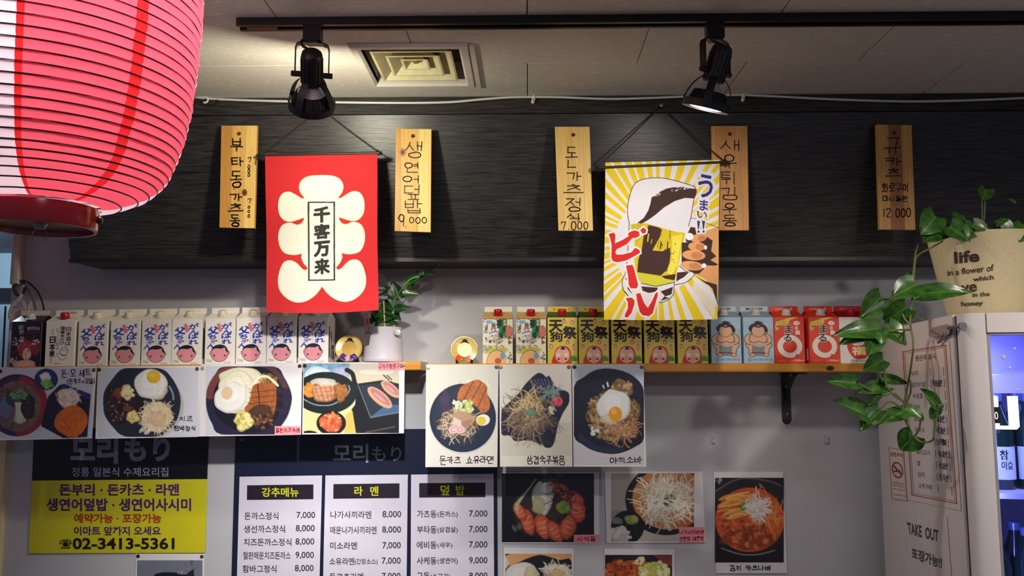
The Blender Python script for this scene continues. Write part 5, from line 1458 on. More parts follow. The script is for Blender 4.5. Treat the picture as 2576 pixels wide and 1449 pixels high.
card([(1521, 1186), (1767, 1186), (1774, 1365), (1526, 1366)], WD, 'photo of ramen piled with white bean sprouts on the wall', (1240, 1160), 3.389, (1008, 104, 1715, 684), b2, (150, 146, 136),
     (), [([(1585, 562), (1802, 562), (1806, 692), (1588, 692)], [('나가사끼라멘', [(1592, 590), (1798, 588), (1798, 622), (1592, 624)], 5), ('순한맛 매운맛', [(1592, 645), (1798, 642), (1798, 676), (1592, 678)], 5)])], (), '', 19)
def b3(cv):
    cv.ell(2190, 450, 360, 330, (34, 32, 34)); cv.line([(1900, 260), (2050, 170), (2200, 150), (2380, 180), (2460, 220)], 10, (110, 106, 106), .8, sm=5); cv.line([(1950, 740), (2100, 790), (2250, 795), (2400, 760)], 12, (150, 146, 144), .7, sm=5)
    cv.scatter(1930, 165, 40, 26, 8, [(150, 150, 150), (60, 60, 60)], 16)
    cv.ell(2190, 500, 292, 272, (206, 88, 34)); cv.grain_in(1895, 225, 2480, 770, .35, 50); cv.blob(2170, 660, 240, 90, (150, 62, 30), .2, al=.6)
    cv.scatter(2190, 560, 260, 190, 110, [(226, 120, 50), (176, 66, 26), (236, 140, 70), (120, 50, 26)], 26, .5)
    for i in range(26):
        y = 320 + cv.rng.uniform(0, 170); x = 1910 + cv.rng.uniform(0, 120)
        cv.line([(x, y), (x + 70, y + cv.rng.uniform(-50, 10)), (x + 190, y + cv.rng.uniform(-60, 10))], 15, ((240, 180, 80), (226, 150, 60), (246, 200, 110))[i % 3], .9, sm=3)
    cv.strands(2330, 430, 110, 130, 50, [(232, 130, 60), (240, 160, 90)], 130, 8, .7, .4)
    cv.blob(2140, 400, 36, 40, (130, 150, 50), .2); cv.strands(2250, 400, 80, 80, 120, [(230, 228, 220), (206, 206, 196), (240, 238, 232)], 70, 8, .95, .4); cv.line([(2243, 220), (2240, 310), (2215, 350)], 10, (226, 224, 214), sm=3)
card([(1795, 1187), (1970, 1187), (1980, 1442), (1802, 1442)], WD, 'photo of red kimchi cutlet stew in a black pot on the wall', (1240, 1160), 3.389, (1893, 142, 2480, 864), b3, (18, 16, 18),
     [('김치 카츠나베', [(2015, 888), (2368, 890), (2366, 935), (2018, 938)], 7)], (), (), '', 20)
def b4(cv):
    cv.poly(rect(60, 130, 1000, 300), (214, 160, 106)); cv.poly([(60, 380), (270, 245), (420, 180), (560, 148), (700, 180), (830, 220), (1000, 250), (1000, 900), (60, 900)], (34, 32, 40), sm=3); cv.poly([(60, 130), (150, 130), (60, 165)], (40, 30, 30))
    cv.ell(40, 260, 70, 90, (206, 200, 200)); cv.blob(300, 470, 240, 220, (216, 214, 206), .05); cv.blob(430, 420, 110, 130, (206, 200, 160), .15, al=.7)
    cv.blob(780, 420, 180, 150, (226, 224, 196), .15); cv.strands(780, 420, 190, 160, 150, [(240, 240, 226), (226, 226, 200), (206, 206, 170)], 90, 12, .9, .5); cv.blob(790, 440, 110, 90, (226, 190, 146), .2, al=.7); cv.strands(680, 420, 50, 60, 14, [(150, 90, 150)], 60, 10)
    cv.line([(880, 260), (1000, 310)], 10, (150, 146, 150), .7); cv.scatter(300, 760, 200, 60, 20, [(190, 110, 50), (150, 84, 40)], 50)
card([(1268, 1377), (1443, 1380), (1440, 1560), (1266, 1558)], WD, 'photo of rice mound and shredded cabbage on a black plate', (1260, 1370), 5.6, (62, 130, 998, 900), b4, (60, 50, 50), (), (), (), '', 21)
def b5(cv):
    cv.ell(1900, 640, 560, 490, (34, 34, 60)); cv.poly([(2150, 160), (2410, 160), (2410, 330), (2280, 250)], (136, 60, 50)); cv.ell(1890, 650, 520, 460, (30, 26, 34)); cv.ell(1880, 660, 490, 440, (170, 84, 40))
    cv.grain_in(1470, 200, 2410, 900, .3, 60); cv.scatter(1680, 420, 220, 180, 130, [(196, 90, 36), (150, 66, 30), (214, 116, 50), (120, 50, 26)], 40, .8); cv.scatter(2160, 420, 210, 160, 150, [(226, 222, 150), (206, 206, 110), (236, 232, 180), (190, 196, 90)], 40, .85); cv.scatter(1960, 240, 90, 40, 14, [(236, 220, 170), (220, 200, 140)], 30)
card([(1520, 1380), (1696, 1382), (1700, 1562), (1522, 1560)], WD, 'photo of orange curry bowl with yellow grated topping', (1260, 1370), 5.6, (1468, 145, 2412, 900), b5, (24, 22, 28), (), (), (), '', 22)
def b6(cv):
    cv.grain(.1, 300); cv.poly([(590, 900), (800, 790), (1000, 765), (1300, 780), (1600, 840), (1900, 900), (1900, 1400), (500, 1400)], (24, 28, 38), sm=3)
    for x, y in ((1370, 690), (1640, 530), (1800, 430), (1670, 650), (1850, 480)):
        cv.blob(x, y, 50, 60, (84, 90, 104), .5, n=8); cv.blob(x + 10, y + 10, 22, 26, (150, 150, 160), .4)
    cv.poly([(1600, 900), (1720, 770), (1890, 660), (1920, 1000), (1700, 1000)], (30, 42, 36)); cv.scatter(1500, 780, 160, 60, 16, [(170, 170, 176), (130, 134, 140)], 40); cv.line([(1890, 680), (1950, 610)], 14, (60, 64, 64))
card([(341.5, 1393), (514, 1393), (511, 1565), (338, 1566)], WD, 'photo of dark sashimi dish below the yellow sign', (340, 1380), 12.88, (60, 380, 2180, 1700), b6, (118, 122, 140), (), (),
     [(347.5, 1399, 'outer upper'), (508, 1400, 'inner upper')], 'dark dish', 23, pin_cols=[(40, 34, 44), (84, 82, 84)])

# ================================================================== yellow sign and menu board on the wall
def flat(t, name, m, quads, d, th=.0004, org=None, sc=1.0):
    mb = MB()
    for q in quads:
        pquad(mb, [(org[0] + x / sc, org[1] + y / sc) for x, y in q] if org else q, d, th)
    return mb.build(name, m, t)
def words(t, name, m, items, d, org, sc):
    for it in items:
        mb = MB()
        s, q = it[0], it[1]
        typeset(mb, s, rect(*q) if len(q) == 4 and not hasattr(q[0], '__len__') else q, lambda x, y: P(org[0] + x / sc, org[1] + y / sc, d), it[2] if len(it) > 2 else .012)
        mb.build(name, m, t)
M_blackvinyl = mat('black_vinyl', (16, 17, 24), rough=.3, var=.05)
M_yellow = mat('yellow_vinyl', (206, 200, 30), rough=.38, var=.03)
M_greyink = mat('silver_ink', (150, 152, 168), rough=.4, var=.02)
M_purple = mat('purple_ink', (70, 30, 104), rough=.5); M_rust = mat('rust_ink', (166, 62, 22), rough=.5); M_blk = mat('black_ink', (20, 16, 14), rough=.5)
org, sc = (0, 1090), 4.036
t = thing('shop_sign', 'black and yellow sign board with phone number on the wall', 'sign', P(296, 1392, WALL - .003))
flat(t, 'board', M_blackvinyl, [[(86, 1078), (524.5, 1074), (515, 1391), (72, 1392.5)]], WALL - .004, .005)
flat(t, 'yellow_panel', M_yellow, [[(325, 481), (2106, 465), (2081, 1214), (289, 1219)]], WALL - .0045, .0008, org, sc)
words(t, 'silver_lettering', M_greyink, [('모리', [(718, 30), (1204, 26), (1198, 312), (715, 305)], .04), ('もり', [(1262, 40), (1732, 35), (1722, 288), (1258, 290)], .045), ('정통 일본식 수제요리집', (728, 346, 1708, 440), .008)], WALL - .0048, org, sc)
words(t, 'purple_lettering', M_purple, [('돈부리 · 돈카츠 · 라멘', (600, 512, 1820, 635), .03), ('생연어덮밥 · 생연어사시미', (472, 660, 1940, 790), .03), ('이마트 앞까지 오세요', (750, 945, 1632, 1036), .025)], WALL - .0055, org, sc)
words(t, 'rust_lettering', M_rust, [('예약가능 · 포장가능', (752, 815, 1640, 912), .03)], WALL - .0055, org, sc)
words(t, 'phone_number', M_blk, [('☎', (603, 1078, 728, 1178), .02), ('02-3413-5361', (738, 1060, 1772, 1178), .028)], WALL - .0055, org, sc)

org, sc = (570, 1070), 3.68
t = thing('menu_board', 'navy menu board with three white price columns on the wall', 'menu board', P(916, 1600, WALL - .003))
flat(t, 'board', mat('navy_board', (26, 32, 56), rough=.3, var=.04), [[(593, 1082), (1250, 1078), (1253, 1620), (578, 1620)]], WALL - .007, .008)
M_panel = mat('white_panel', (214, 212, 226), rough=.32, var=.02, coat=.3)
M_head = mat('dark_header', (34, 28, 40), rough=.4); M_lime = mat('lime_ink', (206, 212, 36), rough=.5); M_dk = mat('dark_grey_ink', (44, 42, 54), rough=.5)
cols = [[(120, 476), (884, 464), (846, 1990), (80, 1990)], [(915, 464), (1678, 456), (1660, 1990), (880, 1990)], [(1708, 456), (2471, 449), (2480, 1990), (1702, 1990)]]
heads = [[(190, 555), (804, 547), (803, 684), (188, 691)], [(989, 544), (1601, 537), (1600, 673), (987, 680)], [(1783, 535), (2396, 530), (2396, 665), (1783, 669)]]
for q, h, ht, hq in zip(cols, heads, ('강추메뉴', '라  멘', '덮  밥'), ((325, 576, 668, 662), (1183, 564, 1406, 652), (1980, 554, 2203, 647))):
    p = flat(t, 'price_panel', M_panel, [q], WALL - .0078, .001, org, sc)
    flat(p, 'header', M_head, [h], WALL - .0082, .0006, org, sc)
    hw_ = ht.split(); x0, y0, x1, y1 = hq; gw = (y1 - y0) * .87
    words(p, 'header_lettering', M_lime, [(ht, hq, .02)] if len(hw_) == 1 else [(hw_[0], (x0, y0, x0 + gw, y1), .02), (hw_[1], (x1 - gw, y0, x1, y1), .02)], WALL - .0088, org, sc)
words(t, 'silver_lettering', M_greyink, [('모리', (985, 172, 1312, 346), .02), ('もり', (1345, 196, 1618, 330), .012)], WALL - .0076, org, sc)
pr = lambda x0, y, x1: (x0, y, x1, y + 68)
rows = [('돈까스정식', (165, 805, 480, 874)), ('7,000', pr(648, 800, 820)), ('생선까스정식', (160, 925, 541, 995)), ('8,000', pr(640, 922, 816)), ('치즈돈까스정식', (158, 1047, 600, 1116)), ('8,000', pr(638, 1045, 812)), ('철판매운치즈돈까스', (152, 1170, 593, 1240)), ('9,000', pr(638, 1170, 809)), ('함바그정식', (148, 1294, 463, 1363)), ('8,000', pr(632, 1292, 806)),
        ('나가사끼라멘', (963, 793, 1341, 863)), ('8,000', pr(1443, 792, 1616)), ('매운나가사끼라멘', (960, 935, 1389, 1006)), ('8,000', pr(1440, 934, 1615)), ('미소라멘', (958, 1080, 1208, 1148)), ('7,000', pr(1443, 1080, 1613)), ('소유라멘', (952, 1226, 1182, 1293)), ('(간장소스)', (1186, 1234, 1398, 1294)), ('7,000', pr(1437, 1222, 1612)), ('돈코츠라멘', (952, 1368, 1268, 1438)), ('7,000', pr(1437, 1365, 1610)),
        ('가츠동', (1763, 786, 1944, 856)), ('(돈까스)', (1952, 794, 2140, 858)), ('7,000', pr(2245, 786, 2415)), ('부타동', (1763, 930, 1944, 1000)), ('(삼겹살)', (1952, 938, 2140, 1000)), ('7,000', pr(2245, 930, 2415)), ('에비동', (1760, 1073, 1944, 1143)), ('(새우)', (1952, 1082, 2090, 1143)), ('7,000', pr(2245, 1073, 2415)), ('사케동', (1760, 1218, 1944, 1288)), ('(생연어)', (1952, 1226, 2140, 1288)), ('9,000', pr(2245, 1218, 2415)), ('규동', (1760, 1362, 1880, 1432)), ('(소고기)', (1888, 1370, 2070, 1434)), ('8,000', pr(2245, 1362, 2415))]
words(t, 'price_lettering', M_dk, [(a, b, .010) for a, b in rows], WALL - .0086, org, sc)
mb = MB(); mb.lathe([(.008, 0), (.008, .002), (.005, .005), (0, .0055)], 8, Matrix.Translation(P(610, 1106, WALL - .007)) @ Matrix.Rotation(math.pi / 2, 4, 'X'))
mb.build('screw_cap', mat('grey_screw_cap', (110, 122, 136), rough=.3, metal=.4), t)

# ================================================================== paper lantern
LX, LD = 118.0, 1.0
lc = PV(LX, 300, LD)
def lz(y):
    return float(P(LX, y, LD)[2])
PXM = K / F
prof = [(520, 128), (513, 170), (500, 205), (486, 236), (464, 266), (440, 288), (415, 303), (368, 318), (330, 331), (265, 344), (171, 355), (86, 361), (0, 366), (-80, 366), (-150, 358), (-210, 342), (-260, 316), (-300, 272), (-322, 200), (-330, 140)]
prof = [(lz(y), r * PXM) for y, r in prof]
pz = np.array([p[0] for p in prof]); prr = np.array([p[1] for p in prof])
sp = np.array(spline(prof, 6))
R_of = lambda z: float(np.interp(z, sp[:, 0], sp[:, 1]))
ribs = []
y = 508.0
while y > -326:
    ribs.append(lz(y)); y -= 16.5 if y > 440 else (21.5 if y > 330 else 24.5)
lan = thing('paper_lantern', 'large red and white striped paper lantern with black rib wires', 'lantern', (lc.x, lc.y, lz(578)))
def paper_mat(name, rgb, tr):
    m = bpy.data.materials.new(name); m.use_nodes = True
    nt = m.node_tree; N = nt.nodes; L = nt.links
    N.remove(N['Principled BSDF'])
    out = N['Material Output']
    tc = N.new('ShaderNodeTexCoord'); nz = N.new('ShaderNodeTexNoise'); nz.inputs['Scale'].default_value = 25; nz.inputs['Detail'].default_value = 5
    L.new(tc.outputs['Object'], nz.inputs['Vector'])
    r = N.new('ShaderNodeValToRGB'); c = lin(rgb)
    r.color_ramp.elements[0].color = (*(c * .93), 1); r.color_ramp.elements[1].color = (*np.minimum(c * 1.05, 1), 1)
    L.new(nz.outputs['Fac'], r.inputs[0])
    d = N.new('ShaderNodeBsdfDiffuse'); t = N.new('ShaderNodeBsdfTranslucent'); g = N.new('ShaderNodeMixShader')
    bp = N.new('ShaderNodeBump'); bp.inputs['Strength'].default_value = .3; bp.inputs['Distance'].default_value = .004
    L.new(nz.outputs['Fac'], bp.inputs['Height']); L.new(bp.outputs[0], d.inputs['Normal'])
    g.inputs[0].default_value = tr
    L.new(r.outputs[0], d.inputs['Color']); L.new(r.outputs[0], t.inputs['Color'])
    L.new(d.outputs[0], g.inputs[1]); L.new(t.outputs[0], g.inputs[2]); L.new(g.outputs[0], out.inputs['Surface'])
    return m
PM = [paper_mat('white_paper', (236, 234, 240), .55), paper_mat('pink_red_paper', (246, 104, 122), .55), paper_mat('deep_red_paper', (228, 46, 50), .55)]
def sector(a):
    a = (a + 11.5) % 190.0               # red panel from -11.5 to 84 degrees, white beyond, repeated
    if a < 3.6: return 2
    if 40 < a < 45.5: return 2
    if a < 95: return 1
    return 0
zs = sorted(ribs)
A0 = math.degrees(math.atan2(-lc.x, lc.y - CAMY))      # bearing of the doorway side of the lantern
edges = [lz(518)] + zs + [lz(-329)]
rows = []
for a, b in zip(edges[:-1], edges[1:]):
    for k in range(5):
        s = k / 5; z = a + (b - a) * s
        rows.append((z, R_of(z) + .0028 * math.sin(math.pi * s) ** .8 if k else R_of(z)))
rows.append((edges[-1], R_of(edges[-1])))
NS = 144
mb = MB(); vs = []; rng = random.Random(2)
for z, r in rows:
    for k in range(NS):
        a = 2 * math.pi * k / NS
        rr = r + .0006 * math.sin(7 * a + z * 90) + .0005 * math.sin(17 * a - z * 140)
        vs.append((lc.x + rr * math.sin(a), lc.y - rr * math.cos(a), z))
mb.v = vs
for i in range(len(rows) - 1):
    for k in range(NS):
        k2 = (k + 1) % NS
        mb.f.append((i * NS + k, i * NS + k2, (i + 1) * NS + k2, (i + 1) * NS + k)); mb.fm.append(sector(math.degrees(2 * math.pi * (k + .5) / NS) - A0))
mb.build('paper_shade', PM, lan, True)
M_rib = mat('black_rib_wire', (34, 20, 24), rough=.5)
for i, z in enumerate(ribs):
    mb = MB(); r = R_of(z) + .0005
    mb.tube([(lc.x + r * math.sin(2 * math.pi * k / 72), lc.y - r * math.cos(2 * math.pi * k / 72), z + .004 * (k / 72 - .5)) for k in range(72)], .0012, 5, True)
    mb.build('rib', M_rib, lan)
M_lac = mat('red_lacquer', (150, 8, 22), rough=.16, var=.05, scale=8, coat=.6)
rb = 135 * PXM
T0 = Matrix.Translation((lc.x, lc.y, 0))
zt, zb = lz(517), lz(577)
mb = MB(); mb.lathe([(rb * .93, zt - .001), (rb, zt - .003), (rb, zb + .004), (rb * .98, zb), (rb * .92, zb), (rb * .90, zb + .012)], 72, T0, close=False)
ring = mb.build('bottom_ring', M_lac, lan, True)
mb = MB(); mb.lathe([(0, zb + .008), (rb * .91, zb + .008)], 64, T0, close=False); mb.build('base_plate', mat('maroon_base', (96, 20, 28), rough=.3, coat=.3), lan)
for a in (A0 - 62, A0 + 76, A0 + 190):
    q = math.radians(a)
    mb = MB(); mb.lathe([(.006, 0), (.006, .004), (.004, .006)], 12, Matrix.Translation((lc.x + rb * math.sin(q), lc.y - rb * math.cos(q), (zt + zb) / 2)) @ Matrix.Rotation(-q + math.pi * 0, 4, 'Z').inverted() @ Matrix.Rotation(math.pi / 2, 4, 'X'))
    mb.build('bolt', M_black, ring)
mb = MB()
mb.tube([(lc.x + .012 * math.cos(k * .5236), lc.y, zb - .010 + .012 * math.sin(k * .5236)) for k in range(12)], .0007, 5, True)
mb.lathe([(.010, zb + .008), (.006, zb + .001), (.004, zb)], 12, T0)
mb.build('pull_ring', mat('clear_line', (150, 150, 160), rough=.2), lan)
mb = MB(); z2 = lz(-329)
mb.lathe([(rb * .9, z2), (rb, z2 + .002), (rb, z2 + .03), (rb * .9, z2 + .032), (0, z2 + .032)], 64, T0, close=False); mb.build('top_ring', M_lac, lan, True)
mb = MB(); mb.tube([(lc.x, lc.y, z2 + .03), (lc.x, lc.y, ZC)], .004, 8); mb.build('hanging_cord', M_cord, lan)
mb = MB(); mb.lathe([(0, -.035), (.018, -.03), (.03, 0), (.022, .028), (.013, .045), (.013, .065), (0, .065)], 20, Matrix.Translation((lc.x, lc.y, lz(-150)))); mb.build('bulb', mat('frosted_bulb', (255, 240, 226), emit=1.5), lan, True)
ld = bpy.data.lights.new('lantern_glow', 'POINT'); ld.energy = BULB_W; ld.color = (1.0, .93, .95); ld.shadow_soft_size = .03
lo = bpy.data.objects.new('lantern_glow', ld); col.objects.link(lo); lo.parent = lan; lo.location = Vector((lc.x, lc.y, lz(-60))) - Vector(lan.location)

# ================================================================== gold plates on the shelf
M_gold = print_mat('gold_lacquer_print', rough=.25, coat=.3)
def gold_plate(px, py, r, zt, draw, label):
    d = SF + .012
    c = P(px, py, d); rr = r * d * K / F
    c[2] = zt + rr + .002
    t = thing('display_plate', label, 'plate', (c[0], c[1] + .01, zt), 'small gold plates on stands')
    cv = Cv(-1, -1, 1, 1, .028, (206, 178, 96), 3); draw(cv)
    tl = math.radians(12)
    def pj(x, y, bow=.006, off=0):
        x = np.asarray(x); y = np.asarray(y); q = np.minimum(x * x + y * y, 1)
        yy = -bow * q + off
        return np.stack([c[0] + rr * x, c[1] + yy + rr * (-y) * math.sin(tl) + .008, c[2] - rr * y * math.cos(tl)], -1)
    cv.build('painted_face', M_gold, pj, t, keep=lambda x, y: x * x + y * y < .985)
    mb = MB(); n = 40
    for o in (0,):
        ra = [pj(np.array(.985 * math.cos(a)), np.array(.985 * math.sin(a))) for a in np.linspace(0, 2 * math.pi, n, endpoint=False)]
        mb.tube(ra, .0015, 6, True)
        rbk = [pj(np.array(.98 * math.cos(a)), np.array(.98 * math.sin(a)), .006, .004) for a in np.linspace(0, 2 * math.pi, n, endpoint=False)]
        mb.add(rbk, [tuple(range(n))])
    mb.build('rim', mat('gold_rim', (206, 176, 84), rough=.25, metal=.6), t, True)
    for s in (-1, 1):
        x = c[0] + s * rr * .55
        mb = MB(); mb.tube(spline([(x, c[1] - .014, zt + .012), (x, c[1] - .013, zt + .003), (x, c[1], zt + .003), (x, c[1] + .025, zt + .003), (x, c[1] + .03, zt + .03)], 4), .0026, 8)
        mb.build('stand_leg', M_black, t, True)
def kimono(cv, main, extra, fan):
    cv.ell(0, 0, 1, 1, (206, 178, 96)); cv.ell(.25, -.1, .6, .7, (220, 196, 120), al=.6)
    if fan:
        for k in range(5):
            cv.line([(-.95, -.6 + k * .28), (-.35, -.6 + k * .28)], .03, (150, 120, 60), .6); cv.line([(-.9 + k * .14, -.6), (-.9 + k * .14, .5)], .025, (150, 120, 60), .6)
    cv.poly([(-.7, 1), (-.55, .45), (-.2, .2), (.15, .25), (.55, .5), (.75, 1)], main, sm=4)
    cv.poly([(-.1, .25), (.15, .3), (.05, .95), (-.2, .95)], extra)
    cv.scatter(.1, .7, .45, .25, 14, [(206, 170, 84), extra], .06)
    cv.ell(.02, -.08, .2, .27, (236, 220, 204)); cv.poly([(-.08, .1), (.12, .1), (.06, .42), (-.1, .4)], (236, 220, 204))
    cv.blob(.0, -.42, .34, .22, (28, 22, 24), .08); cv.ell(-.22, -.2, .12, .2, (28, 22, 24)); cv.ell(.02, -.66, .2, .14, (28, 22, 24)); cv.line([(-.1, -.5), (.2, -.45)], .04, (220, 206, 180))
gold_plate(877, 880, 34, zL(float(P(877, 900, SF)[0])), lambda cv: kimono(cv, (76, 34, 130), (200, 170, 190), False), 'small gold plate painted with a purple kimono figure, beside the white pot')
gold_plate(1168, 885, 33.5, zsR, lambda cv: kimono(cv, (222, 62, 30), (70, 130, 60), True), 'small gold plate painted with a red kimono figure, at the shelf end')

# ================================================================== leaves
def leaf_mesh(name, heart, fold, droop, m):
    n = 9; vs = []; fs = []
    for i in range(n + 1):
        t = i / n
        w = .5 * math.sin(math.pi * min(1, (t * .93 + .07)) ** .62) ** .75 * (1 - t * .06) if i < n else 0.0
        for j, s in enumerate((-1, -.55, 0, .55, 1)):
            back = heart * (abs(s) ** 1.5) * max(0, 1 - t * 3.2)
            x = t - back
            z = -fold * (1 - abs(s)) * .12 + .0 - droop * t * t * .28 + .02 * math.sin(t * 9 + s * 3) * abs(s)
            vs.append((x, s * w, z))
    for i in range(n):
        for j in range(4):
            a = i * 5 + j
            fs.append((a, a + 5, a + 6, a + 1))
    me = bpy.data.meshes.new(name); me.from_pydata(vs, [], fs); me.materials.append(m)
    me.polygons.foreach_set('use_smooth', [True] * len(fs)); me.update()
    return me
def leaf_mat(name, a, b, rough):
    m = bpy.data.materials.new(name); m.use_nodes = True
    nt = m.node_tree; N = nt.nodes; L = nt.links; bs = N['Principled BSDF']
    tc = N.new('ShaderNodeTexCoord'); nz = N.new('ShaderNodeTexNoise'); nz.inputs['Scale'].default_value = 3.5; nz.inputs['Detail'].default_value = 3
    L.new(tc.outputs['Object'], nz.inputs['Vector'])
    sx = N.new('ShaderNodeSeparateXYZ'); L.new(tc.outputs['Object'], sx.inputs[0])
    ab = N.new('ShaderNodeMath'); ab.operation = 'ABSOLUTE'; L.new(sx.outputs['Y'], ab.inputs[0])
    lt = N.new('ShaderNodeMath'); lt.operation = 'LESS_THAN'; lt.inputs[1].default_value = .012; L.new(ab.outputs[0], lt.inputs[0])
    r = N.new('ShaderNodeValToRGB'); r.color_ramp.elements[0].position = .35; r.color_ramp.elements[1].position = .7
    r.color_ramp.elements[0].color = (*lin(a), 1); r.color_ramp.elements[1].color = (*lin(b), 1)
    L.new(nz.outputs['Fac'], r.inputs[0])
    mx = N.new('ShaderNodeMix'); mx.data_type = 'RGBA'; mx.inputs['B'].default_value = (*lin((150, 190, 96)), 1)
    mm = N.new('ShaderNodeMath'); mm.operation = 'MULTIPLY'; mm.inputs[1].default_value = .5; L.new(lt.outputs[0], mm.inputs[0])
    L.new(mm.outputs[0], mx.inputs['Factor']); L.new(r.outputs[0], mx.inputs['A']); L.new(mx.outputs['Result'], bs.inputs['Base Color'])
    bs.inputs['Roughness'].default_value = rough; bs.inputs['Specular IOR Level'].default_value = .6
    return m
LM = leaf_mat('pothos_leaf', (32, 78, 22), (72, 120, 36), .3)
LM2 = leaf_mat('dark_leaf', (22, 62, 24), (44, 96, 34), .28)
LV = [leaf_mesh('leaf', .16, 1.0, .5, LM), leaf_mesh('leaf', .2, .5, .9, LM), leaf_mesh('leaf', .1, 1.4, .3, LM)]
LZ = [leaf_mesh('leaf', .02, .8, .4, LM2), leaf_mesh('leaf', .0, 1.2, .7, LM2)]
def leaf(parent, base, tip, w, var, rng, meshes, face=(0, -1, .45)):
    base = Vector(base); tip = Vector(tip)
    x = tip - base; ln = x.length; x.normalize()
    n = Vector(face) + Vector((rng.uniform(-.35, .35), rng.uniform(-.2, .2), rng.uniform(-.35, .35)))
    z = (n - x * n.dot(x)).normalized(); yv = z.cross(x)
    M = Matrix((x, yv, z)).transposed().to_4x4()
    o = bpy.data.objects.new('leaf', meshes[var % len(meshes)]); col.objects.link(o)
    o.parent = parent
    o.matrix_local = Matrix.Translation(base - top_loc(parent)) @ M @ Matrix.Diagonal((ln, ln * w * 1.15, ln, 1))
    return o

# ================================================================== small potted plant on the shelf
pd = SF + .045
c = PV(963, 905, pd); zb = zL(c.x) + .001
plant = thing('potted_plant', 'dark leafy plant in a white metal pot beside the red banner', 'plant', (c.x, c.y, zb))
pm = pd * K / F
zr = float(P(963, 824, pd)[2])
mb = MB(); T1 = Matrix.Translation((c.x, c.y, 0))
mb.lathe([(51 * pm, zb + .0005), (52 * pm, zb + .003), (52 * pm, zb + .010), (49.5 * pm, zb + .011), (45 * pm, zr - .006), (46.5 * pm, zr - .003), (46.5 * pm, zr), (44 * pm, zr), (43 * pm, zr - .02), (0, zr - .02)], 40, T1, close=False)
pot = mb.build('pot', mat('white_enamel', (214, 208, 212), rough=.3, var=.02, coat=.2), plant, True)
mb = MB(); mb.lathe([(.0095, -.012), (.0095, .006), (.007, .008)], 16, Matrix.Translation(P(1001, 836, pd - .035)) @ Matrix.Rotation(math.pi / 2, 4, 'X')); mb.build('handle_lug', mat('white_enamel', (0, 0, 0)), pot, True)
mb = MB(); mb.lathe([(43 * pm, zr - .012), (0, zr - .010)], 24, T1, close=False); mb.build('soil', mat('dark_soil', (40, 30, 24), rough=.9, var=.4, scale=90), plant)
mb = MB(); p0 = P(966, 822, pd - .01)
mb.tube([P(968, 826, pd - .01), P(965, 752, pd - .012)], .0021, 8); st = mb.build('pick_stick', mat('pale_wood', (206, 176, 130), rough=.6), plant)
mb = MB(); pts = spline([(930, 700), (950, 688), (968, 694), (976, 720), (972, 752), (950, 757), (932, 750)], 5, True)
mb.prism([P(x, y, pd - .014) for x, y in pts], [P(x, y, pd - .0128) for x, y in pts]); mb.build('pick_sign', mat('black_pick', (26, 24, 24), rough=.5), st)
mb = MB(); pj = lambda x, y: P(x, y, pd - .0145)
for s, q in (('thank', rect(950, 720, 972, 727)), ('you for', rect(952, 732, 969, 738)), ('Garden', rect(940, 742, 975, 752))):
    typeset(mb, s, q, pj, .0)
mb.build('pick_lettering', mat('white_ink', (206, 204, 200), rough=.5), st)
mb = MB(); mb.tube(spline([P(930, 822, pd - .048), P(926, 832, pd - .05), P(924, 840, pd - .05)], 4), .001, 6)
mb.prism([P(x, y, pd - .05) for x, y in ((921, 837), (930, 835), (932, 840), (928, 864), (918, 862))], [P(x, y, pd - .048) for x, y in ((921, 837), (930, 835), (932, 840), (928, 864), (918, 862))])
mb.build('tag', mat('dark_brown_tag', (58, 40, 36), rough=.6), plant)
mb = MB(); mb.tube(spline([P(x, y, pd - .04) for x, y in ((916, 792), (924, 790), (927, 806), (928, 820), (920, 818), (917, 804))], 4, True), .0024, 6, True); mb.build('clip', mat('pink_clip', (206, 110, 126), rough=.5), plant, True)
rng = random.Random(12)
SP = [[(960, 822), (955, 770), (940, 720)], [(965, 822), (990, 760), (1005, 735), (1030, 705), (1062, 690), (1098, 666)], [(970, 822), (985, 800), (1000, 780)], [(950, 822), (948, 800), (950, 770)], [(962, 822), (975, 790), (982, 765)]]
for s in SP:
    mb = MB(); mb.tube(spline([P(x, y, pd - .004) for x, y in s], 5), .0019, 6); mb.build('stem', LM2, plant, True)
for bx0, by0, tx, ty, w in ((942, 722, 950, 690, .5), (940, 724, 975, 700, .55), (945, 735, 980, 722, .5), (950, 745, 985, 745, .5), (1008, 752, 985, 706, .55), (1012, 738, 1058, 735, .38), (1020, 722, 1052, 678, .5), (1030, 712, 1050, 700, .4), (1062, 690, 1096, 682, .28), (1075, 680, 1100, 664, .3), (1052, 696, 1078, 684, .3), (1048, 700, 1068, 676, .35), (990, 778, 1026, 770, .5), (988, 785, 1004, 800, .5), (985, 800, 1010, 800, .4), (980, 808, 1002, 816, .4), (955, 770, 985, 790, .5), (950, 775, 930, 800, .5), (948, 795, 925, 815, .5), (950, 790, 982, 812, .5), (960, 760, 985, 775, .55), (958, 800, 940, 822, .5), (965, 805, 1000, 790, .4), (945, 755, 925, 775, .5), (950, 780, 978, 800, .7), (955, 765, 945, 800, .7), (970, 770, 982, 800, .7)):
    leaf(plant, P(bx0, by0, pd - .006 + rng.uniform(-.012, .012)), P(tx, ty, pd - .008 + rng.uniform(-.025, .012)), w, rng.randrange(2), rng, LZ)

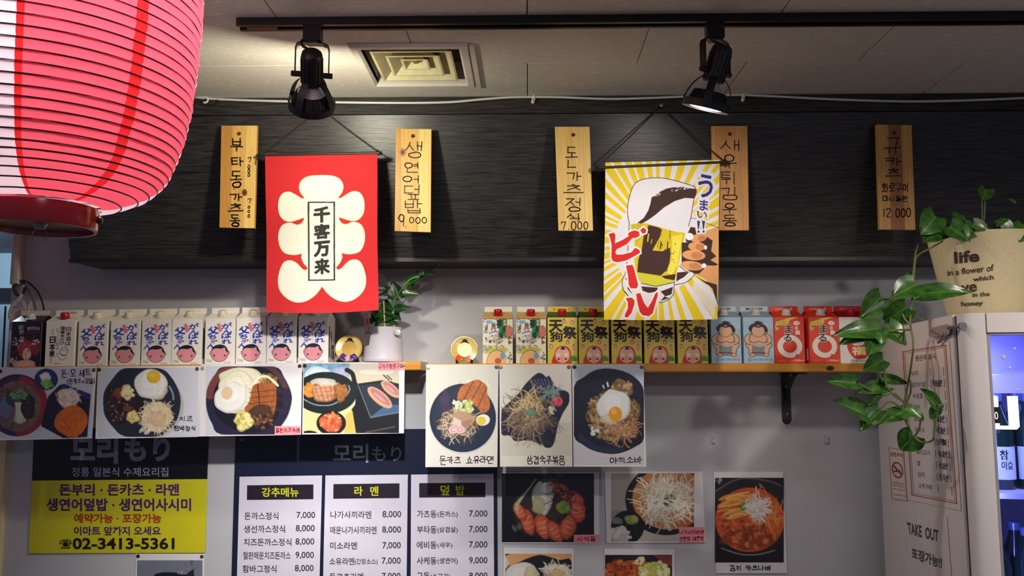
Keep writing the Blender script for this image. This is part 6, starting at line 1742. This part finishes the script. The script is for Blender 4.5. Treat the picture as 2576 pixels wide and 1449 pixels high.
# ================================================================== pipe, cables and kitchen corner at the left end
px_ = float(P(46, 650, WALL - .03)[0]); yy = Y(WALL - .03)
mb = MB(); rp_ = 15 * WALL * K / F; ztop = ZC; zlow = float(P(46, 715, WALL - .03)[2])
mb.lathe([(rp_, zlow), (rp_, ztop)], 24, Matrix.Translation((px_, yy, 0)))
tag(mb.build('conduit_pipe', mat('beige_pipe', (176, 168, 150), rough=.35, var=.05), None, True, base=(px_, yy, zlow)), 'beige vertical pipe on the wall behind the lantern', 'pipe')
t = thing('cable_bundle', 'tangle of black and grey cables hanging under the beige pipe', 'cables', P(60, 790, WALL - .03))
def loop(pts, r, m, name, d0=WALL - .035, n=6):
    mb = MB(); mb.tube(spline([P(x, y, d0 + (p[0] if p else 0)) for x, y, *p in pts], n), r, 8); mb.build(name, m, t, True)
M_gc = mat('grey_cable', (96, 92, 92), rough=.5)
loop([(40, 712), (60, 706), (85, 722), (103, 750), (111, 785), (112, 830)], .0028, M_black, 'cable')
loop([(38, 730), (55, 710), (70, 730), (86, 760), (90, 800), (88, 860)], .0036, M_gc, 'cable')
loop([(36, 712), (48, 706), (60, 715), (58, 735), (44, 742), (36, 728), (40, 714)], .0055, mat('dark_tape', (46, 44, 46), rough=.6), 'cable')
loop([(62, 716), (50, 750), (38, 762), (28, 780), (26, 800), (40, 812), (55, 805), (70, 790), (75, 765)], .006, mat('pale_cable', (186, 176, 176), rough=.4), 'cable')
loop([(28, 790), (36, 772), (52, 775), (54, 795), (42, 808), (30, 800), (28, 790)], .0048, mat('beige_cable', (166, 146, 136), rough=.4), 'cable')
loop([(75, 760), (82, 800), (76, 840), (70, 880)], .004, mat('pink_grey_cable', (176, 150, 150), rough=.4), 'cable')
loop([(14, 770, .02), (10, 850, .03), (6, 930, .03), (2, 1000, .03)], .003, M_black, 'cable')
t2 = thing('range_hood', 'dark kitchen hood edge seen past the wall end', 'hood', P(-40, 600, WALL + .4))
mb = MB(); a, b = P(-160, 590, WALL + .4), P(60, 622, WALL + .4); mb.box(a[0], b[0], a[1], a[1] + .15, b[2], a[2] + .05); mb.build('hood_body', mat('dark_steel', (44, 54, 70), rough=.4), t2)
mb = MB(); a, b = P(-160, 725, WALL + .4), P(60, 760, WALL + .4); mb.box(a[0], b[0], a[1], a[1] + .1, b[2], a[2]); mb.build('hood_lip', mat('dark_steel', (0, 0, 0)), t2)

# ================================================================== glass-door fridge
f1 = PV(2395, 792, 1.51); FH = f1.z
f2 = on_z(2199, 835, FH)
fd = Vector((f2.x - f1.x, f2.y - f1.y, 0)); FD = fd.length; ang = math.atan2(fd.x, fd.y)
fr = thing('glass_door_fridge', 'white drinks fridge with glass door lit blue inside', 'fridge', (f1.x, f1.y, 0))
fr.rotation_euler = (0, 0, -ang)
FM = Matrix.Translation((f1.x, f1.y, 0)) @ Matrix.Rotation(-ang, 4, 'Z'); FI = FM.inverted()
def loc(px, py, ylocal):
    """fridge-local point of a photo pixel on the plane y = ylocal"""
    n = np.array(FM.to_3x3() @ Vector((0, 1, 0))); p0 = np.array(FM @ Vector((0, ylocal, 0)))
    return FI @ Vector(PL(px, py, p0, n))
FW = .62
M_fw = mat('white_fridge_enamel', (214, 208, 206), rough=.3, var=.02, scale=5)
M_liner = mat('fridge_liner', (206, 208, 226), rough=.4, var=.02)
mb = MB(); mb.box(0, .03, 0, FD, .08, FH); mb.build('side_panel', M_fw, fr, local=True)
mb = MB(); mb.box(FW - .03, FW, 0, FD, .08, FH); mb.build('side_panel', M_fw, fr, local=True)
mb = MB(); mb.box(.03, FW - .03, FD - .03, FD, .08, FH); mb.build('back_panel', M_liner, fr, local=True)
mb = MB(); mb.box(.03, FW - .03, 0, FD - .03, FH - .04, FH); mb.build('top_panel', M_fw, fr, local=True)
mb = MB(); mb.box(.0, FW, 0, FD, 0, .12); mb.build('plinth', M_black, fr, local=True)
mb = MB(); e = .001
mb.box(.03, .032, .0, FD - .03, .12, FH - .04); mb.box(FW - .032, FW - .03, 0, FD - .03, .12, FH - .04); mb.build('liner', M_liner, fr, local=True)
# door
SW = .052
door_pf = lambda x0, x1: [(x0, -.008), (x0, -.032), (x0 + .005, -.043), (x0 + .016, -.05), (x1 - .006, -.05), (x1, -.045), (x1, -.008)]
mb = MB()
p = door_pf(.006, SW); mb.prism([(x, y, .12) for x, y in p], [(x, y, FH) for x, y in p])
p = [(FW - x, y) for x, y in door_pf(.0, SW)]; mb.prism([(x, y, .12) for x, y in p], [(x, y, FH) for x, y in p])
mb.box(SW, FW - SW, -.05, -.008, FH - .042, FH); mb.box(SW, FW - SW, -.05, -.008, .12, .19)
door = mb.build('door_frame', M_fw, fr, True, local=True)
mb = MB(); mb.box(SW, SW + .005, -.046, -.012, .19, FH - .042); mb.box(SW, FW - SW, -.046, -.012, FH - .047, FH - .042); mb.build('door_seal', mat('grey_seal', (150, 146, 150), rough=.5), door, local=True)
mb = MB(); mb.box(.006, .03, -.008, 0, .12, FH - .002); mb.build('gasket', M_black, door, local=True)
mg = bpy.data.materials.new('door_glass'); mg.use_nodes = True
N = mg.node_tree.nodes; L = mg.node_tree.links; N.remove(N['Principled BSDF'])
tr = N.new('ShaderNodeBsdfTransparent'); gl = N.new('ShaderNodeBsdfGlossy'); fz = N.new('ShaderNodeFresnel'); ms = N.new('ShaderNodeMixShader')
tr.inputs[0].default_value = (.9, .92, .97, 1); gl.inputs['Roughness'].default_value = .03; fz.inputs[0].default_value = 1.35
L.new(fz.outputs[0], ms.inputs[0]); L.new(tr.outputs[0], ms.inputs[1]); L.new(gl.outputs[0], ms.inputs[2]); L.new(ms.outputs[0], N['Material Output'].inputs['Surface'])
mb = MB(); mb.box(SW, FW - SW, -.030, -.026, .19, FH - .042); mb.build('glass_pane', mg, door, local=True)
for x, y, r in ((2518, 840, 5), (2525, 898, 8), (2552, 877, 5), (2540, 925, 6), (2470, 952, 4), (2560, 980, 5), (2512, 890, 3)):
    q = loc(x, y, -.0305); mb = MB(); mb.lathe([(r * .0006, 0), (r * .0005, .0012), (0, .0018)], 10, Matrix.Translation(q) @ Matrix.Rotation(math.pi / 2, 4, 'X'))
    mb.build('droplet', mat('water_drop', (206, 206, 226), rough=.05, var=.01), door, True, local=True)
# reflection of a lit sign, built as glowing white shapes on the glass
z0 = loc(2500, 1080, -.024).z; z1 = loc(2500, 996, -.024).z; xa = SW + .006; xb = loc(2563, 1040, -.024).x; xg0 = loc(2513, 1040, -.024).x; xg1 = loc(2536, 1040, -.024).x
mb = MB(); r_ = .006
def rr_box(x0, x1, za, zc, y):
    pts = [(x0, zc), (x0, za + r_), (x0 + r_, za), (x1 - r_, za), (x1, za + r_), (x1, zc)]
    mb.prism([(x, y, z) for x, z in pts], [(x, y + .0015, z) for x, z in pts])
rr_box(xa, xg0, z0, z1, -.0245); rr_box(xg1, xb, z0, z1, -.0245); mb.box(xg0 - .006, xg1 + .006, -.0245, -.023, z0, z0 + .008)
tg = mb.build('sign_reflection', mat('sign_reflection', (246, 244, 240), rough=.4, emit=1.0, var=.01), door, local=True)
mb = MB(); q0 = loc(2486, 1050, -.0252); mb.box(xa + .002, xa + .018, -.0252, -.0246, q0.z - .012, q0.z + .022); mb.build('reflection_square', M_blk, tg, local=True)
mb = MB(); typeset(mb, '0', [(xa + .006, q0.z + .012), (xa + .013, q0.z + .012), (xa + .013, q0.z - .004), (xa + .006, q0.z - .004)], lambda x, y: np.stack([x, np.full_like(x, -.0256), y], -1), 0.0); mb.build('reflection_figure', MATS['sign_reflection'], tg, local=True)
# curved header baffle inside the top
mb = MB(); pa = spline([(.032, .06, FH - .06), (.2, .03, FH - .05), (.4, .03, FH - .05), (.588, .06, FH - .06)], 6)
zq = loc(2500, 990, .05).z
mb.add([(x, y, FH - .045) for x, y, z in pa] + [(x, y + .05, zq) for x, y, z in pa], [(i, i + 1, i + 1 + len(pa), i + len(pa)) for i in range(len(pa) - 1)])
mb.build('header_baffle', mat('lavender_baffle', (190, 186, 220), rough=.3, var=.1, scale=4), fr, local=True)
zs1 = loc(2520, 1240, .045).z
for z in (zs1, zs1 - .30, zs1 - .6):
    mb = MB(); mb.box(.034, FW - .034, .04, FD - .05, z - .012, z)
    s = mb.build('rack', mat('white_rack', (190, 190, 214), rough=.4), fr, local=True)
mb = MB(); mb.box(.034, .044, -.004, .006, .25, FH - .06)
mb.build('led_strip', mat('blue_led', (70, 80, 255), emit=5.0, var=.01), fr, local=True)
for (pos, sz, w_, rot) in (((.06, .02, 1.1), (1.1, .02), LED_W, (math.pi / 2, math.pi / 2, -.9)), ((.3, .09, FH - .13), (.45, .03), LED_W * .35, (0, 0, 0))):
    ld = bpy.data.lights.new('fridge_led', 'AREA'); ld.shape = 'RECTANGLE'; ld.size, ld.size_y = sz; ld.energy = w_; ld.color = (.20, .22, 1.0)
    lo = bpy.data.objects.new('fridge_led', ld); col.objects.link(lo); lo.parent = fr; lo.location = pos; lo.rotation_euler = rot
# lock on the side
n_side = np.array(FM.to_3x3() @ Vector((-1, 0, 0)))
def SPJ(off):
    p0 = np.array(FM @ Vector((-off, 0, 0)))
    return lambda x, y: PL(np.asarray(x, float), np.asarray(y, float), p0, n_side)
M_steel = mat('steel', (150, 150, 152), rough=.3, metal=.9)
mb = MB(); L_ = lambda px, py, off=.002: FI @ Vector(SPJ(off)(px, py))
pts = [(2338, 832), (2346, 824), (2383, 815), (2389, 820), (2389, 838), (2384, 842), (2348, 848), (2339, 842)]
mb.prism([L_(*q, .008) for q in pts], [L_(*q, .0) for q in pts])
pl_ = mb.build('lock_plate', mat('grey_lock', (150, 146, 146), rough=.35, metal=.3), fr, local=True)
mb = MB(); mb.tube([L_(2386, 826, .006), L_(2396, 823, .006), Vector((.004, -.03, L_(2396, 823).z)), Vector((.004, -.05, L_(2396, 823).z - .002))], .004, 8)
mb.tube(spline([L_(2376, 838, .006), L_(2366, 856, .008), L_(2360, 862, .008), L_(2372, 852, .006), L_(2384, 838, .006)], 4), .003, 8)
mb.lathe([(.008, -.004), (.008, .004)], 12, Matrix.Translation((.004, -.05, L_(2396, 823).z)) @ Matrix.Rotation(math.pi / 2, 4, 'X')); mb.build('lock_bolt', M_steel, pl_, True, local=True)

# bottles in the fridge
M_bot = mat('dark_green_glass', (14, 40, 30), rough=.08, var=.05, coat=.5); M_lab = mat('bottle_label', (190, 204, 216), rough=.4); M_cap2 = mat('blue_silver_cap', (130, 150, 190), rough=.25, metal=.6)
bot0 = bpy.data.objects.new('soju_bottle', None); col.objects.link(bot0); bot0.empty_display_size = .03
mb = MB(); mb.lathe([(0, 0), (.031, .0), (.0325, .003), (.0325, .125), (.030, .142), (.020, .168), (.0135, .185), (.0125, .205), (.0135, .207), (.0135, .213), (0, .213)], 28); mb.build('glass_body', M_bot, bot0, True, local=True)
mb = MB(); mb.lathe([(.0140, .196), (.0144, .200), (.0144, .212), (.012, .2145), (0, .2145)], 20); mb.build('cap', M_cap2, bot0, True, local=True)
mb = MB()
def cyl(x, z, r=.0329):
    a = np.asarray(x) / r
    return np.stack([r * np.sin(a), -r * np.cos(a), np.asarray(z)], -1)
xs = np.linspace(-.042, .042, 19)
mb.add(list(cyl(xs, np.full(19, .022))) + list(cyl(xs, np.full(19, .095))), [(i, i + 1, i + 20, i + 19) for i in range(18)]); lab = mb.build('label', M_lab, bot0, True, local=True)
mb = MB()
typeset(mb, '참', [(-.002, .088), (.016, .088), (.016, .066), (-.002, .066)], lambda x, y: cyl(x, y, .0332), .02); typeset(mb, '이슬', [(.000, .063), (.026, .063), (.026, .044), (.000, .044)], lambda x, y: cyl(x, y, .0332), .02)
mb.build('label_lettering', M_blk, lab, local=True)
mb = MB(); q = [(-.030, .055), (-.018, .074), (-.006, .055), (-.018, .036)]; mb.add(list(cyl(np.array([a for a, b in q]), np.array([b for a, b in q]), .0331)), [(0, 1, 2, 3)]); mb.build('label_emblem', mat('blue_emblem', (90, 120, 200), rough=.4), lab, local=True)
bl = loc(2514, 1180, .13)
k = 0
for row, z, n in ((0, zs1, 3), (1, zs1 - .30, 4)):
    for j in range(2):
        for i in range(n):
            x = bl.x + i * .070 + (-.02 * row)
            o = bot0 if k == 0 else copy_tree(bot0)
            k += 1
            o.location = FM @ Vector((x, .13 + j * .075, z + .0004)); o.rotation_euler = (0, 0, -ang + random.uniform(-.1, .1) - .15)
            tag(o, '%s, %s from hinge, %s row' % ('soju bottle with pale label on the upper fridge rack' if row == 0 else 'dark capped bottle on the lower fridge rack', ORD[i], ('front', 'back')[j]), 'bottle', 'bottles in the fridge')

# papers stuck on the fridge side
def side_sheet(name, label, cat, q, m, th=.0006):
    b = SPJ(.0005)((q[2][0] + q[3][0]) / 2, (q[2][1] + q[3][1]) / 2)
    t = thing(name, label, cat, b, 'notices on the fridge side')
    mb = MB(); f = [SPJ(.0005 + th)(x, y) for x, y in q]; g = [SPJ(.0004)(x, y) for x, y in q]
    mb.prism(f, g); mb.build('sheet', m, t)
    return t
M_fsheet = mat('white_notice', (218, 208, 206), rough=.3, var=.02, coat=.3)
q = [(2263, 878), (2388, 858), (2418, 1285), (2287, 1258)]
t = side_sheet('origin_notice', 'framed ingredient origin notice stuck on the fridge side', 'notice', q, M_fsheet)
Q = np.array(q, float)
def uvq(u, v, Q=Q):
    return (1 - u) * (1 - v) * Q[0] + u * (1 - v) * Q[1] + u * v * Q[2] + (1 - u) * v * Q[3]
def frame(mb, a, b, c, d_, w, pj, UV=uvq, ww=None):
    ww = ww or w
    for (u0, v0, u1, v1) in ((a, b, c, b + w), (a, d_ - w, c, d_), (a, b, a + ww, d_), (c - ww, b, c, d_)):
        z = np.array([UV(u0, v0), UV(u1, v0), UV(u1, v1), UV(u0, v1)]); mb.add(pj(z[:, 0], z[:, 1]), [(0, 1, 2, 3)])
mb = MB(); frame(mb, .05, .018, .93, .965, .007, SPJ(.0014), uvq, .022); frame(mb, .09, .032, .89, .950, .003, SPJ(.0014), uvq, .010)
mb.build('border', mat('brown_border', (160, 104, 76), rough=.5), t)
mb = MB()
def uq(u0, v0, u1, v1):
    return [uvq(u0, v0), uvq(u1, v0), uvq(u1, v1), uvq(u0, v1)]
typeset(mb, '원산지 표시', uq(.30, .058, .70, .095), SPJ(.0014), .02)
M_nink = mat('notice_ink', (56, 46, 50), rough=.5); mb.build('title', M_nink, t)
for i, (a, b) in enumerate((('낙지', ''), ('닭다리살', '브라질산'), ('우삼겹', ''), ('새우', '태국산'), ('삼겹살', '국내산'), ('돈까스', '국내산'), ('연어', '노르웨이'), ('돼지고기', '국내산'), ('쌀', '국내산'), ('김치', '중국산'), ('고춧가루', ''))):
    v = .155 + i * .072
    mb = MB(); typeset(mb, a, uq(.20, v, .20 + .065 * len(a), v + .032), SPJ(.0014), .008); mb.build('ingredient', M_nink, t); mb = MB()
    handwrite(mb, '[', uq(.56, v - .005, .60, v + .038), 1.1, SPJ(.0014), i)
    if not b:
        mb.build('bracket', M_nink, t); mb = MB()
    handwrite(mb, ']', uq(.82, v - .005, .86, v + .038), 1.1, SPJ(.0014), i)
    if b:
        handwrite(mb, b, uq(.61, v - .004, .80, v + .036), 1.7, SPJ(.0014), i + 3)
    mb.build('origin', M_nink, t)
q = [(2234, 1124), (2273, 1131), (2283, 1261), (2242, 1255)]
t = side_sheet('no_smoking_sticker', 'small no smoking sticker on the fridge side', 'sticker', q, mat('cream_sticker', (226, 208, 200), rough=.4))
Q2 = np.array(q, float); uv2 = lambda u, v: uvq(u, v, Q2)
mb = MB(); frame(mb, .03, .01, .97, .99, .008, SPJ(.0014), uv2, .03)
th_ = np.linspace(0, 2 * math.pi, 33)
for i in range(32):
    z = np.array([uv2(.5 + r * math.cos(a) * .9, .42 + r * .40 * math.sin(a)) for r, a in ((.32, th_[i]), (.40, th_[i]), (.40, th_[i + 1]), (.32, th_[i + 1]))]); mb.add(SPJ(.0015)(z[:, 0], z[:, 1]), [(0, 1, 2, 3)])
z = np.array([uv2(.22, .36), uv2(.30, .33), uv2(.78, .48), uv2(.70, .51)]); mb.add(SPJ(.0016)(z[:, 0], z[:, 1]), [(0, 1, 2, 3)])
typeset(mb, '금연구역', [uv2(.12, .08), uv2(.88, .08), uv2(.88, .17), uv2(.12, .17)], SPJ(.0014), .03)
mb.build('red_print', mat('dark_red_ink', (150, 46, 40), rough=.5), t)
mb = MB(); z = np.array([uv2(.25, .44), uv2(.7, .42), uv2(.7, .45), uv2(.25, .47)]); mb.add(SPJ(.0014)(z[:, 0], z[:, 1]), [(0, 1, 2, 3)])
for s, v in (('금연구역에서 흡연하면', .66), ('과태료가 부과됩니다', .71), ('이곳은 금연구역', .78), ('보건복지부 구청', .89)):
    typeset(mb, s, [uv2(.14, v), uv2(.86, v), uv2(.86, v + .032), uv2(.14, v + .032)], SPJ(.0014), .0)
mb.build('black_print', M_dk, t)
q = [(2262, 1290), (2382, 1301), (2397, 1490), (2272, 1470)]
t = side_sheet('take_out_notice', 'white take out notice with bold black lettering low on the fridge side', 'notice', q, mat('plain_white_notice', (214, 206, 206), rough=.35))
o8 = lambda x, y: (2150 + x / 3.63, 1050 + y / 3.63)
for s_, q_ in (('TAKE', [o8(475, 955), o8(610, 990), o8(614, 1098), o8(490, 1063)]), ('OUT', [o8(642, 998), o8(765, 1030), o8(762, 1138), o8(645, 1106)]), ('포장가능!!', [o8(515, 1185), o8(800, 1275), o8(795, 1386), o8(522, 1285)])):
    mb = MB(); typeset(mb, s_, q_, SPJ(.0014), .03); mb.build('lettering', M_dk, t)

# ================================================================== lettered planter and trailing vine on the fridge
pd = 1.72
pc = PV(2480, 780, pd); pm = pd * K / F
vine = thing('trailing_plant', 'trailing green vine in a lettered cream planter on top of the fridge', 'plant', (pc.x, pc.y, FH))
T1 = Matrix.Translation((pc.x, pc.y, 0))
zr = float(P(2480, 597, pd)[2]); zb = FH
mb = MB(); mb.lathe([(0, zb + .0005), (100 * pm, zb + .0005), (104 * pm, zb + .012), (101 * pm, zb + .013), (96 * pm, zb + .004), (0, zb + .004)], 48, T1, close=False); mb.build('saucer', mat('cream_saucer', (206, 196, 166), rough=.4), vine, True)
r0, r1 = 84 * pm, 123 * pm
mb = MB(); mb.lathe([(0, zb + .006), (r0, zb + .006), (r0 + (r1 - r0) * .5, (zb + zr) / 2), (r1, zr), (r1 - .006, zr + .001), (r1 - .010, zr - .02), (0, zr - .022)], 56, T1, close=False)
pot = mb.build('planter', mat('cream_burlap', (206, 192, 152), rough=.8, var=.08, scale=260, bump=.3), vine, True)
mb = MB(); mb.lathe([(r1 - .010, zr - .018), (0, zr - .012)], 32, T1, close=False); mb.build('soil', MATS['dark_soil'], vine)
def on_pot(x, y):
    """lettering wrapped round the planter wall"""
    x = np.asarray(x, float); y = np.asarray(y, float); out = []
    for a, b in zip(np.atleast_1d(x), np.atleast_1d(y)):
        v = ray(a, b); t0, t1 = 1.2, float(pd * K / v[1])
        for _ in range(30):                       # bisect for the outer wall of the cone
            tt = (t0 + t1) / 2; p = CL + v * tt
            R = r0 + (r1 - r0) * (p[2] - zb) / (zr - zb) + .0012
            if math.hypot(p[0] - pc.x, p[1] - pc.y) <= R:
                t1 = tt
            else:
                t0 = tt
        out.append(CL + v * t0)
    return np.array(out)
mb = MB(); o8 = lambda x, y: (2180 + x / 4.263, 460 + y / 4.263)
for s, a, b, c_, d_, bold in (('life', (935, 740), (1205, 715), (1212, 845), (945, 868), .03), ('in a flower of', (862, 935), (1362, 872), (1365, 945), (868, 998), .012), ('which', (1140, 1010), (1362, 985), (1366, 1035), (1145, 1062), .02), ('we', (955, 1105), (1180, 1080), (1185, 1160), (965, 1200), .02), ('in the', (1135, 1175), (1320, 1165), (1322, 1212), (1138, 1226), .012), ('honey', (1010, 1275), (1250, 1262), (1252, 1325), (1015, 1338), .02)):
    p2, f2_ = fit(s, [o8(*a), o8(*b), o8(*c_), o8(*d_)], bold)
    mb.add(on_pot(p2[:, 0], p2[:, 1]), f2_)
mb.build('lettering', mat('brown_stamp_ink', (60, 44, 34), rough=.7), pot)
rng = random.Random(4); vd = 1.60
def vdep(y, x=2250):
    return 1.66 - .05 * min(1, max(0, (y - 620) / 200)) - .11 * min(1, max(0, (x - 2285) / 75)) * (y > 800)
STEMS = [[(2372, 606), (2345, 622), (2312, 640), (2302, 660), (2298, 720), (2293, 770), (2290, 815), (2297, 860), (2294, 905), (2285, 960), (2276, 1010), (2272, 1030), (2281, 1065), (2300, 1098)],
         [(2310, 616), (2303, 640), (2297, 690), (2290, 700)], [(2300, 1098), (2318, 1112), (2345, 1108), (2350, 1085), (2356, 1045), (2360, 1020)], [(2300, 1098), (2312, 1080), (2318, 1045)],
         [(2276, 1010), (2255, 1000), (2240, 985), (2228, 960), (2222, 905)], [(2276, 1015), (2250, 990), (2225, 995), (2195, 985), (2160, 965)], [(2290, 815), (2275, 800), (2255, 755), (2222, 750)], [(2272, 1030), (2240, 1010), (2215, 1030)],
         [(2300, 745), (2320, 738)], [(2293, 770), (2305, 795), (2325, 806)], [(2290, 830), (2260, 830), (2215, 838), (2205, 842)], [(2276, 1020), (2290, 990), (2290, 960), (2285, 955)]]
M_stem = mat('green_brown_stem', (104, 110, 56), rough=.5, var=.2, scale=40)
for s in STEMS:
    mb = MB(); mb.tube(spline([P(x, y, vdep(y, x)) for x, y in s], 5), .0022, 6); mb.build('stem', M_stem, vine, True)
for s in ([(2470, 568), (2471, 530), (2470, 500)], [(2474, 568), (2477, 530), (2478, 498)]):
    mb = MB(); mb.tube([P(x, y, pd) for x, y in s], .0016, 6); mb.build('stem', M_stem, vine, True)
TOP = [(2356, 543, 2327, 582, .9), (2355, 583, 2326, 604, .7), (2398, 538, 2436, 552, .5), (2392, 566, 2447, 601, 1.0), (2497, 580, 2538, 620, 1.1), (2507, 562, 2536, 548, .8), (2578, 565, 2572, 600, .9), (2484, 472, 2474, 503, .8), (2430, 570, 2470, 590, .8), (2450, 560, 2490, 575, .7), (2380, 575, 2350, 600, .8), (2530, 560, 2545, 590, .8), (2540, 500, 2558, 512, .4)]
for a, b, c_, d_, w in TOP:
    dd = 1.63 if b > 540 else pd
    leaf(vine, P(a, b, dd + rng.uniform(-.01, .01)), P(c_, d_, dd + rng.uniform(-.03, .01)), w, rng.randrange(3), rng, LV)
HANG = [(2304, 712, 2245, 741, .85), (2318, 736, 2443, 719, .42), (2222, 745, 2168, 802, .75), (2213, 824, 2110, 830, .42), (2188, 830, 2117, 862, .42), (2280, 775, 2222, 815, .85), (2236, 818, 2286, 864, .85), (2206, 842, 2188, 890, .68), (2214, 836, 2224, 866, .8), (2222, 904, 2170, 933, .75), (2158, 960, 2083, 953, .45), (2232, 968, 2160, 980, .42), (2222, 950, 2288, 962, .38), (2183, 1038, 2109, 999, .6), (2212, 1028, 2160, 1081, .58), (2276, 1034, 2204, 1054, .52), (2278, 1024, 2323, 1048, .65), (2361, 1020, 2325, 977, .5), (2357, 1026, 2344, 1058, .85), (2300, 1096, 2264, 1135, 1.1), (2211, 995, 2182, 1019, .45), (2300, 690, 2275, 700, .5)]
for a, b, c_, d_, w in HANG:
    dv = vdep((b + d_) / 2, (a + c_) / 2 + 12)
    leaf(vine, P(a, b, dv + rng.uniform(-.01, .01)), P(c_, d_, dv + rng.uniform(-.03, .015)), w, rng.randrange(3), rng, LV)
